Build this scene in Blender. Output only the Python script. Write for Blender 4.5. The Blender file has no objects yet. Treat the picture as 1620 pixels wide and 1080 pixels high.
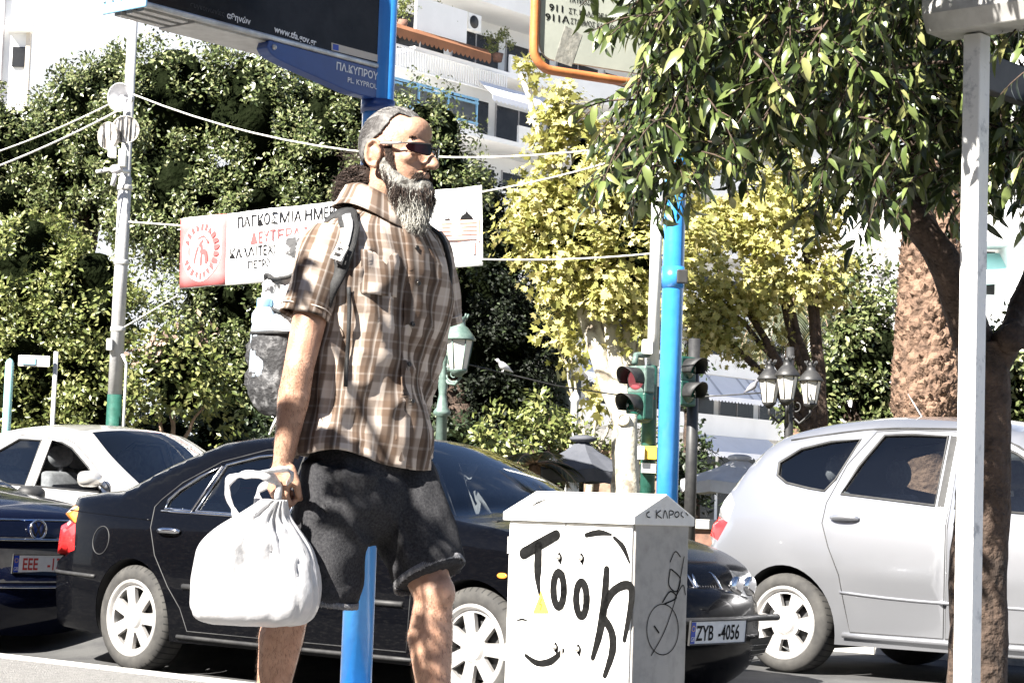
import bpy, math, random
import numpy as np
from mathutils import Vector, Matrix, noise
from mathutils.geometry import delaunay_2d_cdt

S = bpy.context.scene
COL = S.collection
random.seed(7)
RNG = np.random.default_rng(7)
R = math.radians
V = Vector

# ------------------------------------------------------------------ camera
CAM_LOC = V((0, 0, 1.03))
F = 3330.0                      # focal length in pixels of a 1620 px wide picture
PITCH, ROLL = R(4.6), R(1.9)
cd = bpy.data.cameras.new("camera")
cd.sensor_width = 36
cd.lens = F / 1620 * 36
cd.clip_start = 0.1
cd.clip_end = 2000
cam = bpy.data.objects.new("camera", cd)
COL.objects.link(cam)
CROT = Matrix.Rotation(R(90) + PITCH, 3, 'X') @ Matrix.Rotation(ROLL, 3, 'Z')
cam.matrix_world = Matrix.Translation(CAM_LOC) @ CROT.to_4x4()
S.camera = cam

# ------------------------------------------------------------------ light
SUN_AZ, SUN_EL = R(42.5), R(40)   # azimuth: to the left of straight behind the camera
SUN = V((-math.sin(SUN_AZ) * math.cos(SUN_EL), -math.cos(SUN_AZ) * math.cos(SUN_EL), math.sin(SUN_EL)))
w = bpy.data.worlds.new("World")
S.world = w
w.use_nodes = True
nt = w.node_tree
bg = nt.nodes["Background"]
sky = nt.nodes.new("ShaderNodeTexSky")
sky.sky_type = 'NISHITA'
sky.sun_disc = False
sky.sun_elevation = SUN_EL
sky.sun_rotation = math.atan2(SUN.x, SUN.y)
sky.air_density = 0.5
sky.dust_density = 0.5
sky.ozone_density = 1.0
# white summer haze low over the horizon
tcw = nt.nodes.new("ShaderNodeTexCoord")
sxy = nt.nodes.new("ShaderNodeSeparateXYZ")
nt.links.new(tcw.outputs['Generated'], sxy.inputs[0])
hzr = nt.nodes.new("ShaderNodeMapRange")
hzr.interpolation_type = 'SMOOTHSTEP'
hzr.inputs[1].default_value = 0.40; hzr.inputs[2].default_value = 0.20
hzr.inputs[3].default_value = 0.0; hzr.inputs[4].default_value = 1.0
nt.links.new(sxy.outputs[2], hzr.inputs[0])
hmx = nt.nodes.new("ShaderNodeMix"); hmx.data_type = 'RGBA'
hmx.inputs[7].default_value = (5.6, 5.8, 6.1, 1)
# ... kept to the far side to lower fill; loose clouds added for reflections
hzy = nt.nodes.new("ShaderNodeMapRange"); hzy.interpolation_type = 'SMOOTHSTEP'
hzy.inputs[1].default_value = -0.1; hzy.inputs[2].default_value = 0.55
nt.links.new(sxy.outputs[1], hzy.inputs[0])
hzm = nt.nodes.new("ShaderNodeMath"); hzm.operation = 'MULTIPLY'
nt.links.new(hzr.outputs[0], hzm.inputs[0]); nt.links.new(hzy.outputs[0], hzm.inputs[1])
cln = nt.nodes.new("ShaderNodeTexNoise"); cln.inputs['Scale'].default_value = 2.6; cln.inputs['Detail'].default_value = 7; cln.inputs['Roughness'].default_value = 0.6
nt.links.new(tcw.outputs['Generated'], cln.inputs['Vector'])
clr = nt.nodes.new("ShaderNodeMapRange"); clr.interpolation_type = 'SMOOTHSTEP'
clr.inputs[1].default_value = 0.56; clr.inputs[2].default_value = 0.68
nt.links.new(cln.outputs[0], clr.inputs[0])
clm = nt.nodes.new("ShaderNodeMath"); clm.operation = 'MAXIMUM'
nt.links.new(hzm.outputs[0], clm.inputs[0]); nt.links.new(clr.outputs[0], clm.inputs[1])
nt.links.new(clm.outputs[0], hmx.inputs[0]); nt.links.new(sky.outputs[0], hmx.inputs[6])
nt.links.new(hmx.outputs[2], bg.inputs[0])
bg.inputs[1].default_value = 0.05
sl = bpy.data.lights.new("sun", 'SUN')
sl.energy = 5.0
sl.angle = R(0.5)
sl.color = (1.0, 0.95, 0.87)
so = bpy.data.objects.new("sun", sl)
COL.objects.link(so)
so.rotation_euler = SUN.to_track_quat('Z', 'Y').to_euler()
S.view_settings.view_transform = 'Standard'
S.view_settings.look = 'None'
S.view_settings.gamma = 1
S.view_settings.use_curve_mapping = False
S.view_settings.exposure = 2.2


# ------------------------------------------------------------------ helpers
def P(px, py, Y):
    """the point of the place at distance Y that stands at this spot of the 1620x1080 photograph"""
    d = CROT @ V(((px - 810) / F, (540 - py) / F, -1))
    return CAM_LOC + d * (Y / d.y)


def pxm(Y):
    return F / Y


def local_matrix(o):
    m = Matrix.Identity(4)
    while o is not None:
        m = Matrix.LocRotScale(o.location, o.rotation_euler, o.scale) @ m
        o = o.parent
    return m


def setp(o, label=None, cat=None, group=None, kind=None):
    if label: o['label'] = label
    if cat: o['category'] = cat
    if group: o['group'] = group
    if kind: o['kind'] = kind
    return o


def thing(name, label, cat, loc=(0, 0, 0), rz=0.0, group=None):
    o = bpy.data.objects.new(name, None)
    COL.objects.link(o)
    o.empty_display_size = 0.1
    o.location = loc
    o.rotation_euler = (0, 0, rz)
    return setp(o, label, cat, group)


class MB:
    """collects shapes and links them as ONE mesh object"""
    def __init__(s):
        s.v = []; s.f = []; s.m = []; s.s = []; s.uv = {}

    def add(s, vs, fs, mi=0, sm=False, uvs=None):
        b = len(s.v)
        s.v.extend([tuple(v) for v in vs])
        for f in fs:
            if uvs is not None:
                s.uv[len(s.f)] = [uvs[i] for i in f]
            s.f.append([b + i for i in f]); s.m.append(mi); s.s.append(sm)
        return s

    def box(s, c, size, ax=None, mi=0):
        c = V(c); a = ax or (V((1, 0, 0)), V((0, 1, 0)), V((0, 0, 1)))
        h = [x / 2 for x in size]
        vs = [c + a[0] * (i * h[0]) + a[1] * (j * h[1]) + a[2] * (k * h[2]) for i in (-1, 1) for j in (-1, 1) for k in (-1, 1)]
        return s.add(vs, [(0, 1, 3, 2), (4, 6, 7, 5), (0, 4, 5, 1), (2, 3, 7, 6), (0, 2, 6, 4), (1, 5, 7, 3)], mi)

    def loft(s, rings, closed=True, caps=True, mi=0, sm=True, uvs=None):
        n = len(rings[0]); vs = [p for r in rings for p in r]; fs = []
        m = n if closed else n - 1
        for i in range(len(rings) - 1):
            for j in range(m):
                k = (j + 1) % n
                fs.append((i * n + j, i * n + k, (i + 1) * n + k, (i + 1) * n + j))
        if caps and closed:
            fs.append(tuple(range(n))[::-1])
            fs.append(tuple(range((len(rings) - 1) * n, len(rings) * n)))
        return s.add(vs, fs, mi, sm, uvs)

    def tube(s, pts, r, n=10, mi=0, sm=True, caps=True, flat=1.0):
        pts = [V(p) for p in pts]
        rr = r if isinstance(r, (list, tuple)) else [r] * len(pts)
        rings = []; up = None
        for i, p in enumerate(pts):
            t = (pts[min(i + 1, len(pts) - 1)] - pts[max(i - 1, 0)]).normalized()
            if up is None:
                up = t.orthogonal().normalized()
            up = (up - t * up.dot(t))
            up = up.normalized() if up.length > 1e-6 else t.orthogonal().normalized()
            b = t.cross(up)
            rings.append([p + (up * math.cos(2 * math.pi * k / n) * flat + b * math.sin(2 * math.pi * k / n)) * rr[i] for k in range(n)])
        return s.loft(rings, True, caps, mi, sm)

    def capsule(s, a, b, ra, rb, n=16):
        """closed tapered capsule"""
        a = V(a); b = V(b); t = (b - a).normalized()
        pts = []; rs = []
        for k in range(1, 6):
            an = R(90) * k / 6
            pts.append(a - t * ra * math.cos(an)); rs.append(ra * math.sin(an))
        for k in range(5):
            pts.append(a.lerp(b, k / 4)); rs.append(ra + (rb - ra) * k / 4)
        for k in range(5, 0, -1):
            an = R(90) * k / 6
            pts.append(b + t * rb * math.cos(an)); rs.append(rb * math.sin(an))
        return s.tube(pts, rs, n)

    def ell(s, c, r, ax=None, n=16, mi=0):
        c = V(c); a = ax or (V((1, 0, 0)), V((0, 1, 0)), V((0, 0, 1)))
        rings = []
        for i in range(1, n):
            th = math.pi * i / n
            rings.append([c + a[0] * (r[0] * math.sin(th) * math.cos(2 * math.pi * k / (2 * n))) + a[1] * (r[1] * math.sin(th) * math.sin(2 * math.pi * k / (2 * n))) - a[2] * (r[2] * math.cos(th)) for k in range(2 * n)])
        return s.loft(rings, True, True, mi, True)

    def lathe(s, prof, o, ax, n=24, mi=0, sm=True, caps=True):
        """profile of (radius, height) about axis ax[2]"""
        o = V(o)
        rings = [[o + (ax[0] * math.cos(2 * math.pi * k / n) + ax[1] * math.sin(2 * math.pi * k / n)) * r + ax[2] * h for k in range(n)] for r, h in prof]
        return s.loft(rings, True, caps, mi, sm)

    def prism(s, poly, o, ux, uy, d, mi=0, holes=()):
        """extruded polygon (with holes) in the frame o, ux, uy; d is the extrusion vector"""
        o = V(o); d = V(d)
        if not holes:
            n = len(poly)
            a = [o + ux * p[0] + uy * p[1] for p in poly]
            vs = a + [p + d for p in a]
            fs = [tuple(range(n))[::-1], tuple(range(n, 2 * n))] + [(i, (i + 1) % n, (i + 1) % n + n, i + n) for i in range(n)]
            return s.add(vs, fs, mi)
        pts = []; ed = []
        for lp in [poly] + list(holes):
            b = len(pts); pts += [V((p[0], p[1])) for p in lp]
            ed += [(b + i, b + (i + 1) % len(lp)) for i in range(len(lp))]
        vo, eo, fo, *_ = delaunay_2d_cdt(pts, ed, [], 0, 1e-5)
        a = [o + ux * p.x + uy * p.y for p in vo]; n = len(a)
        tri = []
        for f in fo:
            c = sum((vo[i] for i in f), V((0, 0))) / len(f)
            if inside(c, poly) and not any(inside(c, h) for h in holes):
                tri.append(tuple(f))
        fs = [t[::-1] for t in tri] + [tuple(i + n for i in t) for t in tri]
        for lp in [poly] + list(holes):
            idx = [min(range(n), key=lambda k: (vo[k].x - p[0]) ** 2 + (vo[k].y - p[1]) ** 2) for p in lp]
            fs += [(idx[i], idx[(i + 1) % len(lp)], idx[(i + 1) % len(lp)] + n, idx[i] + n) for i in range(len(lp))]
        return s.add(a + [p + d for p in a], fs, mi)

    def build(s, name, mats, parent=None, world=False, bevel=0, label=None, cat=None, group=None, kind=None, subd=0, solid=0, auto=None):
        vs = s.v
        if world and parent is not None:
            im = local_matrix(parent).inverted()
            vs = [tuple(im @ V(v)) for v in vs]
        me = bpy.data.meshes.new(name)
        me.from_pydata(vs, [], s.f)
        me.polygons.foreach_set('material_index', s.m)
        me.polygons.foreach_set('use_smooth', s.s)
        if s.uv:
            ul = me.uv_layers.new(name='UVMap')
            for p in me.polygons:
                u = s.uv.get(p.index)
                if u:
                    for k, li in enumerate(p.loop_indices):
                        ul.data[li].uv = u[k]
        for m in (mats if isinstance(mats, (list, tuple)) else [mats]):
            me.materials.append(m)
        me.validate()
        o = bpy.data.objects.new(name, me)
        COL.objects.link(o)
        o.parent = parent
        if solid:
            md = o.modifiers.new('solid', 'SOLIDIFY'); md.thickness = solid; md.offset = -1
        if subd:
            md = o.modifiers.new('sub', 'SUBSURF'); md.levels = subd; md.render_levels = subd
        if bevel:
            md = o.modifiers.new('bevel', 'BEVEL'); md.width = bevel; md.segments = 2; md.limit_method = 'ANGLE'; md.angle_limit = R(40)
        return setp(o, label, cat, group, kind)


def inside(p, poly):
    x, y = p[0], p[1]; c = False; n = len(poly); j = n - 1
    for i in range(n):
        a = poly[i]; b = poly[j]
        if (a[1] > y) != (b[1] > y) and x < (b[0] - a[0]) * (y - a[1]) / (b[1] - a[1]) + a[0]:
            c = not c
        j = i
    return c


def cr(pts, sub=6, closed=False):
    """smooth curve through points of any length"""
    n = len(pts); out = []
    rng = range(n) if closed else range(n - 1)
    for i in rng:
        p = [pts[(i + k) % n] if closed else pts[min(max(i + k, 0), n - 1)] for k in (-1, 0, 1, 2)]
        for j in range(sub):
            t = j / sub
            out.append(tuple(0.5 * (2 * b + (c - a) * t + (2 * a - 5 * b + 4 * c - d) * t * t + (3 * b - a - 3 * c + d) * t ** 3) for a, b, c, d in zip(*p)))
    if not closed:
        out.append(tuple(pts[-1]))
    return out


def interp(tab, x):
    if x <= tab[0][0]: return tab[0][1]
    for (a, u), (b, v) in zip(tab, tab[1:]):
        if x <= b:
            t = (x - a) / (b - a)
            return u + (v - u) * t
    return tab[-1][1]


def sinterp(tab, x):
    """smooth table"""
    n = len(tab)
    if x <= tab[0][0]: return tab[0][1]
    if x >= tab[-1][0]: return tab[-1][1]
    for i in range(n - 1):
        if x <= tab[i + 1][0]:
            x0, y0 = tab[i]; x1, y1 = tab[i + 1]
            m0 = (y1 - (tab[i - 1][1] if i else y0)) / (x1 - (tab[i - 1][0] if i else x0))
            m1 = ((tab[i + 2][1] if i + 2 < n else y1) - y0) / ((tab[i + 2][0] if i + 2 < n else x1) - x0)
            h = x1 - x0; t = (x - x0) / h
            return (2 * t ** 3 - 3 * t * t + 1) * y0 + (t ** 3 - 2 * t * t + t) * h * m0 + (3 * t * t - 2 * t ** 3) * y1 + (t ** 3 - t * t) * h * m1


def frame_from(z, xhint):
    z = V(z).normalized(); x = V(xhint); x = (x - z * x.dot(z)).normalized()
    return x, z.cross(x), z


def big_mesh(name, verts, faces_n, mats, parent=None, matidx=None, smooth=False):
    """numpy mesh: verts (N,k,3), every k vertices one face"""
    n, k = verts.shape[0], verts.shape[1]
    me = bpy.data.meshes.new(name)
    me.vertices.add(n * k)
    vv = verts.reshape(-1, 3)
    if parent is not None:
        im = np.array(local_matrix(parent).inverted())
        vv = vv @ im[:3, :3].T + im[:3, 3]
    me.vertices.foreach_set('co', vv.astype(np.float32).ravel())
    fl = np.array(faces_n, dtype=np.int32)            # local face list: tuple of equal-length index tuples
    nf, fk = fl.shape
    idx = (np.arange(n, dtype=np.int32)[:, None, None] * k + fl[None]).reshape(-1)
    me.loops.add(n * nf * fk)
    me.loops.foreach_set('vertex_index', idx)
    me.polygons.add(n * nf)
    me.polygons.foreach_set('loop_start', np.arange(n * nf, dtype=np.int32) * fk)
    if matidx is not None:
        me.polygons.foreach_set('material_index', np.repeat(matidx.astype(np.int32), nf))
    if smooth:
        me.polygons.foreach_set('use_smooth', np.ones(n * nf, dtype=bool))
    me.update(calc_edges=True)
    for m in (mats if isinstance(mats, (list, tuple)) else [mats]):
        me.materials.append(m)
    o = bpy.data.objects.new(name, me)
    COL.objects.link(o)
    o.parent = parent
    return o


def lettering(body, size, o, ux, uy, mat, parent, name='lettering', th=0.002, align='LEFT', bold=0.0, sx=1.0, world=True, shear=0.0, label=None):
    c = bpy.data.curves.new('t', 'FONT')
    c.body = body; c.size = size; c.align_x = align; c.offset = bold; c.resolution_u = 3; c.shear = shear
    t = bpy.data.objects.new('t', c)
    COL.objects.link(t)
    dg = bpy.context.evaluated_depsgraph_get()
    m = bpy.data.meshes.new_from_object(t.evaluated_get(dg))
    o = V(o); un = ux.cross(uy).normalized()
    mb = MB()
    pts = [o + ux * (v.co.x * sx) + uy * v.co.y + un * th for v in m.vertices]
    mb.add(pts, [tuple(p.vertices) for p in m.polygons])
    bpy.data.objects.remove(t); bpy.data.curves.remove(c); bpy.data.meshes.remove(m)
    return mb.build(name, mat, parent, world, label=label)


# ------------------------------------------------------------------ materials
def mat(name, col, rough=0.6, metal=0.0, spec=0.5, col2=None, nscale=8.0, nmix=(0.4, 0.62), bump=0.0, bscale=40.0, coat=0.0, rvar=0.0, detail=6, bdist=0.01, island=None, trans=None, emit=None):
    m = bpy.data.materials.new(name); m.use_nodes = True
    t = m.node_tree; b = t.nodes['Principled BSDF']
    b.inputs['Base Color'].default_value = (*col, 1)
    b.inputs['Roughness'].default_value = rough
    b.inputs['Metallic'].default_value = metal
    b.inputs['Specular IOR Level'].default_value = spec
    b.inputs['Coat Weight'].default_value = coat
    b.inputs['Coat Roughness'].default_value = 0.04
    tc = t.nodes.new('ShaderNodeTexCoord')
    if col2 is not None:
        nz = t.nodes.new('ShaderNodeTexNoise'); nz.inputs['Scale'].default_value = nscale; nz.inputs['Detail'].default_value = detail
        nz.inputs['Roughness'].default_value = 0.65
        t.links.new(tc.outputs['Object'], nz.inputs['Vector'])
        rp = t.nodes.new('ShaderNodeValToRGB')
        rp.color_ramp.elements[0].position = nmix[0]; rp.color_ramp.elements[0].color = (*col, 1)
        rp.color_ramp.elements[1].position = nmix[1]; rp.color_ramp.elements[1].color = (*col2, 1)
        t.links.new(nz.outputs[0], rp.inputs[0])
        t.links.new(rp.outputs[0], b.inputs['Base Color'])
    if island:
        gi = t.nodes.new('ShaderNodeNewGeometry')
        rp = t.nodes.new('ShaderNodeValToRGB')
        while len(rp.color_ramp.elements) < len(island):
            rp.color_ramp.elements.new(0.5)
        for k, (ps, c) in enumerate(island):
            rp.color_ramp.elements[k].position = ps; rp.color_ramp.elements[k].color = (*c, 1)
        t.links.new(gi.outputs['Random Per Island'], rp.inputs[0])
        t.links.new(rp.outputs[0], b.inputs['Base Color'])
        if trans:
            tr = t.nodes.new('ShaderNodeBsdfTranslucent')
            mx = t.nodes.new('ShaderNodeMixShader'); mx.inputs[0].default_value = trans
            t.links.new(rp.outputs[0], tr.inputs['Color'])
            out = t.nodes['Material Output']
            t.links.new(b.outputs[0], mx.inputs[1]); t.links.new(tr.outputs[0], mx.inputs[2])
            t.links.new(mx.outputs[0], out.inputs[0])
    if bump:
        n2 = t.nodes.new('ShaderNodeTexNoise'); n2.inputs['Scale'].default_value = bscale; n2.inputs['Detail'].default_value = 5
        t.links.new(tc.outputs['Object'], n2.inputs['Vector'])
        bp = t.nodes.new('ShaderNodeBump'); bp.inputs['Strength'].default_value = bump; bp.inputs['Distance'].default_value = bdist
        t.links.new(n2.outputs[0], bp.inputs['Height'])
        t.links.new(bp.outputs[0], b.inputs['Normal'])
    if rvar:
        n3 = t.nodes.new('ShaderNodeTexNoise'); n3.inputs['Scale'].default_value = 14; n3.inputs['Detail'].default_value = 8
        t.links.new(tc.outputs['Object'], n3.inputs['Vector'])
        mr = t.nodes.new('ShaderNodeMapRange'); mr.inputs[1].default_value = 0.35; mr.inputs[2].default_value = 0.7
        mr.inputs[3].default_value = rough; mr.inputs[4].default_value = rough + rvar
        t.links.new(n3.outputs[0], mr.inputs[0]); t.links.new(mr.outputs[0], b.inputs['Roughness'])
    if emit:
        b.inputs['Emission Color'].default_value = (*emit[0], 1); b.inputs['Emission Strength'].default_value = emit[1]
    return m


def glass_mat(name, tint, refl=1.0):
    m = bpy.data.materials.new(name); m.use_nodes = True
    t = m.node_tree; t.nodes.remove(t.nodes['Principled BSDF'])
    tr = t.nodes.new('ShaderNodeBsdfTransparent'); tr.inputs[0].default_value = (*tint, 1)
    gl = t.nodes.new('ShaderNodeBsdfGlossy'); gl.inputs['Roughness'].default_value = 0.02; gl.inputs['Color'].default_value = (refl, refl, refl, 1)
    fr = t.nodes.new('ShaderNodeFresnel'); fr.inputs[0].default_value = 1.7
    mx = t.nodes.new('ShaderNodeMixShader')
    t.links.new(fr.outputs[0], mx.inputs[0]); t.links.new(tr.outputs[0], mx.inputs[1]); t.links.new(gl.outputs[0], mx.inputs[2])
    t.links.new(mx.outputs[0], t.nodes['Material Output'].inputs[0])
    return m


M = {}
M['asphalt'] = mat('asphalt', (0.045, 0.045, 0.047), 0.9, col2=(0.075, 0.075, 0.074), nscale=3, bump=0.6, bscale=180)
M['paving'] = mat('paving', (0.25, 0.243, 0.23), 0.85, col2=(0.14, 0.135, 0.13), nscale=35, nmix=(0.35, 0.7), bump=0.9, bscale=120, bdist=0.02)
M['kerb'] = mat('kerb_stone', (0.50, 0.49, 0.46), 0.8, col2=(0.36, 0.35, 0.33), nscale=12, bump=0.5, bscale=90)
M['earth'] = mat('earth', (0.09, 0.07, 0.045), 0.95, col2=(0.05, 0.06, 0.03), nscale=2, bump=0.5, bscale=20)
M['white_paint'] = mat('white_paint', (0.80, 0.80, 0.78), 0.5, col2=(0.68, 0.68, 0.65), nscale=5, nmix=(0.45, 0.8), bump=0.15, bscale=60)
M['post_white'] = mat('post_white', (0.78, 0.78, 0.76), 0.55, col2=(0.40, 0.41, 0.42), nscale=11, nmix=(0.56, 0.66), bump=0.25, bscale=70)
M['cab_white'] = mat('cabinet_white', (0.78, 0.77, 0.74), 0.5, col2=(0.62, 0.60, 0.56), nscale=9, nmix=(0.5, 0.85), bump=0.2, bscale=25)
M['cab_side'] = mat('cabinet_shaded_side', (0.40, 0.385, 0.36), 0.6, col2=(0.28, 0.27, 0.25), nscale=14, nmix=(0.45, 0.75), bump=0.2, bscale=25)  # dirty side of the white cabinet, darkened to put its shade into the colour
M['black_ink'] = mat('black_spray_paint', (0.003, 0.003, 0.003), 0.6, spec=0.15, col2=(0.008, 0.008, 0.008), nscale=50)
M['blue_paint'] = mat('blue_paint', (0.03, 0.22, 0.60), 0.28, col2=(0.045, 0.27, 0.66), nscale=6, coat=0.4, bump=0.1, bscale=40)
M['blue_dark'] = mat('dark_blue_paint', (0.012, 0.045, 0.20), 0.35, col2=(0.016, 0.06, 0.24), nscale=6, coat=0.3)
M['blue_light'] = mat('light_blue_paint', (0.25, 0.50, 0.72), 0.4, col2=(0.2, 0.42, 0.62), nscale=9)
M['alu'] = mat('aluminium', (0.62, 0.61, 0.58), 0.35, 0.85, col2=(0.48, 0.47, 0.45), nscale=14, rvar=0.2)
M['alu_matt'] = mat('matt_aluminium', (0.60, 0.59, 0.57), 0.5, 0.3, col2=(0.48, 0.47, 0.45), nscale=12)
M['screen'] = mat('dark_screen', (0.006, 0.006, 0.007), 0.2, spec=0.15, col2=(0.02, 0.02, 0.022), nscale=4)
M['white_print'] = mat('white_lettering', (0.85, 0.85, 0.85), 0.5, col2=(0.80, 0.80, 0.80), nscale=30)
M['black_print'] = mat('black_lettering', (0.004, 0.004, 0.005), 0.6, spec=0.15, col2=(0.008, 0.008, 0.008), nscale=30)
M['red_print'] = mat('red_lettering', (0.55, 0.05, 0.04), 0.5, col2=(0.45, 0.05, 0.04), nscale=30)
M['orange_paint'] = mat('orange_paint', (0.55, 0.20, 0.07), 0.4, col2=(0.46, 0.16, 0.055), nscale=12, bump=0.15, bscale=50)
M['panel_grey'] = mat('panel_grey', (0.46, 0.48, 0.42), 0.45, col2=(0.40, 0.42, 0.37), nscale=4, bump=0.05)
M['tape'] = mat('tape_residue', (0.36, 0.35, 0.31), 0.6, col2=(0.22, 0.22, 0.20), nscale=40, bump=0.3)
M['dark_metal'] = mat('dark_metal', (0.03, 0.03, 0.032), 0.5, 0.3, col2=(0.05, 0.05, 0.05), nscale=10)
M['green_paint'] = mat('green_paint', (0.010, 0.06, 0.042), 0.45, col2=(0.02, 0.09, 0.068), nscale=16, bump=0.2)
M['green_pale'] = mat('pale_green_paint', (0.07, 0.115, 0.098), 0.5, col2=(0.13, 0.18, 0.16), nscale=10, bump=0.2)
M['grey_post'] = mat('grey_post_paint', (0.50, 0.50, 0.50), 0.5, col2=(0.40, 0.40, 0.41), nscale=5, bump=0.15)
M['horn'] = mat('horn_grey', (0.62, 0.62, 0.64), 0.5, col2=(0.5, 0.5, 0.51), nscale=6)
M['mottled'] = mat('mottled_grey', (0.60, 0.56, 0.50), 0.7, col2=(0.20, 0.18, 0.16), nscale=9, nmix=(0.5, 0.6), bump=0.3)
M['cord'] = mat('white_cord', (0.75, 0.73, 0.68), 0.7, col2=(0.65, 0.63, 0.58), nscale=40)
M['wire'] = mat('black_wire', (0.03, 0.03, 0.03), 0.6, col2=(0.05, 0.05, 0.05), nscale=40)
M['vinyl'] = mat('banner_vinyl', (0.80, 0.80, 0.80), 0.5, col2=(0.76, 0.76, 0.75), nscale=2, bump=0.15, bscale=3, bdist=0.05)
M['vinyl_red'] = mat('banner_red', (0.50, 0.13, 0.13), 0.6, spec=0.1, col2=(0.58, 0.19, 0.19), nscale=1.5)
M['print_red'] = mat('banner_pink_lettering', (0.36, 0.09, 0.09), 0.6, spec=0.1, col2=(0.32, 0.08, 0.08), nscale=20)
M['bark'] = mat('bark', (0.085, 0.056, 0.04), 0.9, col2=(0.025, 0.016, 0.011), nscale=9, bump=1.0, bscale=30, bdist=0.03)
M['bark_pale'] = mat('pale_bark', (0.50, 0.47, 0.38), 0.85, col2=(0.20, 0.17, 0.13), nscale=5, nmix=(0.5, 0.62), bump=0.5, bscale=20, bdist=0.02)
M['palm_bark'] = mat('palm_bark', (0.20, 0.125, 0.085), 0.9, col2=(0.06, 0.036, 0.024), nscale=6, nmix=(0.42, 0.7), bump=1.0, bscale=14, bdist=0.05)
M['twig'] = mat('twig', (0.32, 0.22, 0.16), 0.85, col2=(0.20, 0.14, 0.10), nscale=12)
M['plaster'] = mat('white_plaster', (0.86, 0.86, 0.85), 0.8, col2=(0.80, 0.80, 0.79), nscale=0.5, bump=0.1, bscale=6)
M['plaster_beige'] = mat('beige_plaster', (0.62, 0.56, 0.48), 0.85, col2=(0.52, 0.47, 0.40), nscale=0.5)
M['plaster_grey'] = mat('grey_plaster', (0.42, 0.41, 0.42), 0.85, col2=(0.36, 0.35, 0.36), nscale=0.5)
M['window_dark'] = mat('dark_window', (0.008, 0.008, 0.009), 0.15, spec=0.25, col2=(0.03, 0.03, 0.03), nscale=0.4)
M['glass_panel'] = mat('smoked_panel', (0.05, 0.055, 0.055), 0.15, col2=(0.10, 0.10, 0.09), nscale=0.6)
M['awning'] = mat('awning_cloth', (0.74, 0.76, 0.82), 0.8, col2=(0.68, 0.70, 0.76), nscale=0.6)
M['awning_teal'] = mat('teal_awning', (0.35, 0.66, 0.66), 0.8, col2=(0.45, 0.72, 0.70), nscale=0.6)
M['awning_brown'] = mat('brown_awning', (0.26, 0.11, 0.05), 0.8, col2=(0.20, 0.085, 0.04), nscale=1)
M['parasol'] = mat('charcoal_parasol', (0.055, 0.06, 0.075), 0.8, col2=(0.075, 0.08, 0.095), nscale=3, bump=0.2)
M['parasol_pale'] = mat('pale_parasol', (0.62, 0.63, 0.65), 0.8, col2=(0.52, 0.53, 0.55), nscale=3, bump=0.2)
M['brick'] = mat('brick', (0.25, 0.13, 0.09), 0.9, col2=(0.14, 0.08, 0.06), nscale=9)
M['lamp_glass'] = mat('lamp_glass', (0.62, 0.60, 0.54), 0.3, col2=(0.52, 0.50, 0.45), nscale=6)
M['yellow'] = mat('yellow_paint', (0.80, 0.50, 0.06), 0.5, col2=(0.70, 0.42, 0.05), nscale=12)
M['bird'] = mat('feathers', (0.10, 0.10, 0.12), 0.8, col2=(0.25, 0.25, 0.27), nscale=20)
# foliage: every leaf has its own green
M['leaf_ficus'] = mat('ficus_leaf', (0.05, 0.09, 0.02), 0.33, spec=0.6, island=[(0.0, (0.04, 0.058, 0.018)), (0.4, (0.085, 0.11, 0.035)), (0.8, (0.16, 0.18, 0.075)), (1.0, (0.26, 0.26, 0.13))], trans=0.12)
M['leaf_light'] = mat('light_leaf', (0.09, 0.14, 0.03), 0.4, island=[(0.0, (0.06, 0.08, 0.02)), (0.5, (0.15, 0.18, 0.05)), (1.0, (0.28, 0.28, 0.11))], trans=0.2)
M['leaf_plane'] = mat('plane_leaf', (0.3, 0.25, 0.05), 0.5, island=[(0.0, (0.13, 0.14, 0.03)), (0.35, (0.36, 0.35, 0.10)), (0.8, (0.56, 0.52, 0.20)), (1.0, (0.62, 0.54, 0.26))], trans=0.3)
M['leaf_orange'] = mat('bitter_orange_leaf', (0.08, 0.13, 0.03), 0.28, spec=0.6, island=[(0.0, (0.016, 0.026, 0.009)), (0.45, (0.05, 0.075, 0.02)), (0.8, (0.15, 0.19, 0.06)), (1.0, (0.28, 0.27, 0.11))], trans=0.14)
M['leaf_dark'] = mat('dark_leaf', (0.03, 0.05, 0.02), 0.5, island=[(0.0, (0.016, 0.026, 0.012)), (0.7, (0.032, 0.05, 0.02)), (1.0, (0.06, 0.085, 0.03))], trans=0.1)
M['leaf_shaded'] = mat('shaded_ficus_leaf', (0.012, 0.018, 0.008), 0.6, spec=0.25, island=[(0.0, (0.004, 0.006, 0.003)), (0.75, (0.010, 0.015, 0.007)), (1.0, (0.035, 0.05, 0.02))], trans=0.05)  # ficus leaves with the shade of the crown put into their colour
M['twig_dry'] = mat('dry_twig_brown', (0.25, 0.17, 0.13), 0.8, island=[(0.0, (0.16, 0.10, 0.08)), (1.0, (0.34, 0.25, 0.19))])
M['leaf_palm'] = mat('palm_leaf', (0.05, 0.07, 0.025), 0.5, island=[(0.0, (0.025, 0.035, 0.014)), (0.8, (0.06, 0.07, 0.03)), (1.0, (0.16, 0.14, 0.06))], trans=0.1)

# ------------------------------------------------------------------ setting: road, pavement, park ground
DIR = V((0.755, -0.656, 0))      # direction of the street (to the right and towards the camera)
NRM = V((0.656, 0.755, 0))       # across the street, away from the camera
ANG = math.atan2(DIR.y, DIR.x)
PZ = 0.25                        # height of the pavement
kp = P(200, 1056, 10.0)
_d = CROT @ V(((200 - 810) / F, (540 - 1056) / F, -1))
K0 = CAM_LOC + _d * ((PZ - CAM_LOC.z) / _d.z)      # a point of the kerb's edge
K0.z = 0


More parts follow.
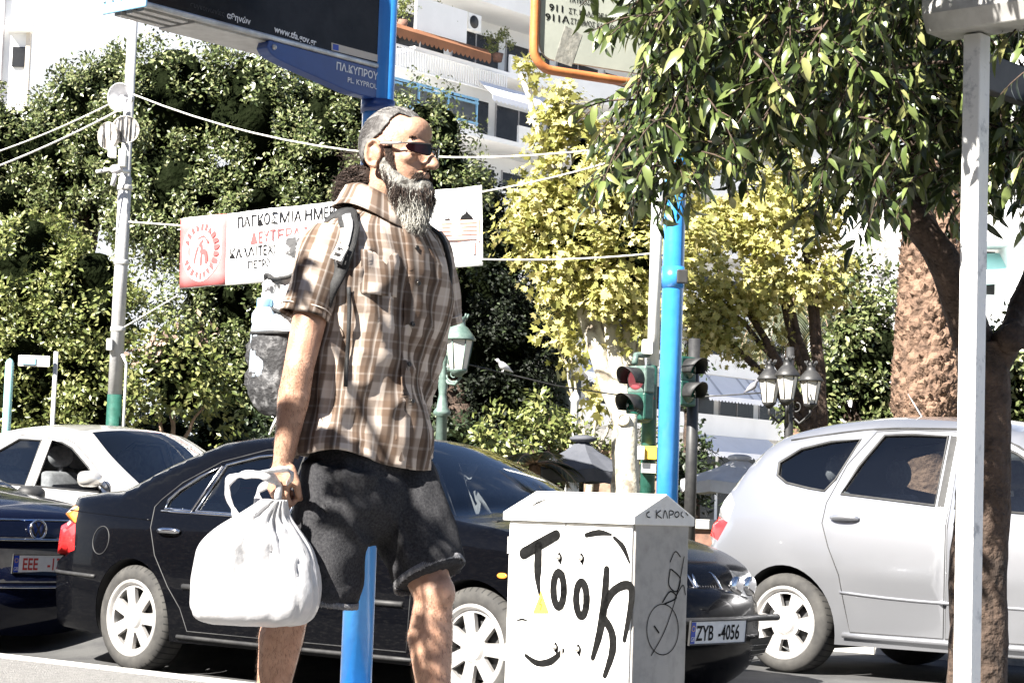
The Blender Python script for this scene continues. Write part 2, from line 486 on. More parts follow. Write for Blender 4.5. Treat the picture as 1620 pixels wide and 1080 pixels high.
def street(t, n, z=0):
    """t along the street, n across it from the kerb's edge"""
    return K0 + DIR * t + NRM * n + V((0, 0, z))


def road_z(n):
    t = min(max((n - 2.2) / 0.7, 0), 1)
    return 0.12 * t * t * (3 - 2 * t)


def sheet(name, ts, ns, zf, m, kind='structure'):
    b = MB()
    vs = [street(t, n, zf(n)) for t in ts for n in ns]
    k = len(ns)
    fs = [(i * k + j, (i + 1) * k + j, (i + 1) * k + j + 1, i * k + j + 1) for i in range(len(ts) - 1) for j in range(k - 1)]
    b.add(vs, fs, 0, True)
    return b.build(name, m, kind=kind)


TS = [-60, -30, -15, -8, -4, 0, 4, 8, 15, 30, 60]
sheet('road', TS, [-0.01, 0.5, 1, 1.5, 2, 2.2, 2.3, 2.4, 2.5, 2.6, 2.7, 2.8, 2.9, 3.5, 5, 6.6], road_z, M['asphalt'])
pv = MB()
pv.loft([[street(t, -30, 0), street(t, -30, PZ), street(t, -0.16, PZ), street(t, -0.16, 0)] for t in (-60, 60)], sm=False)
pv.build('pavement', M['paving'], kind='structure')
kb = MB()
for i in range(-40, 41):
    kb.loft([[street(t, -0.157, -0.05), street(t, -0.157, PZ + 0.004), street(t, -0.02, PZ + 0.004), street(t, 0, PZ - 0.02), street(t, 0, -0.05)] for t in (i + 0.004, i + 0.996)], sm=False)
kb.build('kerb', M['kerb'], kind='structure')
kb = MB()
for i in range(-40, 41):
    kb.loft([[street(t, 6.6, 0), street(t, 6.6, 0.26), street(t, 6.8, 0.26), street(t, 6.8, 0)] for t in (i + 0.004, i + 0.996)], sm=False)
kb.build('far_kerb', M['kerb'], kind='structure')
sheet('park_ground', [-700, -100, -30, 0, 30, 100, 700], [6.8, 10, 20, 60, 200, 900], lambda n: 0.255, M['earth'])
sq = MB(); sq.add([V((-20, 34, 0.262)), V((70, 34, 0.262)), V((110, 130, 0.262)), V((-4, 130, 0.262))], [(0, 1, 2, 3)])  # pale sheet added to bounce sunlight up at the apartment facade
M['bounce_slabs'] = mat('bounce_ground_slabs', (0.46, 0.44, 0.41), 0.85, col2=(0.38, 0.365, 0.34), nscale=1.5)
sq.build('added_bounce_sheet', M['bounce_slabs'], kind='structure')


# ------------------------------------------------------------------ cars
def paint(name, col, flake=0.0, dust=0.0, rough=0.22, dustcol=(0.30, 0.28, 0.25), coat=1.0):
    m = mat(name, col, rough, flake, coat=coat, spec=0.5 if coat > 0.9 else 0.05)
    t = m.node_tree; b = t.nodes['Principled BSDF']
    tc = t.nodes.new('ShaderNodeTexCoord')
    mp = t.nodes.new('ShaderNodeMapping'); mp.inputs['Scale'].default_value = (6, 6, 26)
    mp.inputs['Rotation'].default_value = (0, R(35), 0)
    n = t.nodes.new('ShaderNodeTexNoise'); n.inputs['Scale'].default_value = 4; n.inputs['Detail'].default_value = 8; n.inputs['Roughness'].default_value = 0.75
    t.links.new(tc.outputs['Object'], mp.inputs[0]); t.links.new(mp.outputs[0], n.inputs['Vector'])
    sp = t.nodes.new('ShaderNodeSeparateXYZ'); t.links.new(tc.outputs['Object'], sp.inputs[0])
    h = t.nodes.new('ShaderNodeMapRange'); h.inputs[1].default_value = 0.9; h.inputs[2].default_value = 0.15; h.inputs[3].default_value = 0.25; h.inputs[4].default_value = 1.0
    t.links.new(sp.outputs[2], h.inputs[0])
    mr = t.nodes.new('ShaderNodeMapRange'); mr.inputs[1].default_value = 0.50; mr.inputs[2].default_value = 0.72; mr.inputs[4].default_value = dust
    t.links.new(n.outputs[0], mr.inputs[0])
    mu = t.nodes.new('ShaderNodeMath'); mu.operation = 'MULTIPLY'
    t.links.new(mr.outputs[0], mu.inputs[0]); t.links.new(h.outputs[0], mu.inputs[1])
    mx = t.nodes.new('ShaderNodeMix'); mx.data_type = 'RGBA'
    mx.inputs[6].default_value = (*col, 1); mx.inputs[7].default_value = (*dustcol, 1)
    t.links.new(mu.outputs[0], mx.inputs[0]); t.links.new(mx.outputs[2], b.inputs['Base Color'])
    ad = t.nodes.new('ShaderNodeMath'); ad.operation = 'MULTIPLY_ADD'; ad.inputs[1].default_value = 0.6; ad.inputs[2].default_value = rough
    t.links.new(mu.outputs[0], ad.inputs[0]); t.links.new(ad.outputs[0], b.inputs['Roughness'])
    iv = t.nodes.new('ShaderNodeMath'); iv.operation = 'MULTIPLY_ADD'; iv.inputs[1].default_value = -0.9 * coat; iv.inputs[2].default_value = coat
    t.links.new(mu.outputs[0], iv.inputs[0]); t.links.new(iv.outputs[0], b.inputs['Coat Weight'])
    return m


M['paint_black'] = paint('black_car_paint', (0.0018, 0.002, 0.003), 0.08, 0.03, coat=0.2)
M['paint_navy'] = paint('navy_car_paint', (0.003, 0.0045, 0.014), 0.12, 0.04, coat=0.6)
M['paint_silver'] = paint('silver_car_paint', (0.42, 0.43, 0.46), 0.75, 0.10, 0.30)
M['paint_silver2'] = paint('champagne_car_paint', (0.60, 0.58, 0.55), 0.5, 0.12, 0.30)
M['car_glass'] = glass_mat('car_glass', (0.66, 0.70, 0.71))
M['tail_red'] = mat('red_lamp', (0.55, 0.02, 0.02), 0.12, col2=(0.7, 0.03, 0.03), nscale=20, coat=0.6)
M['tail_amber'] = mat('amber_lamp', (0.75, 0.22, 0.03), 0.12, col2=(0.8, 0.28, 0.04), nscale=20, coat=0.6)
M['tail_clear'] = mat('clear_lamp', (0.62, 0.62, 0.64), 0.1, 0.4, col2=(0.5, 0.5, 0.52), nscale=40, coat=0.8)
M['head_lamp'] = mat('headlamp', (0.16, 0.17, 0.18), 0.12, 0.5, col2=(0.40, 0.40, 0.41), nscale=14, coat=1.0)
M['rubber'] = mat('rubber', (0.015, 0.015, 0.015), 0.7, col2=(0.03, 0.03, 0.03), nscale=9)
M['chrome'] = mat('chrome', (0.75, 0.75, 0.76), 0.12, 1.0, col2=(0.62, 0.62, 0.63), nscale=8)
M['alloy'] = mat('alloy_rim', (0.62, 0.61, 0.60), 0.38, 0.6, col2=(0.50, 0.48, 0.46), nscale=9)
M['black_plastic'] = mat('black_plastic', (0.014, 0.014, 0.015), 0.6, col2=(0.03, 0.03, 0.03), nscale=12)
M['seat_cloth'] = mat('seat_cloth', (0.24, 0.24, 0.25), 0.9, col2=(0.17, 0.17, 0.18), nscale=20)
M['plate_white'] = mat('plate_white', (0.78, 0.78, 0.76), 0.4, col2=(0.72, 0.72, 0.70), nscale=20)
M['plate_blue'] = mat('plate_blue', (0.02, 0.06, 0.40), 0.4, col2=(0.03, 0.07, 0.42), nscale=20)


def tyre_mat():
    m = mat('tyre', (0.028, 0.027, 0.026), 0.85, col2=(0.065, 0.062, 0.057), nscale=7, nmix=(0.4, 0.7))
    t = m.node_tree; b = t.nodes['Principled BSDF']
    tc = t.nodes.new('ShaderNodeTexCoord'); sp = t.nodes.new('ShaderNodeSeparateXYZ')
    t.links.new(tc.outputs['Object'], sp.inputs[0])
    at = t.nodes.new('ShaderNodeMath'); at.operation = 'ARCTAN2'
    t.links.new(sp.outputs[2], at.inputs[0]); t.links.new(sp.outputs[0], at.inputs[1])
    mu = t.nodes.new('ShaderNodeMath'); mu.operation = 'MULTIPLY_ADD'; mu.inputs[1].default_value = 44.0
    t.links.new(at.outputs[0], mu.inputs[0])
    sy = t.nodes.new('ShaderNodeMath'); sy.operation = 'MULTIPLY'; sy.inputs[1].default_value = 22.0
    t.links.new(sp.outputs[1], sy.inputs[0]); t.links.new(sy.outputs[0], mu.inputs[2])
    sn = t.nodes.new('ShaderNodeMath'); sn.operation = 'SINE'; t.links.new(mu.outputs[0], sn.inputs[0])
    gt = t.nodes.new('ShaderNodeMath'); gt.operation = 'GREATER_THAN'; gt.inputs[1].default_value = 0.82
    t.links.new(sn.outputs[0], gt.inputs[0])
    ln = t.nodes.new('ShaderNodeVectorMath'); ln.operation = 'LENGTH'
    cb = t.nodes.new('ShaderNodeCombineXYZ'); t.links.new(sp.outputs[0], cb.inputs[0]); t.links.new(sp.outputs[2], cb.inputs[2])
    t.links.new(cb.outputs[0], ln.inputs[0])
    g2 = t.nodes.new('ShaderNodeMath'); g2.operation = 'GREATER_THAN'; g2.inputs[1].default_value = 0.293
    t.links.new(ln.outputs['Value'], g2.inputs[0])
    ml = t.nodes.new('ShaderNodeMath'); ml.operation = 'MULTIPLY'
    t.links.new(gt.outputs[0], ml.inputs[0]); t.links.new(g2.outputs[0], ml.inputs[1])
    src = b.inputs['Base Color'].links[0].from_socket
    mx = t.nodes.new('ShaderNodeMix'); mx.data_type = 'RGBA'; mx.inputs[7].default_value = (0.008, 0.008, 0.008, 1)
    t.links.new(ml.outputs[0], mx.inputs[0]); t.links.new(src, mx.inputs[6]); t.links.new(mx.outputs[2], b.inputs['Base Color'])
    return m


M['tyre'] = tyre_mat()
X3 = (V((1, 0, 0)), V((0, 1, 0)), V((0, 0, 1)))


def make_wheel(root, x, side, yo, r, rim_r, spokes, style, width=0.20):
    """a wheel whose outer face lies at side*yo"""
    wh = thing('wheel', None, None, (x, side * (yo - width / 2), r))
    wh.parent = root
    ax = (V((1, 0, 0)), V((0, 0, -side)), V((0, side, 0)))
    h = width / 2
    b = MB()
    prof = [(rim_r - 0.01, -h), (r - 0.06, -h - 0.004), (r - 0.02, -h + 0.012), (r - 0.003, -h + 0.03), (r, 0), (r - 0.003, h - 0.03), (r - 0.02, h - 0.012), (r - 0.06, h + 0.004), (rim_r + 0.012, h - 0.004), (rim_r - 0.01, h - 0.012)]
    b.lathe(prof, (0, 0, 0), ax, 64, caps=False)
    ty = b.build('tyre', M['tyre'], wh)
    b = MB()
    b.lathe([(rim_r, -h), (rim_r - 0.02, -h + 0.02), (rim_r - 0.035, 0), (rim_r - 0.025, h - 0.03), (rim_r - 0.018, h - 0.012), (rim_r - 0.008, h - 0.002), (rim_r + 0.006, h - 0.002), (rim_r + 0.012, h - 0.010)], (0, 0, 0), ax, 48, caps=False)
    R0 = rim_r - 0.016
    outer = [(R0 * math.cos(2 * math.pi * k / 72), R0 * math.sin(2 * math.pi * k / 72)) for k in range(72)]
    holes = []
    for k in range(spokes):
        a0 = 2 * math.pi * (k + 0.5) / spokes
        p = math.pi / spokes
        if style == 'wedge':        # narrow triangular gaps between broad spokes
            ro, ri = R0 - 0.022, R0 * 0.42
            w0 = 0.54 * p; w1 = 0.16 * p
        else:                       # gaps that widen outwards, broad paddles
            ro, ri = R0 - 0.022, R0 * 0.50
            w0 = 0.46 * p; w1 = 0.42 * p
        hp = []
        for q in range(7):
            a = a0 - w0 + 2 * w0 * q / 6
            hp.append((ro * math.cos(a), ro * math.sin(a)))
        for q in range(4):
            a = a0 + w1 - 2 * w1 * q / 3
            hp.append((ri * math.cos(a), ri * math.sin(a)))
        holes.append(hp)
    b.prism(outer, V((0, 0, 0)) + ax[2] * (h - 0.05), ax[0], ax[1], ax[2] * 0.026, holes=holes)
    # dish: push the middle outwards a little
    b.lathe([(0.075, h - 0.024), (0.062, h - 0.008), (0.034, h - 0.006), (0.030, h - 0.004), (0.001, h - 0.003)], (0, 0, 0), ax, 24)
    b.build('rim', M['alloy'], wh, bevel=0.003)
    b = MB()
    for k in range(5):
        a = 2 * math.pi * k / 5 + 0.3
        b.lathe([(0.012, h - 0.03), (0.012, h - 0.014), (0.001, h - 0.012)], ax[0] * 0.052 * math.cos(a) + ax[1] * 0.052 * math.sin(a), ax, 10)
    b.build('wheel_bolts', M['dark_metal'], wh)
    b = MB()
    b.lathe([(rim_r - 0.06, h - 0.085), (rim_r - 0.06, h - 0.075), (0.001, h - 0.075)], (0, 0, 0), ax, 32)
    b.build('brake_disc', M['dark_metal'], wh)
    return wh


class Car:
    def __init__(s, name, label, group, spec, loc, cat='car'):
        s.sp = spec
        s.root = thing(name, label, cat, loc, ANG, group)
        raw = spec['top']
        xy = cr([(p[0], p[1]) for p in raw], 6)
        s.T = [V((x, z)) for x, z in xy]
        s.tag = []; s.crown = []
        t = 'p'; cs = [(i, p[3] if len(p) > 3 else None) for i, p in enumerate(raw)]
        tags = []
        for p in raw:
            if len(p) > 2 and p[2]: t = p[2]
            tags.append(t)
        for i in range(len(s.T)):
            k = min(i // 6, len(raw) - 1)
            s.tag.append(tags[k])
        s.ctab = spec['crown']      # list of (outline parameter 0..1 -> crown)

    def crn(s, i):
        return sinterp(s.ctab, i / (len(s.T) - 1))

    def ztop(s, x):
        z = -1
        for a, b in zip(s.T, s.T[1:]):
            if min(a.x, b.x) <= x <= max(a.x, b.x):
                t = (x - a.x) / (b.x - a.x) if abs(b.x - a.x) > 1e-9 else 0
                z = max(z, a.y + (b.y - a.y) * t)
        return z if z > 0 else max(p.y for p in s.T if abs(p.x - x) < 0.1)

    def Y(s, x, z):
        sp = s.sp
        y = sp['w'] * sinterp(sp['zprof'], z) * sinterp(sp['plan'], x)
        d = s.ztop(x) - z
        r = sp.get('round', 0.06)
        if d < r:
            d = max(d, 0)
            y -= (r - math.sqrt(max(r * r - (r - d) ** 2, 0))) * 0.8
        return y

    def surf(s, i, t):
        """top/front/rear skin at outline place i (may be fractional), t = -1 (right) .. 1 (left)"""
        k = min(int(i), len(s.T) - 2); f = i - k
        p = s.T[k].lerp(s.T[k + 1], f)
        a = s.T[max(k - 1, 0)]; c = s.T[min(k + 2, len(s.T) - 1)]
        tg = (c - a).normalized(); n = V((-tg.y, tg.x))
        y = s.Y(p.x, p.y) * t
        q = p + n * (s.crn(i) * (1 - abs(t) ** 2.2))
        return V((q.x, y, q.y)), V((n.x, 0, n.y))

    def front(s, y, z, off=0.0):
        """place on the nose at this side offset and height"""
        n = len(s.T); k0 = int(n * 0.7)
        for k in range(n - 2, k0, -1):
            a, b = s.T[k], s.T[k + 1]
            if min(a.y, b.y) <= z <= max(a.y, b.y) and a.x > 2.5:
                f = (z - a.y) / (b.y - a.y) if abs(b.y - a.y) > 1e-9 else 0
                p = a.lerp(b, f)
                q, nn = s.surf(k + f, max(-1, min(1, y / s.Y(p.x, p.y))))
                return V((q.x, y, z)) + nn * off
        return V((s.T[-1].x, y, z))

    def skin(s):
        sp = s.sp; T = s.T; root = s.root
        wb = sp['wb']; rr = sp['arch']; wr = sp['wheel_r']
        # bottom line with the two wheel arches, from the front back
        sill = sp['sill']
        bot = []
        for ax_ in (wb, 0.0):
            a0 = math.asin(max(-1, min(1, (sill - wr) / rr)))
            for k in range(25):
                a = a0 + (math.pi - 2 * a0) * k / 24
                bot.append((ax_ + rr * math.cos(a), wr + rr * math.sin(a)))
        body = [tuple(p) for p in T] + [b for b in bot if True]
        loops = [body]
        regs = []
        for nm, poly, sub in sp['regions']:
            pl = cr(poly, sub, True) if sub else list(poly)
            loops.append(pl); regs.append((nm, pl))
        pts = []; ed = []
        for lp in loops:
            b = len(pts)
            pts += [V(p) for p in lp]
            ed += [(b + i, b + (i + 1) % len(lp)) for i in range(len(lp))]
        segs = [(V(lp[i]), V(lp[(i + 1) % len(lp)])) for lp in loops for i in range(len(lp))]
        A = np.array([[a.x, a.y] for a, b in segs]); B = np.array([[b.x, b.y] for a, b in segs])
        AB = B - A; L2 = (AB ** 2).sum(1) + 1e-12
        x0 = min(p[0] for p in body); x1 = max(p[0] for p in body)
        g = 0.05
        for ix in range(int((x1 - x0) / g) + 1):
            for iz in range(32):
                q = (x0 + (ix + 0.5 * (iz % 2)) * g, 0.12 + iz * g)
                if not inside(q, body): continue
                d = np.array(q) - A
                t = np.clip((d * AB).sum(1) / L2, 0, 1)
                if (((d - AB * t[:, None]) ** 2).sum(1)).min() < 0.02 ** 2: continue
                pts.append(V(q))
        vo, eo, fo, *_ = delaunay_2d_cdt(pts, ed, [], 0, 1e-4)
        kind = {}
        for f in fo:
            c = sum((vo[i] for i in f), V((0, 0))) / len(f)
            if not inside(c, body): continue
            k = 'body'; w_in = None
            for nm, pl in regs:
                if inside(c, pl):
                    if nm.startswith('w:') or nm.startswith('l:'): w_in = nm
                    else: k = nm
            kind.setdefault(w_in or k, []).append(tuple(f))
        pos = {}
        for sg in (-1, 1):
            pos[sg] = [V((p.x, sg * s.Y(p.x, p.y), p.y)) for p in vo]
        bodyb = MB()
        n = len(vo)
        top = s.top_faces()
        parents = {}
        for sg in (-1, 1):
            for k, tris in kind.items():
                if k == 'body':
                    use = sorted({i for f in tris for i in f}); mp = {i: q for q, i in enumerate(use)}
                    bodyb.add([pos[sg][i] for i in use], [tuple(mp[i] for i in (f if sg > 0 else f[::-1]))[::-1] for f in tris], 0, True)
        for (vs, fs, part) in top:
            if part == 'body':
                bodyb.add(vs, fs, 0, True)
        s.body = bodyb.build('body', sp['paint'], root)
        # weld the skin so that it shades as one sheet
        import bmesh
        bm = bmesh.new(); bm.from_mesh(s.body.data)
        bmesh.ops.remove_doubles(bm, verts=bm.verts, dist=0.0015)
        bmesh.ops.recalc_face_normals(bm, faces=bm.faces)
        bm.to_mesh(s.body.data); bm.free()
        names = {'d:rear': 'door', 'd:front': 'door', 'l:tail': 'tail_lamp', 'l:amber': 'turn_lamp', 'l:clear': 'reverse_lamp', 'l:head': 'headlight', 'd:flap': 'fuel_flap', 'l:black': 'pillar_trim'}
        mats_ = {'l:tail': M['tail_red'], 'l:amber': M['tail_amber'], 'l:clear': M['tail_clear'], 'l:head': M['head_lamp'], 'l:black': M['black_plastic']}
        order = sorted(kind, key=lambda k: (0 if k.startswith('d:') else 1))
        for sg in (-1, 1):
            doors = {}
            for k in order:
                if k == 'body': continue
                tris = kind[k]
                use = sorted({i for f in tris for i in f}); mp = {i: q for q, i in enumerate(use)}
                off = 0.010 if k.startswith('w:') else 0.0
                b = MB()
                b.add([pos[sg][i] - V((0, sg * off, 0)) for i in use], [tuple(mp[i] for i in (f if sg > 0 else f[::-1]))[::-1] for f in tris], 0, True)
                if k.startswith('d:'):
                    o = b.build(names[k], sp['paint'], root); doors[k] = o
                elif k.startswith('w:'):
                    par = doors.get('d:' + k.split(':')[1], root)
                    o = b.build('window', M['car_glass'], par)
                else:
                    o = b.build(names[k], mats_[k], root)
            s.__dict__.setdefault('doors', {})[sg] = doors
            # seams round doors and seals round windows
            b1 = MB(); b2 = MB()
            for nm, pl in regs:
                tgt, rad, m_ = (b1, 0.0035, 0) if nm.startswith('d:') else (b2, 0.009, 0)
                if nm.startswith('l:'): continue
                ring = [V((p[0], sg * (s.Y(p[0], p[1]) + (0.0 if nm.startswith('d:') else -0.002)), p[1])) for p in pl]
                tgt.tube(ring + [ring[0], ring[1]], rad, 6, caps=False)
            b1.build('door_seams', M['black_plastic'], s.body)
            b2.build('window_seals', sp.get('seal', M['black_plastic']), s.body)
        for (vs, fs, part) in top:
            if part == 'body': continue
            b = MB(); b.add(vs, fs, 0, True)
            nm, mt = {'gf': ('windscreen', M['car_glass']), 'gr': ('rear_window', M['car_glass']), 'lamp': ('headlight', M['head_lamp']), 'rlamp': ('tail_lamp', M['tail_red'])}[part]
            b.build(nm, mt, root)
        # dark underside, arches and floor
        b = MB()
        w = sp['w']
        b.box((wb / 2, 0, sill + 0.05), (wb - 2 * rr - 0.02, 2 * w * 0.90, 0.10))
        b.box((wb + rr + 0.12, 0, 0.33), (0.25, 2 * w * 0.74, 0.20))
        b.box((-rr - 0.08, 0, 0.34), (0.2, 2 * w * 0.74, 0.2))
        b.box((wb, 0, 0.45), (2 * rr, 2 * w * 0.52, 0.4))
        b.box((0, 0, 0.45), (2 * rr, 2 * w * 0.52, 0.4))
        b.build('underbody', M['rubber'], root)
        for ax_ in (0.0, wb):
            for sg in (-1, 1):
                b = MB(); rings = []
                for yy in (0.45, 0.99):
                    rings.append([V((ax_ + rr * math.cos(math.pi * k / 24), sg * (yy * w if yy < .9 else s.Y(ax_ + rr * math.cos(math.pi * k / 24), wr + rr * math.sin(math.pi * k / 24)) - 0.004), wr + rr * math.sin(math.pi * k / 24))) for k in range(-3, 28)])
                b.loft(rings, False)
                b.build('wheel_arch', M['rubber'], root)
        for ax_ in (0.0, wb):
            for sg in (-1, 1):
                make_wheel(root, ax_, sg, s.Y(ax_, wr + rr) * 1.0 - 0.015, wr, sp['rim_r'], sp['spokes'], sp['style'])

    def top_faces(s):
        cols = [-1, -0.985, -0.95, -0.9, -0.8, -0.65, -0.5, -0.35, -0.18, 0, 0.18, 0.35, 0.5, 0.65, 0.8, 0.9, 0.95, 0.985, 1]
        n = len(s.T); m = len(cols)
        P_ = [[s.surf(i, t)[0] for t in cols] for i in range(n)]
        parts = {}
        for i in range(n - 1):
            tg = s.tag[i]
            for j in range(m - 1):
                c = abs(cols[j] + cols[j + 1]) / 2
                part = 'body'
                if tg in ('gf', 'gr') and c < 0.9: part = tg
                if tg == 'lamp' and c > 0.6: part = 'lampL' if cols[j] > 0 else 'lampR'
                parts.setdefault(part, []).append((i, j))
        out = []
        for part, fl in parts.items():
            idx = {}; vs = []; fs = []
            for i, j in fl:
                q = []
                for a, b in ((i, j), (i + 1, j), (i + 1, j + 1), (i, j + 1)):
                    if (a, b) not in idx:
                        idx[(a, b)] = len(vs); vs.append(P_[a][b])
                    q.append(idx[(a, b)])
                fs.append(tuple(q))
            out.append((vs, fs, 'lamp' if part.startswith('lamp') else part))
        return out

    def side(s, x, z, off=0.0, sg=-1):
        return V((x, sg * (s.Y(x, z) + off), z))

    def strip(s, name, pts, r, m, sub=4, sgs=(-1, 1), parent=None, flat=1.0, off=0.0):
        for sg in sgs:
            b = MB()
            b.tube([s.side(x, z, off, sg) for x, z in (cr(pts, sub) if sub else pts)], r, 8)
            b.build(name, m, parent or s.root)

    def handle(s, x, z, door, L=0.19, m=None, sgs=(-1, 1)):
        for sg in sgs:
            b = MB()
            pts = [s.side(x - L / 2 + L * k / 8, z + 0.004 * math.sin(k / 8 * math.pi), -0.005 + 0.036 * math.sin(math.pi * (0.08 + 0.84 * k / 8)) ** 0.6, sg) for k in range(9)]
            b.tube(pts, [0.012, 0.017, 0.019, 0.019, 0.019, 0.019, 0.019, 0.017, 0.012], 10)
            b.build('handle', m or s.sp['paint'], s.doors[sg].get(door, s.root))

    def mirror(s, x, z, m, sgs=(-1, 1)):
        for sg in sgs:
            mi = thing('wing_mirror', None, None, (0, 0, 0)); mi.parent = s.root
            y = s.Y(x, z)
            b = MB()
            rings = []
            for k, (dx, f) in enumerate(((-0.05, 0.93), (-0.045, 1.0), (0.0, 1.0), (0.04, 0.85), (0.07, 0.55), (0.085, 0.12))):
                rings.append([V((x + dx - 0.02 * abs(math.cos(a)) * 0, sg * (y + 0.14 + 0.105 * f * math.copysign(abs(math.cos(a)) ** 0.7, math.cos(a))), z + 0.065 + 0.065 * f * math.copysign(abs(math.sin(a)) ** 0.7, math.sin(a)))) for a in [2 * math.pi * q / 20 for q in range(20)]])
            b.loft(rings)
            b.tube([(x + 0.02, sg * (y - 0.03), z - 0.02), (x + 0.02, sg * (y + 0.06), z + 0.03)], 0.022, 8)
            b.build('mirror_shell', m, mi)
            b = MB()
            b.prism([(sg * (y + 0.14) + 0.085 * math.cos(a), z + 0.065 + 0.05 * math.sin(a)) for a in [2 * math.pi * q / 20 for q in range(20)]], (x - 0.053, 0, 0), V((0, 1, 0)), V((0, 0, 1)), V((-0.002, 0, 0)))
            b.build('mirror_glass', M['chrome'], mi)

    def interior(s, front_x, rear_x, seat_z=0.55, wheel_x=None, lhd=1):
        w = s.sp['w']
        for x, hr in ((front_x, 1), (rear_x, 1)):
            for sg in (-1, 1):
                st = MB()
                yc = sg * w * 0.43
                st.loft([[V((x - 0.02 + dx - 0.10 * 0, yc + 0.24 * a * f, zz)) + V((0.05 * c, 0, 0)) for a, c in ((-1, -1), (-0.8, 1), (0.8, 1), (1, -1))] for dx, zz, f in ((0.05, seat_z - 0.2, 1), (0.0, seat_z, 1), (-0.1, seat_z + 0.3, 0.95), (-0.17, seat_z + 0.5, 0.75))])
                st.box((x + 0.25, yc, seat_z - 0.12), (0.5, 0.48, 0.16))
                sto = st.build('seat', M['seat_cloth'], s.root, bevel=0.03)
                h = MB()
                h.ell((x - 0.2, yc, seat_z + 0.63), (0.055, 0.13, 0.10), n=8)
                h.tube([(x - 0.18, yc, seat_z + 0.45), (x - 0.2, yc, seat_z + 0.6)], 0.02, 6)
                h.build('headrest', M['seat_cloth'], sto)
        dx = s.sp['dash_x']; b = MB()
        b.loft([[V((dx + 0.35, y, s.sp['dash_z'] - 0.02)), V((dx, y, s.sp['dash_z'])), V((dx - 0.12, y, s.sp['dash_z'] - 0.08)), V((dx - 0.1, y, 0.45)), V((dx + 0.35, y, 0.45))] for y in (-w * 0.86, w * 0.86)])
        b.build('dashboard', M['black_plastic'], s.root, bevel=0.02)
        b = MB()
        c = V((dx - 0.28, w * 0.43, s.sp['dash_z'] - 0.06)); axx = V((-0.9, 0, 0.42)).normalized()
        u = V((0, 1, 0)); v_ = axx.cross(u)
        b.tube([c + u * (0.18 * math.cos(2 * math.pi * k / 24)) + v_ * (0.18 * math.sin(2 * math.pi * k / 24)) for k in range(26)], 0.014, 8)
        b.tube([c - u * 0.17, c + u * 0.17], 0.016, 6); b.tube([c, c - v_ * 0.17 if v_.z > 0 else c + v_ * 0.17], 0.016, 6); b.tube([c, c - axx * 0.25], 0.03, 8)
        b.build('steering_wheel', M['black_plastic'], s.root)
        b = MB(); b.box(((front_x + rear_x) / 2 + 0.3, 0, 0.36), (abs(dx - rear_x) + 0.9, w * 1.7, 0.04)); b.build('cabin_floor', M['seat_cloth'], s.root)

    def plate(s, y0, z0, txt, ink, L=0.52, H=0.115, eu=True, off=0.012, x=None):
        """front plate following the nose; left to right as seen from in front is +y to -y"""
        c = s.front(y0, z0, off)
        a = s.front(y0 + 0.2, z0, off); b_ = s.front(y0 - 0.2, z0, off)
        ux = (a - b_); ux.z = 0; ux.normalize()
        uy = V((0.08, 0, 1)).normalized(); un = ux.cross(uy)
        pl = thing('number_plate', None, None, (0, 0, 0)); pl.parent = s.root
        b = MB(); b.prism([(-L / 2, -H / 2), (L / 2, -H / 2), (L / 2, H / 2), (-L / 2, H / 2)], c, ux, uy, un * 0.008); b.build('plate', M['plate_white'], pl, bevel=0.003)
        b = MB()
        for p, q in (((-L / 2 - 0.006, -H / 2 - 0.006), (L / 2 + 0.006, -H / 2)), ((-L / 2 - 0.006, H / 2), (L / 2 + 0.006, H / 2 + 0.006)), ((-L / 2 - 0.006, -H / 2), (-L / 2, H / 2)), ((L / 2, -H / 2), (L / 2 + 0.006, H / 2))):
            b.prism([p, (q[0], p[1]), q, (p[0], q[1])], c, ux, uy, un * 0.012)
        b.build('plate_frame', M['black_plastic'], pl)
        if eu:
            b = MB(); b.prism([(-L / 2 + 0.003, -H / 2 + 0.003), (-L / 2 + 0.043, -H / 2 + 0.003), (-L / 2 + 0.043, H / 2 - 0.003), (-L / 2 + 0.003, H / 2 - 0.003)], c + un * 0.0075, ux, uy, un * 0.0015); b.build('country_band', M['plate_blue'], pl)
            lettering('GR', 0.034, c + ux * (-L / 2 + 0.004) + uy * (-H / 2 + 0.014) + un * 0.0085, ux, uy, M['plate_white'], pl, world=False, sx=0.8)
            b = MB()
            for k in range(12):
                q = (-L / 2 + 0.023 + 0.013 * math.cos(k * math.pi / 6), 0.022 + 0.013 * math.sin(k * math.pi / 6))
                b.prism([(q[0] + 0.003 * math.cos(t * 1.2566), q[1] + 0.003 * math.sin(t * 1.2566)) for t in range(5)], c + un * 0.0085, ux, uy, un * 0.001)
            b.build('stars', M['yellow'], pl)
        for body, xx in txt:
            lettering(body, 0.108, c + ux * xx + uy * (-0.039) + un * 0.008, ux, uy, ink, pl, world=False, sx=0.78, bold=0.002)
        return pl


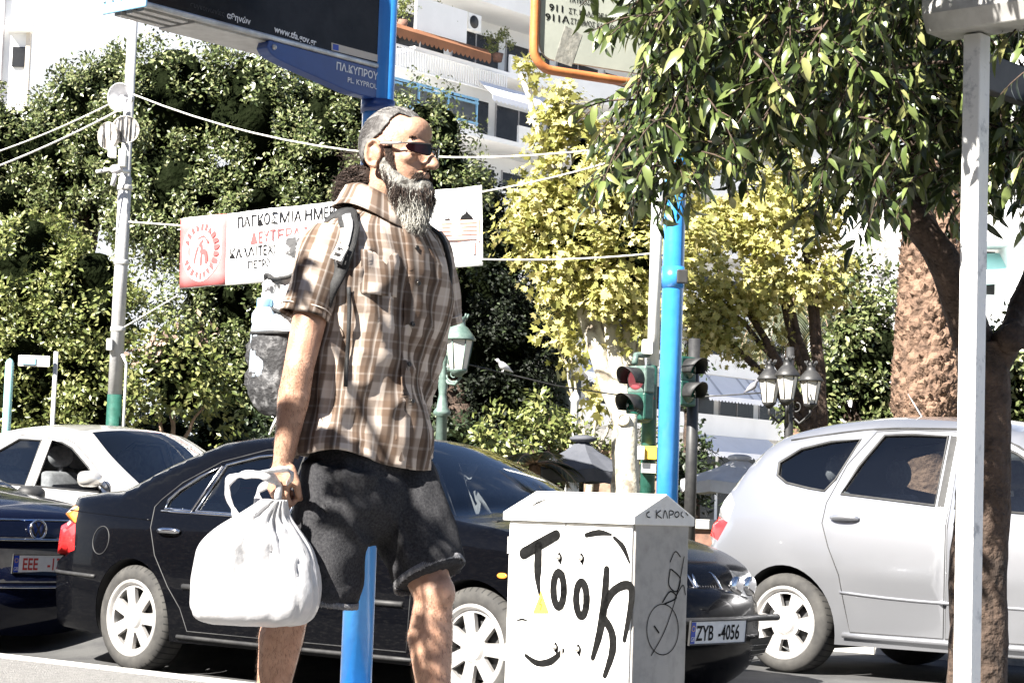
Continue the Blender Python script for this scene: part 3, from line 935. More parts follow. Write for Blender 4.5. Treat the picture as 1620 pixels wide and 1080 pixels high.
# ---- the black saloon
BMW_R = P(205, 977, 12.7)
spec = dict(w=0.872, wb=2.725, arch=0.355, wheel_r=0.318, rim_r=0.222, sill=0.20, spokes=7, style='wedge', paint=M['paint_black'], seal=M['chrome'],
    dash_x=2.15, dash_z=0.92, round=0.07,
    top=[(-0.78, 0.22, 'p'), (-0.90, 0.27), (-0.955, 0.42), (-0.955, 0.56), (-0.915, 0.63), (-0.90, 0.72), (-0.905, 0.90), (-0.885, 1.00), (-0.82, 1.035), (-0.55, 1.06), (-0.30, 1.085, 'gr'), (0.05, 1.24), (0.35, 1.345), (0.48, 1.38, 'p'), (0.80, 1.41), (1.15, 1.418), (1.5, 1.40), (1.64, 1.378, 'gf'), (1.95, 1.24), (2.25, 1.085), (2.44, 0.985, 'p'), (2.8, 0.935), (3.15, 0.86), (3.36, 0.785), (3.44, 0.735, 'lamp'), (3.475, 0.66), (3.485, 0.595, 'p'), (3.52, 0.56), (3.535, 0.45), (3.52, 0.36), (3.46, 0.27), (3.38, 0.20)],
    crown=[(0, 0.06), (0.1, 0.08), (0.25, 0.04), (0.4, 0.05), (0.5, 0.035), (0.6, 0.05), (0.72, 0.03), (0.8, 0.06), (0.88, 0.12), (1, 0.12)],
    zprof=[(0.18, 0.93), (0.26, 0.965), (0.42, 0.992), (0.58, 1.0), (0.72, 0.992), (0.86, 0.965), (0.95, 0.925), (1.05, 0.875), (1.2, 0.79), (1.32, 0.715), (1.42, 0.665)],
    plan=[(-0.96, 0.78), (-0.85, 0.865), (-0.6, 0.935), (-0.2, 0.98), (0.5, 1.0), (1.8, 1.0), (2.5, 0.985), (3.0, 0.95), (3.25, 0.90), (3.42, 0.82), (3.54, 0.70)],
    regions=[('d:rear', [(0.11, 0.985), (0.14, 0.86), (0.22, 0.70), (0.36, 0.52), (0.47, 0.40), (0.52, 0.27), (1.238, 0.27), (1.245, 0.93), (1.225, 1.345), (0.90, 1.338), (0.55, 1.265), (0.28, 1.135), (0.15, 1.03)], 0),
             ('d:front', [(1.252, 0.27), (2.28, 0.27), (2.31, 0.45), (2.31, 0.86), (2.22, 0.95), (1.98, 1.14), (1.72, 1.29), (1.55, 1.335), (1.232, 1.345), (1.252, 0.93)], 0),
             ('w:rear', [(0.215, 0.975), (0.46, 0.968), (0.565, 1.235), (0.42, 1.175), (0.28, 1.09), (0.215, 1.03)], 0),
             ('w:rear2', [(0.50, 0.967), (1.13, 0.955), (1.10, 1.315), (0.86, 1.298), (0.60, 1.245)], 0),
             ('w:front', [(1.30, 0.952), (2.16, 0.94), (1.93, 1.12), (1.70, 1.255), (1.55, 1.305), (1.28, 1.318)], 0),
             ('l:tail', [(-0.93, 0.66), (-0.62, 0.70), (-0.66, 0.86), (-0.92, 0.88)], 0),
             ('l:amber', [(-0.92, 0.885), (-0.66, 0.866), (-0.69, 0.965), (-0.90, 0.98)], 0),
             ('l:head', [(3.10, 0.66), (3.44, 0.60), (3.44, 0.70), (3.36, 0.755), (3.16, 0.775)], 0)])
BW = Car('saloon_car', 'black dusty saloon car right behind the walking man, with chrome window line', 'cars waiting in the street', spec, BMW_R + NRM * 0.85 - V((0, 0, BMW_R.z)))
BW.skin()
BW.interior(1.35, 0.45, 0.52)
BW.handle(0.33, 0.845, 'd:rear', m=M['chrome'], L=0.2)
BW.handle(1.40, 0.835, 'd:front', m=M['chrome'], L=0.2)
BW.mirror(2.15, 0.96, M['paint_black'])
BW.strip('side_moulding', [(0.50, 0.53), (1.2, 0.525), (2.27, 0.52)], 0.016, M['black_plastic'], off=0.002)
BW.strip('bumper_moulding', [(-0.36, 0.55), (-0.6, 0.555), (-0.90, 0.56)], 0.012, M['black_plastic'])
BW.strip('waist_line', [(-0.80, 0.945), (-0.3, 0.925), (0.12, 0.905)], 0.0045, M['paint_black'], off=-0.001)
BW.strip('waist_trim', [(0.19, 0.962), (0.8, 0.95), (1.4, 0.94), (2.2, 0.925)], 0.008, M['chrome'])
BW.strip('sill_line', [(0.42, 0.235), (1.3, 0.23), (2.36, 0.23)], 0.012, M['black_plastic'])
for sg in (-1, 1):
    b = MB(); cc = [(-0.33 + 0.085 * math.cos(a), 0.77 + 0.085 * math.sin(a)) for a in [2 * math.pi * k / 28 for k in range(28)]] if sg < 0 else None
    if cc:
        ring = [BW.side(x, z, 0.0005) for x, z in cc]; b.tube(ring + ring[:2], 0.0035, 6, caps=False); b.build('fuel_flap', M['black_plastic'], BW.root)
    b = MB(); b.ell(BW.side(2.93, 0.70, 0.004, sg), (0.035, 0.008, 0.016), n=8); b.build('side_repeater', M['tail_amber'], BW.root)
# nose of the saloon
for sg in (-1, 1):
    kd = thing('kidney_grille', None, None); kd.parent = BW.root
    fr = [(0.025, 0.60), (0.205, 0.605), (0.225, 0.64), (0.215, 0.715), (0.18, 0.735), (0.05, 0.735), (0.02, 0.715)]
    fr = cr(fr, 3, True)
    b = MB(); ring = [BW.front(sg * y, z, 0.008) for y, z in fr]; b.tube(ring + ring[:2], 0.010, 8, caps=False); b.build('chrome_surround', M['chrome'], kd)
    b = MB(); b.add([BW.front(sg * y, z, 0.003) for y, z in fr], [tuple(range(len(fr)))[::sg]]); b.build('grille_mesh', M['black_plastic'], kd)
    b = MB()
    for k in range(7):
        y = sg * (0.045 + 0.024 * k)
        b.tube([BW.front(y, 0.612, 0.006), BW.front(y, 0.67, 0.006), BW.front(y, 0.728, 0.006)], 0.003, 5)
    b.build('grille_bars', M['dark_metal'], kd)
    for yy in (0.40, 0.56):
        b = MB(); c = BW.front(sg * yy, 0.665, 0.012); b.ell(c, (0.02, 0.062, 0.055), n=10); b.build('headlamp_lens', M['chrome'], BW.root)
    b = MB(); b.add([BW.front(sg * y, z, 0.006) for y, z in ((0.42, 0.30), (0.72, 0.31), (0.73, 0.40), (0.42, 0.395))], [(0, 1, 2, 3)[::sg]])
    b.build('fog_intake', M['black_plastic'], BW.root)
b = MB(); b.add([BW.front(y, z, 0.006) for y, z in ((-0.36, 0.25), (0.36, 0.25), (0.38, 0.385), (-0.38, 0.385))], [(0, 1, 2, 3)]); b.build('lower_intake', M['black_plastic'], BW.root)
b = MB()
for k in range(4):
    b.tube([BW.front(y, 0.275 + 0.028 * k, 0.009) for y in (-0.7, -0.5, -0.25, 0, 0.25, 0.5, 0.7)], 0.004, 5)
b.tube([BW.front(y, 0.50, 0.004) for y in [-0.78 + 0.12 * k for k in range(14)]], 0.018, 8)
b.build('bumper_strip', M['black_plastic'], BW.root)
BW.plate(0.02, 0.445, [('ZYB', -0.2), ('-4056', -0.005)], M['black_print'], L=0.50)
b = MB(); b.box((2.60, -0.45, 0.975), (0.09, 0.22, 0.004)); b.build('cowl_vent', M['black_plastic'], BW.root)
b = MB(); b.tube([BW.surf(135, -0.8)[0] + V((0, 0, 0.02)), BW.surf(135, 0.1)[0] + V((0, 0, 0.02))], 0.008, 6); b.build('wiper', M['black_plastic'], BW.root)

# ---- the silver hatchback
HR = P(1237, 982, 12.7)
H_root = HR + NRM * 0.83; H_root.z = 0.12
spec = dict(w=0.848, wb=2.50, arch=0.345, wheel_r=0.298, rim_r=0.212, sill=0.19, spokes=6, style='paddle', paint=M['paint_silver'],
    dash_x=2.05, dash_z=0.98, round=0.075,
    top=[(-0.42, 0.20, 'p'), (-0.60, 0.26), (-0.665, 0.40), (-0.675, 0.55), (-0.655, 0.70), (-0.635, 0.84), (-0.585, 0.98, 'gr'), (-0.45, 1.18), (-0.30, 1.345), (-0.20, 1.415, 'p'), (-0.03, 1.465), (0.22, 1.508), (0.55, 1.53), (1.0, 1.515), (1.35, 1.46), (1.46, 1.435, 'gf'), (1.8, 1.27), (2.15, 1.09), (2.36, 0.99, 'p'), (2.7, 0.90), (3.0, 0.78), (3.14, 0.66, 'lamp'), (3.19, 0.56, 'p'), (3.21, 0.42), (3.17, 0.28), (3.05, 0.19)],
    crown=[(0, 0.06), (0.12, 0.10), (0.3, 0.07), (0.42, 0.05), (0.5, 0.04), (0.62, 0.06), (0.78, 0.04), (0.86, 0.1), (1, 0.12)],
    zprof=[(0.18, 0.90), (0.28, 0.935), (0.45, 0.970), (0.60, 1.0), (0.64, 1.002), (0.78, 0.992), (0.92, 0.965), (1.05, 0.925), (1.2, 0.86), (1.35, 0.785), (1.48, 0.70), (1.54, 0.66)],
    plan=[(-0.68, 0.80), (-0.6, 0.865), (-0.42, 0.925), (-0.1, 0.975), (0.4, 1.0), (1.7, 1.0), (2.4, 0.975), (2.8, 0.92), (3.05, 0.84), (3.2, 0.72)],
    regions=[('d:rear', [(0.27, 1.02), (0.26, 0.90), (0.32, 0.76), (0.40, 0.60), (0.42, 0.45), (0.45, 0.27), (1.065, 0.27), (1.085, 0.90), (1.055, 1.45), (0.72, 1.462), (0.50, 1.452), (0.36, 1.25)], 0),
             ('d:front', [(1.079, 0.27), (2.10, 0.27), (2.13, 0.5), (2.12, 0.86), (2.03, 1.0), (1.72, 1.22), (1.45, 1.37), (1.30, 1.42), (1.069, 1.447), (1.099, 0.9)], 0),
             ('w:body', [(-0.14, 1.26), (-0.13, 1.18), (-0.05, 1.135), (0.12, 1.105), (0.24, 1.09), (0.30, 1.16), (0.405, 1.405), (0.20, 1.39), (0.0, 1.345)], 0),
             ('w:rear', [(0.36, 1.075), (1.00, 1.02), (0.985, 1.425), (0.74, 1.435), (0.56, 1.430), (0.44, 1.24)], 0),
             ('w:front', [(1.13, 1.01), (1.99, 0.97), (1.72, 1.17), (1.45, 1.325), (1.28, 1.385), (1.12, 1.415)], 0),
             ('l:black', [(1.015, 1.015), (1.062, 1.01), (1.048, 1.425), (1.0, 1.43)], 0),
             ('l:clear', [(-0.62, 0.93), (-0.46, 0.895), (-0.43, 1.0), (-0.48, 1.07), (-0.555, 1.09)], 0),
             ('l:tail', [(-0.635, 0.80), (-0.54, 0.77), (-0.465, 0.885), (-0.622, 0.922)], 0)])
HO = Car('hatchback_car', 'silver hatchback car with five doors, behind the white post and the leaning tree', 'cars waiting in the street', spec, H_root)
HO.skin()
HO.interior(1.10, 0.28, 0.60)
HO.handle(0.42, 0.935, 'd:rear', L=0.19)
HO.handle(1.24, 0.92, 'd:front', L=0.19)
HO.mirror(1.98, 1.0, M['paint_silver'])
HO.strip('sill_trim', [(0.40, 0.25), (1.2, 0.245), (2.12, 0.245)], 0.018, M['paint_silver'], off=0.002)
HO.strip('door_crease', [(0.40, 0.50), (0.9, 0.475), (2.05, 0.46)], 0.009, M['paint_silver'], off=-0.002)
HO.strip('drip_rail', [(-0.1, 1.40), (0.4, 1.462), (0.8, 1.472), (1.25, 1.44), (1.7, 1.24)], 0.006, M['black_plastic'], off=-0.002)
b = MB(); a0 = HO.surf(72, -0.35)[0]; b.tube([a0, a0 + V((-0.10, 0, 0.14))], [0.006, 0.003], 6); b.build('aerial', M['alu'], HO.root)

# ---- the navy car with the badge, front only in view
VF = P(57, 838, 14.0)
spec = dict(w=0.86, wb=2.55, arch=0.35, wheel_r=0.31, rim_r=0.21, sill=0.20, spokes=6, style='paddle', paint=M['paint_navy'],
    dash_x=2.0, dash_z=0.95, round=0.07,
    top=[(-0.65, 0.22, 'p'), (-0.82, 0.30), (-0.86, 0.50), (-0.84, 0.75), (-0.80, 1.0, 'gr'), (-0.55, 1.30), (-0.42, 1.40, 'p'), (0.1, 1.46), (0.6, 1.475), (1.1, 1.45), (1.3, 1.42, 'gf'), (1.65, 1.26), (2.0, 1.12), (2.22, 1.045, 'p'), (2.6, 1.0), (2.95, 0.955), (3.16, 0.905), (3.25, 0.86), (3.285, 0.77), (3.295, 0.68), (3.305, 0.58), (3.32, 0.48), (3.325, 0.40), (3.31, 0.30), (3.22, 0.2)],
    crown=[(0, 0.06), (0.15, 0.08), (0.35, 0.05), (0.5, 0.04), (0.6, 0.05), (0.72, 0.035), (0.82, 0.06), (0.88, 0.11), (1, 0.13)],
    zprof=[(0.18, 0.93), (0.28, 0.97), (0.45, 0.995), (0.6, 1.0), (0.75, 0.99), (0.9, 0.955), (1.0, 0.915), (1.15, 0.84), (1.3, 0.75), (1.46, 0.66)],
    plan=[(-0.86, 0.80), (-0.6, 0.92), (0, 0.98), (0.5, 1.0), (1.8, 1.0), (2.4, 0.98), (2.8, 0.94), (3.05, 0.88), (3.25, 0.78), (3.34, 0.70)],
    regions=[('d:rear', [(0.15, 0.98), (0.2, 0.8), (0.4, 0.5), (0.45, 0.27), (1.05, 0.27), (1.07, 0.95), (1.04, 1.37), (0.5, 1.385), (0.2, 1.2)], 0),
             ('d:front', [(1.065, 0.27), (2.1, 0.27), (2.14, 0.5), (2.12, 0.88), (1.9, 1.05), (1.5, 1.26), (1.25, 1.36), (1.055, 1.368), (1.085, 0.95)], 0),
             ('w:rear', [(0.24, 1.0), (0.98, 0.985), (0.96, 1.345), (0.52, 1.35), (0.3, 1.18)], 0),
             ('w:front', [(1.12, 0.985), (1.98, 0.955), (1.48, 1.22), (1.25, 1.32), (1.10, 1.335)], 0),
             ('l:head', [(2.92, 0.76), (3.24, 0.68), (3.25, 0.80), (3.14, 0.86), (2.98, 0.895)], 0)])
VW = Car('hatchback_car', 'navy blue car with round chrome grille badge and red lettered number plate', 'cars waiting in the street', spec, V((0, 0, 0)))
lp = VW.front(0, 0.80)
vr = VF - DIR * lp.x; vr.z = 0
VW.root.location = vr
VW.skin()
VW.interior(1.15, 0.3, 0.55)
VW.mirror(1.98, 0.97, M['black_plastic'])
bg_ = MB(); ys = [-0.56 + 0.08 * k for k in range(15)]
bg_.loft([[VW.front(y, 0.735, 0.004), VW.front(y, 0.855, 0.004)] for y in ys], False)
bg_.build('grille', M['black_plastic'], VW.root)
for z, r_ in ((0.86, 0.008), (0.735, 0.009), (0.43, 0.007)):
    b = MB(); b.tube([VW.front(y, z, 0.010) for y in [-0.60 + 0.08 * k for k in range(16)]], r_, 8); b.build('chrome_bar', M['chrome'], VW.root)
b = MB(); b.loft([[VW.front(y, z, 0.005) for z in (0.46, 0.56, 0.68)] for y in [-0.5 + 0.1 * k for k in range(11)]], False); b.build('bumper_intake', M['black_plastic'], VW.root)
bd = thing('badge', None, None); bd.parent = VW.root
c = VW.front(0, 0.80, 0.02); ux, uy, un = V((0, -1, 0)), V((0, 0, 1)), V((-1, 0, 0)); un = V((1, 0, 0)); ux = V((0, 1, 0))
b = MB(); b.lathe([(0.062, -0.012), (0.062, 0.002), (0.001, 0.002)], c, (ux, uy, un), 36); b.build('badge_disc', M['blue_dark'], bd)
b = MB(); b.tube([c + ux * 0.062 * math.cos(2 * math.pi * k / 36) + uy * 0.062 * math.sin(2 * math.pi * k / 36) + un * 0.003 for k in range(38)], 0.008, 8, caps=False)
b.build('badge_ring', M['chrome'], bd)
b = MB()
for pts in ([(-0.028, 0.052), (0.0, 0.002), (0.028, 0.052)], [(-0.053, 0.028), (-0.024, -0.05), (0.0, 0.0), (0.024, -0.05), (0.053, 0.028)]):
    for p, q in zip(pts, pts[1:]):
        d = (V(q) - V(p)).normalized(); nn = V((-d.y, d.x)) * 0.0055
        b.prism([tuple(V(p) - nn), tuple(V(q) - nn), tuple(V(q) + nn), tuple(V(p) + nn)], c + un * 0.002, ux, uy, un * 0.006)
b.build('badge_letters', M['chrome'], bd)
VW.plate(0.02, 0.58, [('EEE', -0.19), ('-1357', 0.01)], M['red_print'], L=0.52, off=0.03)

# ---- the silver car further left
H0 = V((HR.x, HR.y, 0))
S_root = H0 + DIR * (-8.55) + NRM * 0.83; S_root.z = 0.12
spec = dict(w=0.86, wb=2.6, arch=0.35, wheel_r=0.305, rim_r=0.21, sill=0.2, spokes=6, style='paddle', paint=M['paint_silver2'],
    dash_x=2.15, dash_z=0.95, round=0.075,
    top=[(-0.7, 0.22, 'p'), (-0.88, 0.30), (-0.92, 0.5), (-0.90, 0.8), (-0.86, 1.0), (-0.70, 1.05), (-0.45, 1.09, 'gr'), (0.0, 1.36), (0.15, 1.43, 'p'), (0.6, 1.49), (1.0, 1.495), (1.3, 1.46), (1.42, 1.44, 'gf'), (1.8, 1.24), (2.2, 1.05), (2.38, 0.98, 'p'), (2.8, 0.92), (3.2, 0.80), (3.34, 0.70, 'lamp'), (3.38, 0.6, 'p'), (3.41, 0.45), (3.36, 0.28), (3.25, 0.2)],
    crown=[(0, 0.06), (0.15, 0.08), (0.35, 0.05), (0.5, 0.04), (0.6, 0.06), (0.72, 0.035), (0.85, 0.09), (1, 0.12)],
    zprof=[(0.18, 0.93), (0.28, 0.97), (0.45, 0.995), (0.62, 1.0), (0.78, 0.99), (0.92, 0.96), (1.02, 0.92), (1.2, 0.84), (1.35, 0.76), (1.48, 0.68)],
    plan=[(-0.92, 0.8), (-0.6, 0.92), (-0.1, 0.98), (0.5, 1.0), (1.8, 1.0), (2.5, 0.98), (2.95, 0.93), (3.2, 0.85), (3.4, 0.72)],
    regions=[('d:rear', [(0.1, 1.0), (0.2, 0.75), (0.42, 0.45), (0.45, 0.27), (1.03, 0.27), (1.05, 0.95), (1.02, 1.40), (0.62, 1.42), (0.3, 1.3)], 0),
             ('d:front', [(1.045, 0.27), (2.16, 0.27), (2.19, 0.5), (2.18, 0.86), (2.06, 1.0), (1.75, 1.19), (1.42, 1.35), (1.25, 1.39), (1.035, 1.40), (1.065, 0.95)], 0),
             ('w:rear', [(0.24, 1.02), (0.96, 0.985), (0.94, 1.375), (0.62, 1.385), (0.38, 1.27)], 0),
             ('l:head', [(2.98, 0.68), (3.32, 0.60), (3.30, 0.70), (3.16, 0.79), (3.04, 0.80)], 0)])
# its front window is wound down: an opening, so the pane is left at the sill
SV = Car('saloon_car', 'champagne silver car at the left with its front side window wound down', 'cars waiting in the street', spec, S_root)
spec['regions'].append(('w:front', [(1.10, 0.985), (2.0, 0.95), (1.72, 1.15), (1.40, 1.31), (1.24, 1.355), (1.09, 1.375)], 0))
SV.skin()
for sg in (-1, 1):
    for ch in list(SV.doors[sg]['d:front'].children):
        if ch.name.startswith('window') and sg < 0:
            bpy.data.objects.remove(ch)
SV.interior(1.05, 0.3, 0.62)
SV.mirror(2.02, 0.99, M['paint_silver2'])
SV.handle(1.2, 0.86, 'd:front')
SV.handle(0.38, 0.87, 'd:rear')

# ------------------------------------------------------------------ street furniture near the camera
UP = V((0, 0, 1))


def on_plane(px, py, o, n):
    d = CROT @ V(((px - 810) / F, (540 - py) / F, -1))
    return CAM_LOC + d * ((V(o) - CAM_LOC).dot(n) / d.dot(n))


class Face:
    """a real flat face of an object, addressed in metres along it"""
    def __init__(s, o, ux, uy):
        s.o = V(o); s.ux = ux.normalized(); s.uy = uy.normalized(); s.n = s.ux.cross(s.uy)

    def at(s, px, py):
        p = on_plane(px, py, s.o, s.n) - s.o
        return (p.dot(s.ux), p.dot(s.uy))

    def p(s, u, v, off=0.0):
        return s.o + s.ux * u + s.uy * v + s.n * off


def stroke(b, face, pts, w, off=0.0012, th=0.0012, sub=5):
    """a painted stroke: flat ribbon with rounded ends along points (u, v) with widths in metres"""
    ws = w if isinstance(w, (list, tuple)) else [w] * len(pts)
    q = cr([(p[0], p[1], ww) for p, ww in zip(pts, ws)], sub) if len(pts) > 2 else [(p[0], p[1], ww) for p, ww in zip(pts, ws)]
    n = len(q); L = []; Rr = []
    for i, (x, y, ww) in enumerate(q):
        a = V(q[max(i - 1, 0)][:2]); c = V(q[min(i + 1, n - 1)][:2]); t = (c - a).normalized(); m = V((-t.y, t.x))
        jit = 1 + 0.10 * noise.noise(V((x * 60, y * 60, 3)))
        L.append(V((x, y)) + m * ww / 2 * jit); Rr.append(V((x, y)) - m * ww / 2 * jit)
    def cap(i, sgn):
        x, y, ww = q[i]
        a = V(q[max(i - 1, 0)][:2]); c = V(q[min(i + 1, n - 1)][:2]); t = (c - a).normalized() * sgn; m = V((-t.y, t.x))
        return [V((x, y)) + (m * math.cos(k * math.pi / 6) + t * math.sin(k * math.pi / 6)) * ww / 2 for k in range(1, 6)]
    vs = [face.p(v.x, v.y, off) for v in L] + [face.p(v.x, v.y, off) for v in Rr]
    fs = [(i, i + n, i + n + 1, i + 1) for i in range(n - 1)]
    for i, sgn in ((n - 1, 1), (0, -1)):
        cp = cap(i, sgn); bs = len(vs)
        vs += [face.p(v.x, v.y, off) for v in cp]
        ring = ([i] + list(range(bs, bs + 5)) + [i + n]) if sgn > 0 else ([i + n] + list(range(bs, bs + 5)) + [i])
        fs.append(tuple(ring))
    b.add(vs, fs)


# ---- blue pole with the electronic arrival sign
PB = P(566, 1000, 8.3); PB.z = PZ
A1 = V((-0.64, -0.77, 0)).normalized()
sg_ = thing('bus_stop_sign', 'tall blue pole with dark electronic arrival sign reading ΠΛ.ΚΥΠΡΟΥ, behind the walking man', 'sign', PB)
b = MB(); b.lathe([(0.062, 0), (0.062, 3.6)], PB, X3, 36); b.lathe([(0.11, 0), (0.11, 0.012)], PB, X3, 32)
b.build('pole', M['blue_paint'], sg_, True)
fc = Face(PB + V((0.77, -0.64, 0)) * 0.03, -A1, UP)      # u grows towards the pole, v is height above the pavement
u1, v1 = fc.at(606, 112); u0, v0 = fc.at(237, 3)
vb = (v1 + v0) / 2
uL = fc.at(228, 0)[0]
b = MB()
T_ = 0.21
def fbox(b, face, ua, ub, va, vb_, n0, n1, mi=0):
    vs = [face.p(u, v, n) for u in (ua, ub) for v in (va, vb_) for n in (n0, n1)]
    b.add(vs, [(0, 1, 3, 2), (4, 6, 7, 5), (0, 4, 5, 1), (2, 3, 7, 6), (0, 2, 6, 4), (1, 5, 7, 3)], mi)
u1 -= 0.02
fbox(b, fc, uL, u1, vb, vb + 0.75, -T_, 0); b.build('sign_housing', M['dark_metal'], sg_, True, bevel=0.004)
b = MB(); fbox(b, fc, uL + 0.012, u1 - 0.02, vb + 0.011, vb + 0.72, 0, 0.004); scr = b.build('screen', M['screen'], sg_, True)
b = MB(); fbox(b, fc, uL, u1, vb - 0.012, vb + 0.010, -0.012, 0.010); b.build('lower_rail', M['alu'], sg_, True, bevel=0.007)
b = MB(); fbox(b, fc, uL + 0.25, u1, vb - 0.018, vb - 0.001, -T_, -0.014); b.build('underside_panel', M['alu_matt'], sg_, True, bevel=0.002)
for k in range(3):
    b = MB(); fbox(b, fc, uL + 0.03, uL + 0.24, vb - 0.014, vb - 0.002, -T_ + 0.015 + 0.063 * k, -T_ + 0.05 + 0.063 * k); b.build('vent_slat', M['alu_matt'], sg_, True)
b = MB(); fbox(b, fc, uL - 0.012, uL - 0.001, vb - 0.015, vb + 0.76, -T_ - 0.006, 0.022); ec = b.build('end_cap', M['blue_light'], sg_, True, bevel=0.004)
b = MB()
for k in range(5):
    for vv in (0.03,):
        b.ell(fc.p(uL - 0.013, vb + vv, -0.02 - 0.045 * k), (0.006, 0.006, 0.006), n=6)
b.build('rivets', M['alu'], ec, True)
# fin with the name of the stop
pin = [fc.at(*q) for q in ((421, 75), (432, 90), (470, 109), (520, 131), (560, 148), (583, 153))]
top_ = [(u1 + 0.03, vb - 0.012), (pin[0][0] + 0.01, vb - 0.012)]
pin[-1] = (u1 + 0.03, pin[-1][1])
fin = cr(pin, 4) + top_
b = MB(); b.prism([(u, v) for u, v in fin], fc.p(0, 0, -0.055), fc.ux, fc.uy, fc.n * 0.06); fo = b.build('name_fin', M['blue_dark'], sg_, True, bevel=0.004)
b = MB(); b.ell(fc.p(pin[0][0] + 0.035, vb - 0.035, 0.006), (0.011, 0.011, 0.011), n=8); b.build('fin_bolt', M['alu'], fo, True)
b = MB(); b.lathe([(0.068, -0.05), (0.068, 0.0)], fc.p(u1 + 0.03, pin[-1][1], -0.03), X3, 32); b.build('pole_collar', M['blue_dark'], sg_, True)
def txt_on(face, body, a, c, mat_, parent, name='lettering', bold=0.0, off=0.0055, h=None, world=True):
    """lettering whose baseline runs from photo place a to c on a face"""
    ua, va = face.at(*a); ub, vb2 = face.at(*c)
    o = lettering(body, 1.0, V((0, 0, 0)), V((1, 0, 0)), V((0, 1, 0)), mat_, None, name)
    wd = max(v.co.x for v in o.data.vertices)
    bpy.data.objects.remove(o)
    L_ = math.hypot(ub - ua, vb2 - va); ux = (face.ux * (ub - ua) + face.uy * (vb2 - va)).normalized()
    uy = face.n.cross(ux)
    size = h / 0.73 if h else L_ / wd
    return lettering(body, size, face.p(ua, va, off), ux, uy, mat_, parent, name, th=0.0008, bold=bold * size, sx=(L_ / wd) / size, world=world)
txt_on(fc, 'www.tfa.gov.gr', (432, 51), (498, 73), M['white_print'], scr, bold=0.02)
txt_on(fc, 'συγκοινωνίες', (299, 11), (353, 27), M['dark_metal'], scr)
txt_on(fc, 'αθηνών', (357, 29), (394, 40), M['white_print'], scr, bold=0.02)
ftx = Face(fc.p(0, 0, 0.005), fc.ux, fc.uy)
txt_on(ftx, 'ΠΛ.ΚΥΠΡΟΥ', (531, 110), (597, 127), M['white_print'], fo, bold=0.02, off=0.001)
txt_on(ftx, 'PL. KYPROU', (549, 130), (597, 142), M['white_print'], fo, bold=0.012, off=0.001, h=0.021)
ps = [fc.at(*q) for q in ((523, 80), (606, 101), (606, 90), (523, 68))]
b = MB(); b.prism(ps, fc.p(0, 0, 0.0045), fc.ux, fc.uy, fc.n * 0.001); stk = b.build('sticker', M['plaster_beige'], scr, True)
ps = [fc.at(*q) for q in ((525, 79), (534, 81), (534, 72), (525, 70))]
b = MB(); b.prism(ps, fc.p(0, 0, 0.0057), fc.ux, fc.uy, fc.n * 0.0006); b.build('flag', M['plate_blue'], stk, True)

# ---- second blue pole with the route panel in an orange frame
PB2 = P(1056, 760, 7.75); PB2.z = PZ
ro = thing('bus_stop_sign', 'slimmer blue pole behind the white cabinet, with an orange framed route panel listing 911', 'sign', PB2)
b = MB(); b.lathe([(0.04, 0), (0.04, 3.4)], PB2, X3, 28)
b.lathe([(0.0425, 1.62), (0.0425, 1.70)], PB2, X3, 28)
b.build('pole', M['blue_paint'], ro, True)
b = MB(); b.box(PB2 + V((0.03, -0.045, 1.66)), (0.04, 0.03, 0.05)); b.build('pole_clamp', M['dark_metal'], ro, True, bevel=0.004)
f2 = Face(PB2 + V((0.5, -0.87, 0)) * 0.05, V((0.87, 0.5, 0)), UP)
c0 = f2.at(845, 60); c1 = f2.at(915, 120)
uL2, vB2 = c0[0], f2.at(900, 116)[1]
uR2 = -0.0
path = [(uL2, vB2 + 1.0), (uL2, vB2 + 0.5), (uL2, vB2 + 0.10)] + [(uL2 + 0.075 - 0.075 * math.cos(a), vB2 + 0.075 - 0.075 * math.sin(a)) for a in [R(90) * k / 8 for k in range(1, 9)]] + [(uL2 + 0.3, vB2), (uR2, vB2)]
b = MB(); b.tube([f2.p(u, v, 0) for u, v in path], 0.0165, 14); b.build('frame', M['orange_paint'], ro, True)
uP = f2.at(851, 60)[0] + 0.006; vP = vB2 + 0.036
pan = [(uP + 0.06 - 0.06 * math.cos(a), vP + 0.06 - 0.06 * math.sin(a)) for a in [R(90) * k / 8 for k in range(9)]] + [(uR2 - 0.03, vP), (uR2 - 0.03, vP + 0.9), (uP, vP + 0.9)]
b = MB(); b.prism(pan, f2.p(0, 0, -0.006), f2.ux, f2.uy, f2.n * 0.010); pn = b.build('route_panel', M['panel_grey'], ro, True, bevel=0.002)
b = MB(); fbox(b, f2, uL2 + 0.005, uP + 0.012, vP + 0.255, vP + 0.285, -0.01, 0.008); b.build('panel_clip', M['dark_metal'], ro, True, bevel=0.003)
for bd_, a, c in (('910', (868, -4), (890, -1)), ('ΤΑΥΡΟΣ', (898, 4), (932, 9)), ('911', (867, 17), (889, 20.5)), ('ΣΤ. ΚΑΛΛΙΘΕΑΣ', (898, 22), (966, 33)), ('911Α', (861, 32), (899, 38)), ('ΣΤΑΘΜΟΣ ΚΑΛΛΙΘΕΑΣ', (901, 38), (985, 52))):
    txt_on(f2, bd_, a, c, M['black_print'], pn, bold=0.014, off=0.0045, h=0.026 if bd_[0] == '9' else 0.020)
ps = [f2.at(*q) for q in ((876, 97), (903, 106), (920, 56), (893, 41))]
b = MB(); b.prism(ps, f2.p(0, 0, 0.0042), f2.ux, f2.uy, f2.n * 0.0006); b.build('tape_mark', M['tape'], pn, True)

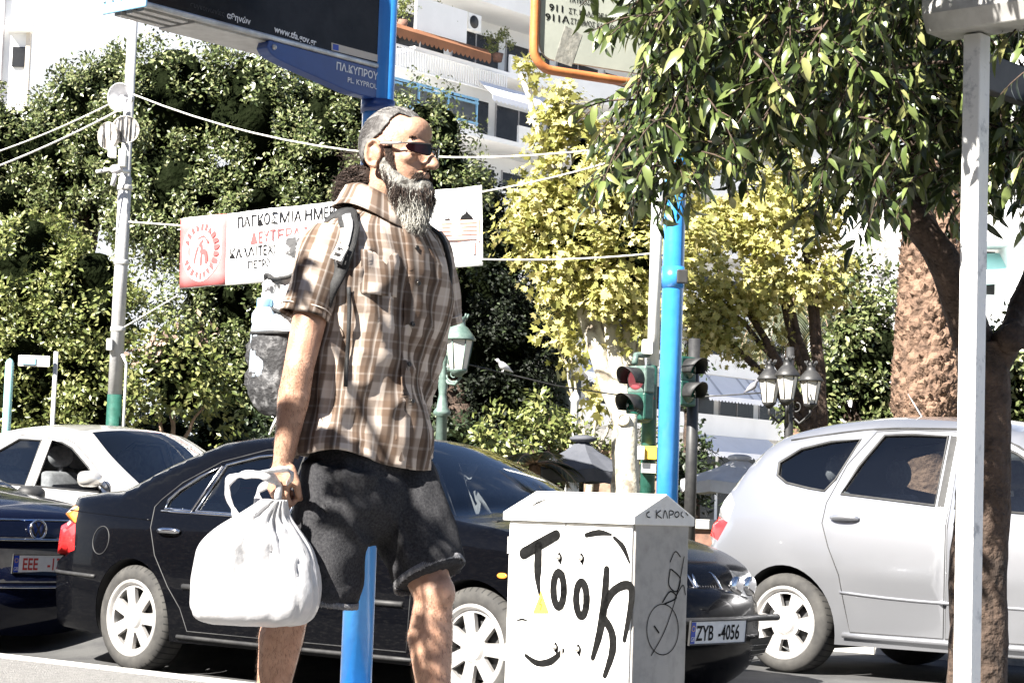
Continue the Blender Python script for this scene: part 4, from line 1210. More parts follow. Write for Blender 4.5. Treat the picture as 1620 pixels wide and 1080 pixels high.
# ---- telecom cabinet with graffiti
CC = on_plane(1006, 820, P(1006, 820, 7.2), V((0, 1, 0)))
cab = thing('utility_cabinet', 'white roadside cabinet with pitched lid, scrawled with black graffiti', 'cabinet', V((CC.x, CC.y, PZ)), ANG)
cf = Face(V((CC.x, CC.y, PZ)), DIR, UP)                   # front: u to the right (0 at the near right corner), v up
cs = Face(V((CC.x, CC.y, PZ)), NRM, UP)                   # right side: u away
uLc = cf.at(808, 820)[0]; ve = cf.at(1000, 824)[1]; dS = cs.at(1090, 830)[0]
W_ = -uLc
b = MB()
def lb(b, x0, x1, y0, y1, z0, z1):
    b.box(((x0 + x1) / 2, (y0 + y1) / 2, (z0 + z1) / 2), (x1 - x0, y1 - y0, z1 - z0))
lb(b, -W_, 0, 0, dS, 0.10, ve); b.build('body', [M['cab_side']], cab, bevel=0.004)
b = MB(); lb(b, -W_ - 0.01, 0.01, -0.008, dS + 0.01, 0, 0.10); b.build('plinth', M['kerb'], cab, bevel=0.006)
for x0, x1 in ((-W_ + 0.006, -W_ * 0.53 - 0.002), (-W_ * 0.53 + 0.002, -0.006)):
    b = MB(); lb(b, x0, x1, -0.012, -0.0005, 0.112, ve - 0.014); d = b.build('door', M['cab_white'], cab, bevel=0.003)
    for zz in (0.25, ve - 0.13):
        bb = MB(); lb(bb, x1 - 0.004 if x0 > -W_ * 0.5 else x0 - 0.003, x1 + 0.005 if x0 > -W_ * 0.5 else x0 + 0.004, -0.017, -0.010, zz, zz + 0.06); bb.build('hinge', M['cab_side'], d)
# lid: eaves board and a pitched roof with gables
hr = cf.at(950, 783)[1]
zr = hr + 0.012
o_ = 0.016
b = MB()
sec = [(-o_ - 0.012, ve - 0.012), (-o_ - 0.012, ve + 0.018), (dS / 2, zr), (dS + o_, ve + 0.018), (dS + o_, ve - 0.012)]
b.loft([[V((x, y, z)) for y, z in sec] for x in (-W_ - 0.014, 0.014)], sm=False)
lid = b.build('lid', M['cab_white'], cab, bevel=0.004)
b = MB()
ff = Face(cf.p(0, 0, 0.012), cf.ux, cf.uy)
def S_(pts, w, face=ff):
    stroke(b, face, [face.at(*p) for p in pts], [x / 462 for x in w] if isinstance(w, (list, tuple)) else w / 462)
def OV(cx, cy, rx, ry, w, face=ff, k=22):
    pts = [(cx + rx * math.cos(2 * math.pi * q / k), cy + ry * math.sin(2 * math.pi * q / k)) for q in range(k + 2)]
    stroke(b, face, [face.at(*p) for p in pts], w / 462, sub=2)
S_([(829, 875), (855, 860), (880, 846)], [20, 20, 18])
b.build('graffiti_stroke', M['black_ink'], cab, True)
for pts, w_ in (([(852, 862), (851, 900), (851, 918), (854, 940)], [15, 16, 11, 5]), ([(960, 900), (956, 955), (949, 1000), (938, 1040)], [12, 15, 15, 9]),
                ([(954, 968), (966, 940), (982, 927), (996, 926), (1000, 940), (996, 970), (988, 1012)], [12, 14, 14, 14, 13, 11, 8]),
                ([(955, 976), (968, 1000), (969, 1030), (957, 1068)], [13, 14, 14, 9]), ([(928, 846), (948, 842), (967, 845)], [8, 10, 4]), ([(972, 850), (986, 865), (996, 889)], [6, 9, 4]),
                ([(832, 1036), (850, 1048), (872, 1045), (891, 1028)], [6, 10, 12, 7]), ([(818, 981), (826, 979), (834, 981)], [2, 3.5, 2]), ([(866, 782 + 7), (850, 795), (842, 801)], [1.5, 3, 1.5])):
    b = MB(); S_(pts, w_); b.build('graffiti_stroke', M['black_ink'], cab, True)
for cx, cy in ((884, 932), (920, 947)):
    b = MB(); OV(cx, cy, 8.2, 27, 13.5); b.build('graffiti_ring', M['black_ink'], cab, True)
for cx, cy in ((885, 882), (920, 883), (879, 1024), (915, 1027)):
    b = MB(); S_([(cx, cy - 6), (cx + 1, cy), (cx + 2, cy + 9)], [6, 10, 3]); dt = b.build('graffiti_dot', M['black_ink'], cab, True)
    b = MB(); u, v = ff.at(cx, cy - 1); b.ell(ff.p(u, v, 0.008), (0.009, 0.009, 0.009), n=8); b.build('lock_knob', M['alu'], cab, True)
tri = [ff.at(*q) for q in ((844, 969), (869, 969), (857, 935))]
b = MB(); b.prism(tri, ff.p(0, 0, 0.0026), ff.ux, ff.uy, ff.n * 0.0012); ws = b.build('warning_sticker', M['yellow'], cab, True, bevel=0.001)
b = MB()
for pts, w_ in (([(858, 947), (855, 955), (858, 956), (856, 964)], 1.2),):
    stroke(b, ff, [ff.at(*p) for p in pts], w_ / 462, off=0.0045)
b.build('warning_mark', M['black_print'], ws, True)
# marks on the shaded side and on the lid
fs_ = Face(cs.p(0, 0, 0.0008), cs.ux, cs.uy)
b = MB(); OV(1048, 995, 25, 40, 1.6, fs_, 30); b.build('graffiti_loop', M['black_ink'], cab, True)
for pts, w_ in (([(1030, 1036), (1050, 1000), (1066, 955), (1075, 920), (1082, 880)], 1.8), ([(1060, 900), (1058, 925), (1070, 935), (1076, 915), (1062, 900)], 2.4), ([(1048, 952), (1060, 935), (1070, 945), (1050, 955)], 2.6), ([(1060, 888), (1068, 872), (1076, 880)], 1.8), ([(1035, 990), (1042, 1000)], 3.0), ([(1068, 945), (1080, 925), (1084, 940)], 2.0)):
    b = MB(); S_(pts, w_, fs_); b.build('graffiti_stroke', M['black_ink'], cab, True)
lidn = Face(cs.p(0, 0, 0.0150), cs.ux, cs.uy)
for k, pts in enumerate(([(1027, 809), (1023, 812), (1024, 817), (1028, 818)], [(1038, 807), (1038, 819)], [(1045, 807), (1039, 813), (1046, 819)], [(1049, 819), (1052, 807), (1056, 819)], [(1059, 819), (1059, 808), (1065, 809), (1064, 813), (1060, 814)], [(1068, 811), (1072, 809), (1074, 814), (1070, 818), (1067, 814), (1069, 810)], [(1079, 809), (1077, 814), (1081, 818)], [(1085, 811), (1088, 815)])):
    b = MB(); S_(pts, 1.8, lidn); b.build('graffiti_letter', M['black_ink'], lid, True)
rt = Face(cab.location + NRM * (-o_ - 0.012) + UP * (ve + 0.018), DIR, (NRM * (dS / 2 + o_ + 0.012) + UP * (zr - ve - 0.018)))
for pts, w_ in (([(846, 800), (856, 795), (872, 790)], [1.5, 3, 1.5]), ([(868, 801), (890, 799), (912, 800)], [1, 2.2, 1]), ([(930, 800), (946, 799), (968, 801)], [1, 2.5, 1]), ([(880, 786), (900, 785), (916, 787)], [1, 2, 1]), ([(960, 788), (990, 786), (1004, 789)], [1, 1.6, 1])):
    b = MB(); S_(pts, w_, rt); b.build('graffiti_stroke', M['black_ink'], lid, True)

# ---- bus shelter frame at the right: white square post, eaves beam and side beam
PC = P(1538, 900, 6.0)
sh = thing('bus_shelter', 'white square steel post of a bus shelter with grey eaves beams above', 'bus shelter', V((PC.x, PC.y, PZ)), ANG)
b = MB(); lb(b, -0.056, 0, 0, 0.062, 0, 2.205); b.build('post', M['post_white'], sh, bevel=0.004)
b = MB(); lb(b, -0.10, 0.04, -0.04, 0.10, 0, 0.012); b.build('base_plate', M['dark_metal'], sh, bevel=0.003)
b = MB()
sec = [(-0.05, 2.21), (0.075, 2.21), (0.10, 2.24), (0.10, 2.40), (-0.08, 2.40), (-0.08, 2.26)]
b.loft([[V((x, y, z)) for y, z in sec] for x in (-0.15, 3.0)], sm=False); b.build('eaves_beam', M['alu_matt'], sh, bevel=0.004)
b = MB(); lb(b, -0.052, -0.012, 0.056, 1.5, 2.05, 2.16); b.build('side_beam', M['dark_metal'], sh, bevel=0.004)
b = MB(); lb(b, -0.064, 0, 1.5, 1.56, 0, 2.4); b.build('post', M['post_white'], sh, bevel=0.004)
b = MB(); lb(b, 2.9, 2.96, 0, 0.055, 0, 2.205); b.build('post', M['post_white'], sh, bevel=0.004)


# ------------------------------------------------------------------ leaves
def unit(a):
    return a / np.maximum(np.linalg.norm(a, axis=1, keepdims=True), 1e-9)


def leaf_quads(pos, d, n, L, W):
    d = unit(d); s = unit(np.cross(d, n)); n = np.cross(s, d)
    L = L[:, None]; W = W[:, None]
    v = np.stack([pos, pos + d * L * 0.45 + s * W * 0.5 + n * W * 0.14, pos + d * L, pos + d * L * 0.45 - s * W * 0.5 + n * W * 0.14], 1)
    return v, [(0, 1, 2), (0, 2, 3)]


def leaf_curved(pos, d, n, L, W, bend):
    """a folded leaf that arches down: mid rib and two halves in four stations"""
    d = unit(d); s = unit(np.cross(d, n)); n = np.cross(s, d)
    prof = [(0.0, 0.05), (0.22, 0.78), (0.5, 1.0), (0.78, 0.62), (1.0, 0.03)]
    vs = []
    for t, wv in prof:
        c = pos + d * (L * t)[:, None] - n * (L * bend * t * t)[:, None]
        vs += [c, c + (s * 0.5 + n * 0.16) * (W * wv)[:, None], c + (-s * 0.5 + n * 0.16) * (W * wv)[:, None]]
    fs = []
    for i in range(4):
        a = 3 * i
        fs += [(a, a + 3, a + 4, a + 1), (a, a + 2, a + 5, a + 3)]
    return np.stack(vs, 1), fs


def leaf_maple(pos, d, n, L, W):
    d = unit(d); s = unit(np.cross(d, n)); n = np.cross(s, d)
    out = [(0, 0), (-0.22, 0.10), (-0.52, 0.18), (-0.28, 0.36), (-0.50, 0.66), (-0.18, 0.62), (0, 1.0), (0.18, 0.62), (0.50, 0.66), (0.28, 0.36), (0.52, 0.18), (0.22, 0.10)]
    v = np.stack([pos + s * (W * x)[:, None] + d * (L * y)[:, None] + n * (W * 0.25 * abs(x))[:, None] for x, y in out], 1)
    return v, [tuple(range(12))]


def rand_unit(n):
    v = RNG.normal(size=(n, 3)); return unit(v)


VOID = -0.16
def crown_points(blobs, per_m2, clump_r, leaf_n, fill=0.18, void=VOID):
    """leaf places in clumps spread over lumpy crowns; returns place, outward direction"""
    P_, O_ = [], []
    for c, r in blobs:
        c = np.array(c); r = np.array(r)
        area = 4 * math.pi * ((r[0] * r[1]) ** 1.6 + (r[0] * r[2]) ** 1.6 + (r[1] * r[2]) ** 1.6) ** (1 / 1.6) / 3 ** (1 / 1.6)
        k = max(int(area * per_m2), 6)
        u = rand_unit(k)
        rad = np.where(RNG.random(k) < fill, RNG.uniform(0.45, 0.85, k), RNG.normal(1.0, 0.10, k))
        cc = c + u * r * rad[:, None]
        for q in range(k):
            if noise.noise(V(cc[q]) * (0.34 / clump_r)) < void: continue
            m = leaf_n
            cr_ = clump_r * RNG.uniform(0.6, 1.35)
            off = rand_unit(m) * (RNG.random(m) ** 0.5)[:, None] * cr_
            P_.append(cc[q] + off); O_.append(np.repeat(u[q][None], m, 0) + off / cr_ * 0.9)
    return np.concatenate(P_), np.concatenate(O_)


def foliage(name, parent, m, blobs, per_m2, clump_r, leaf_n, L, kind='quad', up=0.5, fill=0.18, keep=None, label=None):
    pos, out = crown_points(blobs, per_m2, clump_r, leaf_n, fill)
    if keep is not None:
        k = keep(pos); pos = pos[k]; out = out[k]
    n = len(pos)
    nr = unit(out + rand_unit(n) * 0.75 + np.array([0, 0, up]))
    d = unit(np.cross(nr, rand_unit(n)) + out * 0.35)
    Ls = L * RNG.uniform(0.65, 1.3, n)
    if kind == 'quad':
        v, f = leaf_quads(pos, d, nr, Ls, Ls * 0.52)
    elif kind == 'maple':
        v, f = leaf_maple(pos, d, nr, Ls, Ls)
    else:
        v, f = leaf_curved(pos, d, nr, Ls, Ls * 0.4, RNG.uniform(0.1, 0.6, n))
    o = big_mesh(name, v, f, m, parent)
    if label: o['label'] = label
    return o


def limb(b, pts, r0, r1, n=9, wob=0.0, sub=5):
    q = cr([tuple(p) for p in pts], sub); k = len(q)
    out = []
    for i, p in enumerate(q):
        p = V(p)
        if wob: p += V((noise.noise(p * 5), noise.noise(p * 5 + V((9, 0, 0))), 0)) * wob
        out.append(p)
    b.tube(out, [r0 + (r1 - r0) * i / (k - 1) for i in range(k)], n)


def rough(o, amp, sc):
    for v in o.data.vertices:
        v.co += v.normal * amp * (noise.noise(v.co * sc) + 0.5 * noise.noise(v.co * sc * 2.7))


# ---- bitter orange tree at the right
ZT = 7.0
tb = P(1524, 1150, ZT); base = V((tb.x, tb.y, PZ))
ot = thing('orange_tree', 'leaning bitter orange tree with glossy drooping leaves, behind the white shelter post', 'tree', base)
b = MB()
trunk_pts = [P(1542, 1240, ZT), P(1545, 1080, ZT), P(1550, 900, ZT), P(1556, 720, ZT), P(1560, 610, ZT), P(1552, 545, ZT)]
trunk_pts[0].z = PZ - 0.02
q = cr([tuple(p) for p in trunk_pts], 8)
b.tube([V(p) + V((noise.noise(V(p) * 4) * 0.012, 0, 0)) for p in q], [0.105 - 0.03 * i / len(q) + (0.03 if i < 3 else 0) + 0.012 * max(0, i - 32) / 8 for i in range(len(q))], 20)
limb(b, [P(1556, 600, ZT), P(1535, 520, ZT), P(1498, 430, ZT - 0.02), P(1458, 365, ZT - 0.05), P(1418, 312, ZT - 0.05), P(1372, 255, ZT - 0.1), P(1300, 200, ZT - 0.2), P(1200, 150, ZT - 0.3)], 0.075, 0.016, 14, 0.02)
limb(b, [P(1500, 440, ZT), P(1462, 350, ZT + 0.05), P(1452, 270, ZT + 0.1), P(1458, 180, ZT + 0.1), P(1470, 60, ZT + 0.1), P(1490, -80, ZT + 0.1)], 0.05, 0.03, 12, 0.02)
limb(b, [P(1565, 590, ZT), P(1590, 545, ZT - 0.03), P(1606, 532, ZT - 0.1)], 0.06, 0.045, 12)
limb(b, [P(1580, 560, ZT), P(1610, 500, ZT + 0.15), P(1640, 380, ZT + 0.2), P(1650, 200, ZT + 0.2)], 0.045, 0.02, 10, 0.02)
tr = b.build('trunk', M['bark'], ot, True); rough(tr, 0.007, 14)
# branches to seeds, twigs with leaves
poly = [(1035, -160), (1025, 20), (1035, 70), (1030, 130), (1000, 185), (990, 255), (1010, 285), (1060, 290), (1090, 295), (1130, 270), (1180, 225), (1250, 210), (1282, 230), (1300, 300), (1360, 310), (1420, 300), (1440, 310), (1500, 300), (1560, 300), (1700, 310), (1700, -160)]
hubs = [P(1200, 150, ZT - 0.3), P(1300, 200, ZT - 0.2), P(1458, 180, ZT + 0.1), P(1470, 60, ZT + 0.1), P(1640, 380, ZT + 0.2), P(1650, 200, ZT + 0.2), P(1400, 290, ZT - 0.05)]
b = MB(); lp_, ld_, ln_ = [], [], []
def twig(o, d, L_, nl, droop=0.9, spread=0.9, tube=True):
    o = np.array(o, float); d = np.array(d, float); d /= np.linalg.norm(d)
    pts = [o]; dd = d.copy(); st = L_ / 5
    for k in range(5):
        dd = dd + np.array([0, 0, -droop * 0.16]); dd /= np.linalg.norm(dd); pts.append(pts[-1] + dd * st)
    if tube: b.tube([V(p) for p in pts], [0.0035, 0.003, 0.0027, 0.0023, 0.002, 0.0013], 5)
    for k in range(nl):
        t = (k + 0.5) / nl * 5; i = min(int(t), 4); f = t - i
        p = pts[i] * (1 - f) + pts[i + 1] * f
        ax = pts[i + 1] - pts[i]; ax /= np.linalg.norm(ax)
        rr = RNG.normal(size=3); rr -= ax * rr.dot(ax); rr /= np.linalg.norm(rr)
        ldir = rr * spread + ax * 0.55 + np.array([0, 0, -0.45 * droop])
        lp_.append(p); ld_.append(ldir)
        ln_.append(np.array([-0.15, -0.25, 0.8]) + RNG.normal(size=3) * 0.5)
nt_ = 0
while nt_ < 1350:
    px = random.uniform(940, 1700); py = random.uniform(-160, 350)
    if not inside((px, py), poly): continue
    # thin places: the hole with sky and the strip where the plane tree shows
    if (px - 1312) ** 2 / 30 ** 2 + (py - 222) ** 2 / 36 ** 2 < 1: continue
    if 1085 < px < 1300 and 235 < py < 330 and random.random() < 0.75: continue
    z = random.uniform(5.9, 7.7) if px > 1100 else random.uniform(5.9, 6.9)
    if 1455 < px < 1640: z = random.uniform(6.5, 7.7)
    o = P(px, py - 22, z)
    d = V((random.uniform(-1, 0.6), random.uniform(-0.9, 0.5), random.uniform(-0.9, 0.25)))
    twig(o, d, random.uniform(0.14, 0.30), random.randint(9, 16))
    nt_ += 1
# the part of the crown above the picture, which shades the rest
for k in range(200):
    u = rand_unit(1)[0]
    o = V((random.uniform(0.3, 1.9), random.uniform(5.2, 6.9), random.uniform(2.85, 3.7)))
    twig(o, V((u[0], u[1], -0.3)), random.uniform(0.2, 0.34), 12, tube=False)
for k in range(85):       # leaves between the sun and the upper half of the white post
    o = P(random.uniform(1500, 1550), random.uniform(30, 178), 6.0) + SUN * random.uniform(0.9, 1.7)
    d = V((random.uniform(-1, 1), random.uniform(-1, 1), random.uniform(-.5, .3)))
    twig(o - d.normalized() * 0.06, d, 0.13, 8, 0.5, tube=False)
for k in range(34):
    px = random.uniform(985, 1640); py = random.uniform(-60, 310)
    if not inside((px, py), poly): continue
    o = P(px, py, random.uniform(6.1, 7.3))
    h = min(hubs, key=lambda q_: (q_ - o).length)
    mid = h.lerp(o, 0.5) + V((0, 0, random.uniform(0.0, 0.12)))
    limb(b, [h, mid, o], 0.012, 0.004, 6, 0.01)
b.build('twigs', M['bark'], ot, True)
n = len(lp_)
Ls = RNG.uniform(0.034, 0.074, n) * RNG.choice([0.8, 1.0, 1.2], n)
v, f = leaf_curved(np.array(lp_), np.array(ld_), np.array(ln_), Ls, Ls * RNG.uniform(0.28, 0.44, n), RNG.uniform(0.2, 0.95, n))
big_mesh('leaves', v, f, M['leaf_orange'], ot, smooth=True)
M['fruit'] = mat('green_fruit', (0.03, 0.045, 0.012), 0.45, col2=(0.05, 0.07, 0.02), nscale=40, bump=0.3, bscale=200)
for px, py in ((1003, 40), (1090, 210)):
    b = MB(); c = P(px, py, 6.5); b.ell(c, (0.033, 0.033, 0.032), n=12); b.tube([c + V((0, 0, 0.03)), c + V((0.01, 0.02, 0.07))], 0.003, 5)
    b.build('fruit', M['fruit'], ot, True)

# ------------------------------------------------------------------ far side of the street: poles, lanterns, banner
def pole_to(px, py, Z, z0=0.25):
    p = P(px, py, Z); p.z = z0
    return p


# grey pole with horn loudspeakers
LB = P(181, 640, 25.0); LB.z = 0.25
lt = P(209, 60, 25.0)
gp = thing('lamp_post', 'slim grey lamp post with green base, carrying loudspeakers left of the banner', 'lamp post', LB)
b = MB(); b.lathe([(0.085, 2.0), (0.078, 4.6), (0.062, 4.62), (0.055, 9.5)], LB, X3, 20); b.build('pole', M['grey_post'], gp, True)
b = MB(); b.lathe([(0.13, 0), (0.13, 0.2), (0.092, 0.25), (0.089, 2.0)], LB, X3, 20); b.build('painted_base', M['green_paint'], gp, True)
for zz in (2.75, 3.55, 4.45):
    b = MB(); b.lathe([(0.088, zz), (0.092, zz + 0.01), (0.092, zz + 0.05), (0.086, zz + 0.06)], LB, X3, 20); b.build('clamp_band', M['alu_matt'], gp, True)
b = MB(); c = P(174, 545, 24.9); b.box(c, (0.07, 0.1, 0.14)); b.build('junction_box', M['horn'], gp, True, bevel=0.01)
b = MB(); q = [P(197, 640, 24.9), P(200, 575, 24.9), P(193, 560, 24.9)]; q[0].z = 0.3; b.tube(q, 0.018, 8); b.build('cable_pipe', M['grey_post'], gp, True)
# horn pointing at the viewer and to the left
def horn(px, py, Z, aim, r, m, name, label, ribs=False):
    c = P(px, py, Z); h = thing(name, label, 'loudspeaker', c)
    x, y, z = frame_from(aim, (0, 0, 1))
    b = MB(); b.lathe([(0.035, -r * 1.5), (0.04, -r * 1.1), (r * 0.3, -r * 0.9), (r * 0.45, -r * 0.55), (r * 0.72, -r * 0.22), (r * 0.98, 0.0), (r, 0.012), (r * 0.97, 0.014), (r * 0.93, 0.0), (r * 0.68, -r * 0.20), (r * 0.42, -r * 0.5), (r * 0.2, -r * 0.75), (0.001, -r * 0.76)], c, (x, y, z), 32, caps=False)
    b.build('horn_bell', m, h, True)
    b = MB(); b.lathe([(0.001, -r * 0.1), (r * 0.12, -r * 0.11), (r * 0.2, -r * 0.2), (r * 0.13, -r * 0.28), (r * 0.12, -r * 0.76)], c, (x, y, z), 20); b.build('horn_tip', M['horn'], h, True)
    b = MB(); b.tube([c - z * r * 1.3, V((LB.x + 0.0, LB.y, c.z - 0.05))], 0.02, 8); b.build('bracket', M['alu_matt'], h, True)
    if ribs:
        for k in range(4):
            b = MB(); rr = r * (0.55 + 0.11 * k); b.tube([c + (x * math.cos(a) + y * math.sin(a)) * rr + z * (-r * 0.35 + 0.1 * r * k) for a in [2 * math.pi * q / 24 for q in range(26)]], 0.008, 6, caps=False); b.build('rib', M['mottled'], h, True)
    return h
horn(190, 154, 24.7, (-0.35, -0.85, -0.1), 0.172, M['horn'], 'horn_loudspeaker', 'round grey horn loudspeaker facing the street, topmost on the grey lamp post')
def drum(px, py, Z, aim, r, name, label):
    c = P(px, py, Z); h = thing(name, label, 'loudspeaker', c)
    x, y, z = frame_from(aim, (0, 0, 1))
    b = MB(); b.lathe([(0.05, -0.16), (r * 0.55, -0.13), (r * 0.95, -0.03), (r, 0.0), (r * 0.96, 0.02), (r * 0.9, 0.006), (0.001, 0.0)], c, (x, y, z), 28); b.build('drum', M['mottled'], h, True, bevel=0.004)
    for k in range(5):
        u = (k - 2) * r * 0.3; L_ = math.sqrt(max(r * r * 0.78 - u * u, 0.0004))
        b = MB(); b.tube([c + y * u - x * L_ + z * 0.008, c + y * u + x * L_ + z * 0.008], 0.009, 6); b.build('slat', M['dark_metal'] if k % 2 else M['horn'], h, True)
    b = MB(); b.tube([c - z * 0.1, V((LB.x, LB.y, c.z))], 0.02, 8); b.build('bracket', M['alu_matt'], h, True)
drum(171, 215, 24.6, (-0.55, -0.8, -0.1), 0.165, 'round_loudspeaker', 'round mottled loudspeaker under the horn, the left one of the pair')
drum(199, 205, 24.6, (0.25, -0.9, -0.1), 0.165, 'round_loudspeaker', 'round mottled loudspeaker under the horn, the right one of the pair')
dv = thing('column_loudspeaker', 'white boxes and arm of a small device below the round loudspeakers', 'device', P(180, 262, 24.7))
for px, py, sz in ((178, 237, (0.09, 0.1, 0.19)), (194, 250, (0.085, 0.1, 0.21))):
    b = MB(); b.box(P(px, py, 24.6), sz); b.build('housing', M['white_paint'], dv, True, bevel=0.012)
b = MB(); b.tube([P(152, 272, 24.7), P(176, 268, 24.7), P(204, 272, 24.9)], 0.022, 8); b.build('arm', M['white_paint'], dv, True)
b = MB(); b.ell(P(184, 268, 24.65), (0.08, 0.06, 0.06), n=8); b.tube([P(184, 268, 24.65), P(178, 294, 24.65)], 0.03, 8); b.build('mount', M['horn'], dv, True)

def cable(label, pts, r, m, sag=0.0, n=14, name='cable', group=None):
    b = MB()
    if len(pts) == 2:
        a, c = V(pts[0]), V(pts[1])
        pts = [a.lerp(c, i / n) - V((0, 0, sag * 4 * (i / n) * (1 - i / n))) for i in range(n + 1)]
    b.tube(pts, r, 6)
    return b.build(name, m, label=label, cat='cable', group=group)

TS_ = P(1031, 520, 20.0); TS_.z = 0.25          # signal pole
cable('pale cable running from the horn loudspeaker down to the right, behind the walking man\'s head', [P(212, 150, 24.8), P(965, 234, 21)], 0.010, M['cord'], 0.35)
cable('upper of the two pale cables leaving the grey lamp post to the left', [P(175, 164, 24.8), P(-60, 258, 24)], 0.009, M['cord'], 0.05)
cable('lower of the two pale cables leaving the grey lamp post to the left', [P(200, 168, 24.8), P(-60, 284, 23.5)], 0.011, M['cord'], 0.05)
cable('short cord tying the red end of the banner to the grey lamp post', [P(204, 351, 24.9), P(287, 357, 24.3)], 0.010, M['cord'])
cable('thin cord from the lamp post slanting up behind the banner', [P(197, 517, 24.9), P(280, 468, 24.6)], 0.008, M['cord'])
cable('long cord from the lower right corner of the banner to the traffic light pole', [P(760, 410, 21.4), P(1042, 400, 20.0)], 0.008, M['cord'], 0.03)
cable('cord rising from the upper right corner of the banner into the plane tree', [P(760, 304, 21.4), P(960, 258, 21.0)], 0.009, M['cord'], 0.02)

# banner
ba, bb = P(284, 400, 24.3), P(762, 356, 21.4)
bux = V((bb.x - ba.x, bb.y - ba.y, 0)).normalized()
bf = Face(V((ba.x, ba.y, 0.25)), bux, UP)
bn = thing('banner', 'white event banner with dark Greek lettering and a red emblem panel, strung behind the man', 'banner', V((ba.x, ba.y, 0.25)))
def bq(px, py): return bf.at(px, py)
TLq, TRq, BRq, BLq, RTq, RBq = bq(285, 346), bq(762, 293), bq(762, 420), bq(282, 457), bq(358, 338), bq(356, 450)
def patch(a, bb_, c, d, m, name, off, nx=24, ny=6, parent=bn):
    b = MB(); vs = []
    for j in range(ny + 1):
        for i in range(nx + 1):
            u, v = i / nx, j / ny
            p = V(a).lerp(V(bb_), u).lerp(V(d).lerp(V(c), u), v)
            w_ = 0.02 * math.sin(p.x * 5.5 + p.y * 1.5) + 0.012 * math.sin(p.x * 13)
            vs.append(bf.p(p.x, p.y, off + w_))
    b.add(vs, [(j * (nx + 1) + i, (j + 1) * (nx + 1) + i, (j + 1) * (nx + 1) + i + 1, j * (nx + 1) + i + 1) for j in range(ny) for i in range(nx)], 0, True)
    return b.build(name, m, parent, True, solid=0.003)
patch(TLq, TRq, BRq, BLq, M['vinyl'], 'banner_cloth', 0.0)
patch((TLq[0] + .01, TLq[1] - .01), RTq, RBq, (BLq[0] + .01, BLq[1] + .01), M['vinyl_red'], 'red_panel', 0.008, 8)
def wav(o):
    for v in o.data.vertices:
        p = local_matrix(bn) @ v.co - bf.o
        u, vv = p.dot(bf.ux), p.dot(bf.uy)
        v.co += bf.n * (0.02 * math.sin(u * 5.5 + vv * 1.5) + 0.012 * math.sin(u * 13))
    return o
ec_ = bq(321, 398); er, ev = abs(bq(352, 398)[0] - ec_[0]), abs(bq(321, 351)[1] - ec_[1])
b = MB(); n_ = 40
vs = [bf.p(ec_[0], ec_[1], 0.014)] + [bf.p(ec_[0] + er * math.cos(2 * math.pi * k / n_), ec_[1] + ev * math.sin(2 * math.pi * k / n_), 0.014) for k in range(n_)]
b.add(vs, [(0, 1 + k, 1 + (k + 1) % n_) for k in range(n_)])
em = wav(b.build('round_emblem', M['vinyl'], bn, True))
for k in range(22):
    a = 2 * math.pi * (k + 0.5) / 22
    if k in (10, 11): continue
    b = MB(); cx, cy = ec_[0] + er * 0.82 * math.cos(a), ec_[1] + ev * 0.82 * math.sin(a)
    t = V((-math.sin(a), math.cos(a))); r_ = V((math.cos(a), math.sin(a)))
    pts = [V((cx, cy)) + t * x * 0.026 + r_ * y * 0.040 for x, y in ((-1, -1), (1, -1), (0.9, 0.1 if k % 2 else 1), (0.2, 1), (-1, 1 if k % 3 else 0))]
    b.add([bf.p(p.x, p.y, 0.018) for p in pts], [tuple(range(5))]); wav(b.build('emblem_letter', M['print_red'], em, True))
for pts, w_ in (([(-0.35, -0.35), (-0.2, 0.1), (0.05, 0.35)], 0.04), ([(0.0, -0.42), (0.02, -0.1), (0.0, 0.2)], 0.05), ([(0.3, -0.35), (0.22, -0.05), (0.0, 0.0)], 0.06), ([(-0.2, 0.42), (0.1, 0.5), (0.35, 0.3)], 0.025)):
    b = MB(); stroke(b, bf, [(ec_[0] + er * x, ec_[1] + ev * y) for x, y in pts], w_, off=0.018); wav(b.build('emblem_mark', M['print_red'], em, True))
for bd_, a, c, m_, bo in (('ΠΑΓΚΟΣΜΙΑ ΗΜΕΡΑ', (373, 361), (545, 342), 'black_print', 0.012), ('ΔΕΥΤΕΡΑ 3', (396, 386), (487, 375), 'print_red', 0.012), ('ΚΑΛΛΙΤΕΧΝΙΚΟ ΕΡΓΟ', (361, 409), (520, 394), 'black_print', 0.012), ('με', (362, 428), (372, 427), 'black_print', 0.0), ('τον', (375, 427), (388, 425), 'black_print', 0.0), ('ΠΕΤΡΟ', (391, 425), (430, 421), 'black_print', 0.012)):
    wav(txt_on(bf, bd_, a, c, M[m_], bn, bold=bo, off=0.010))
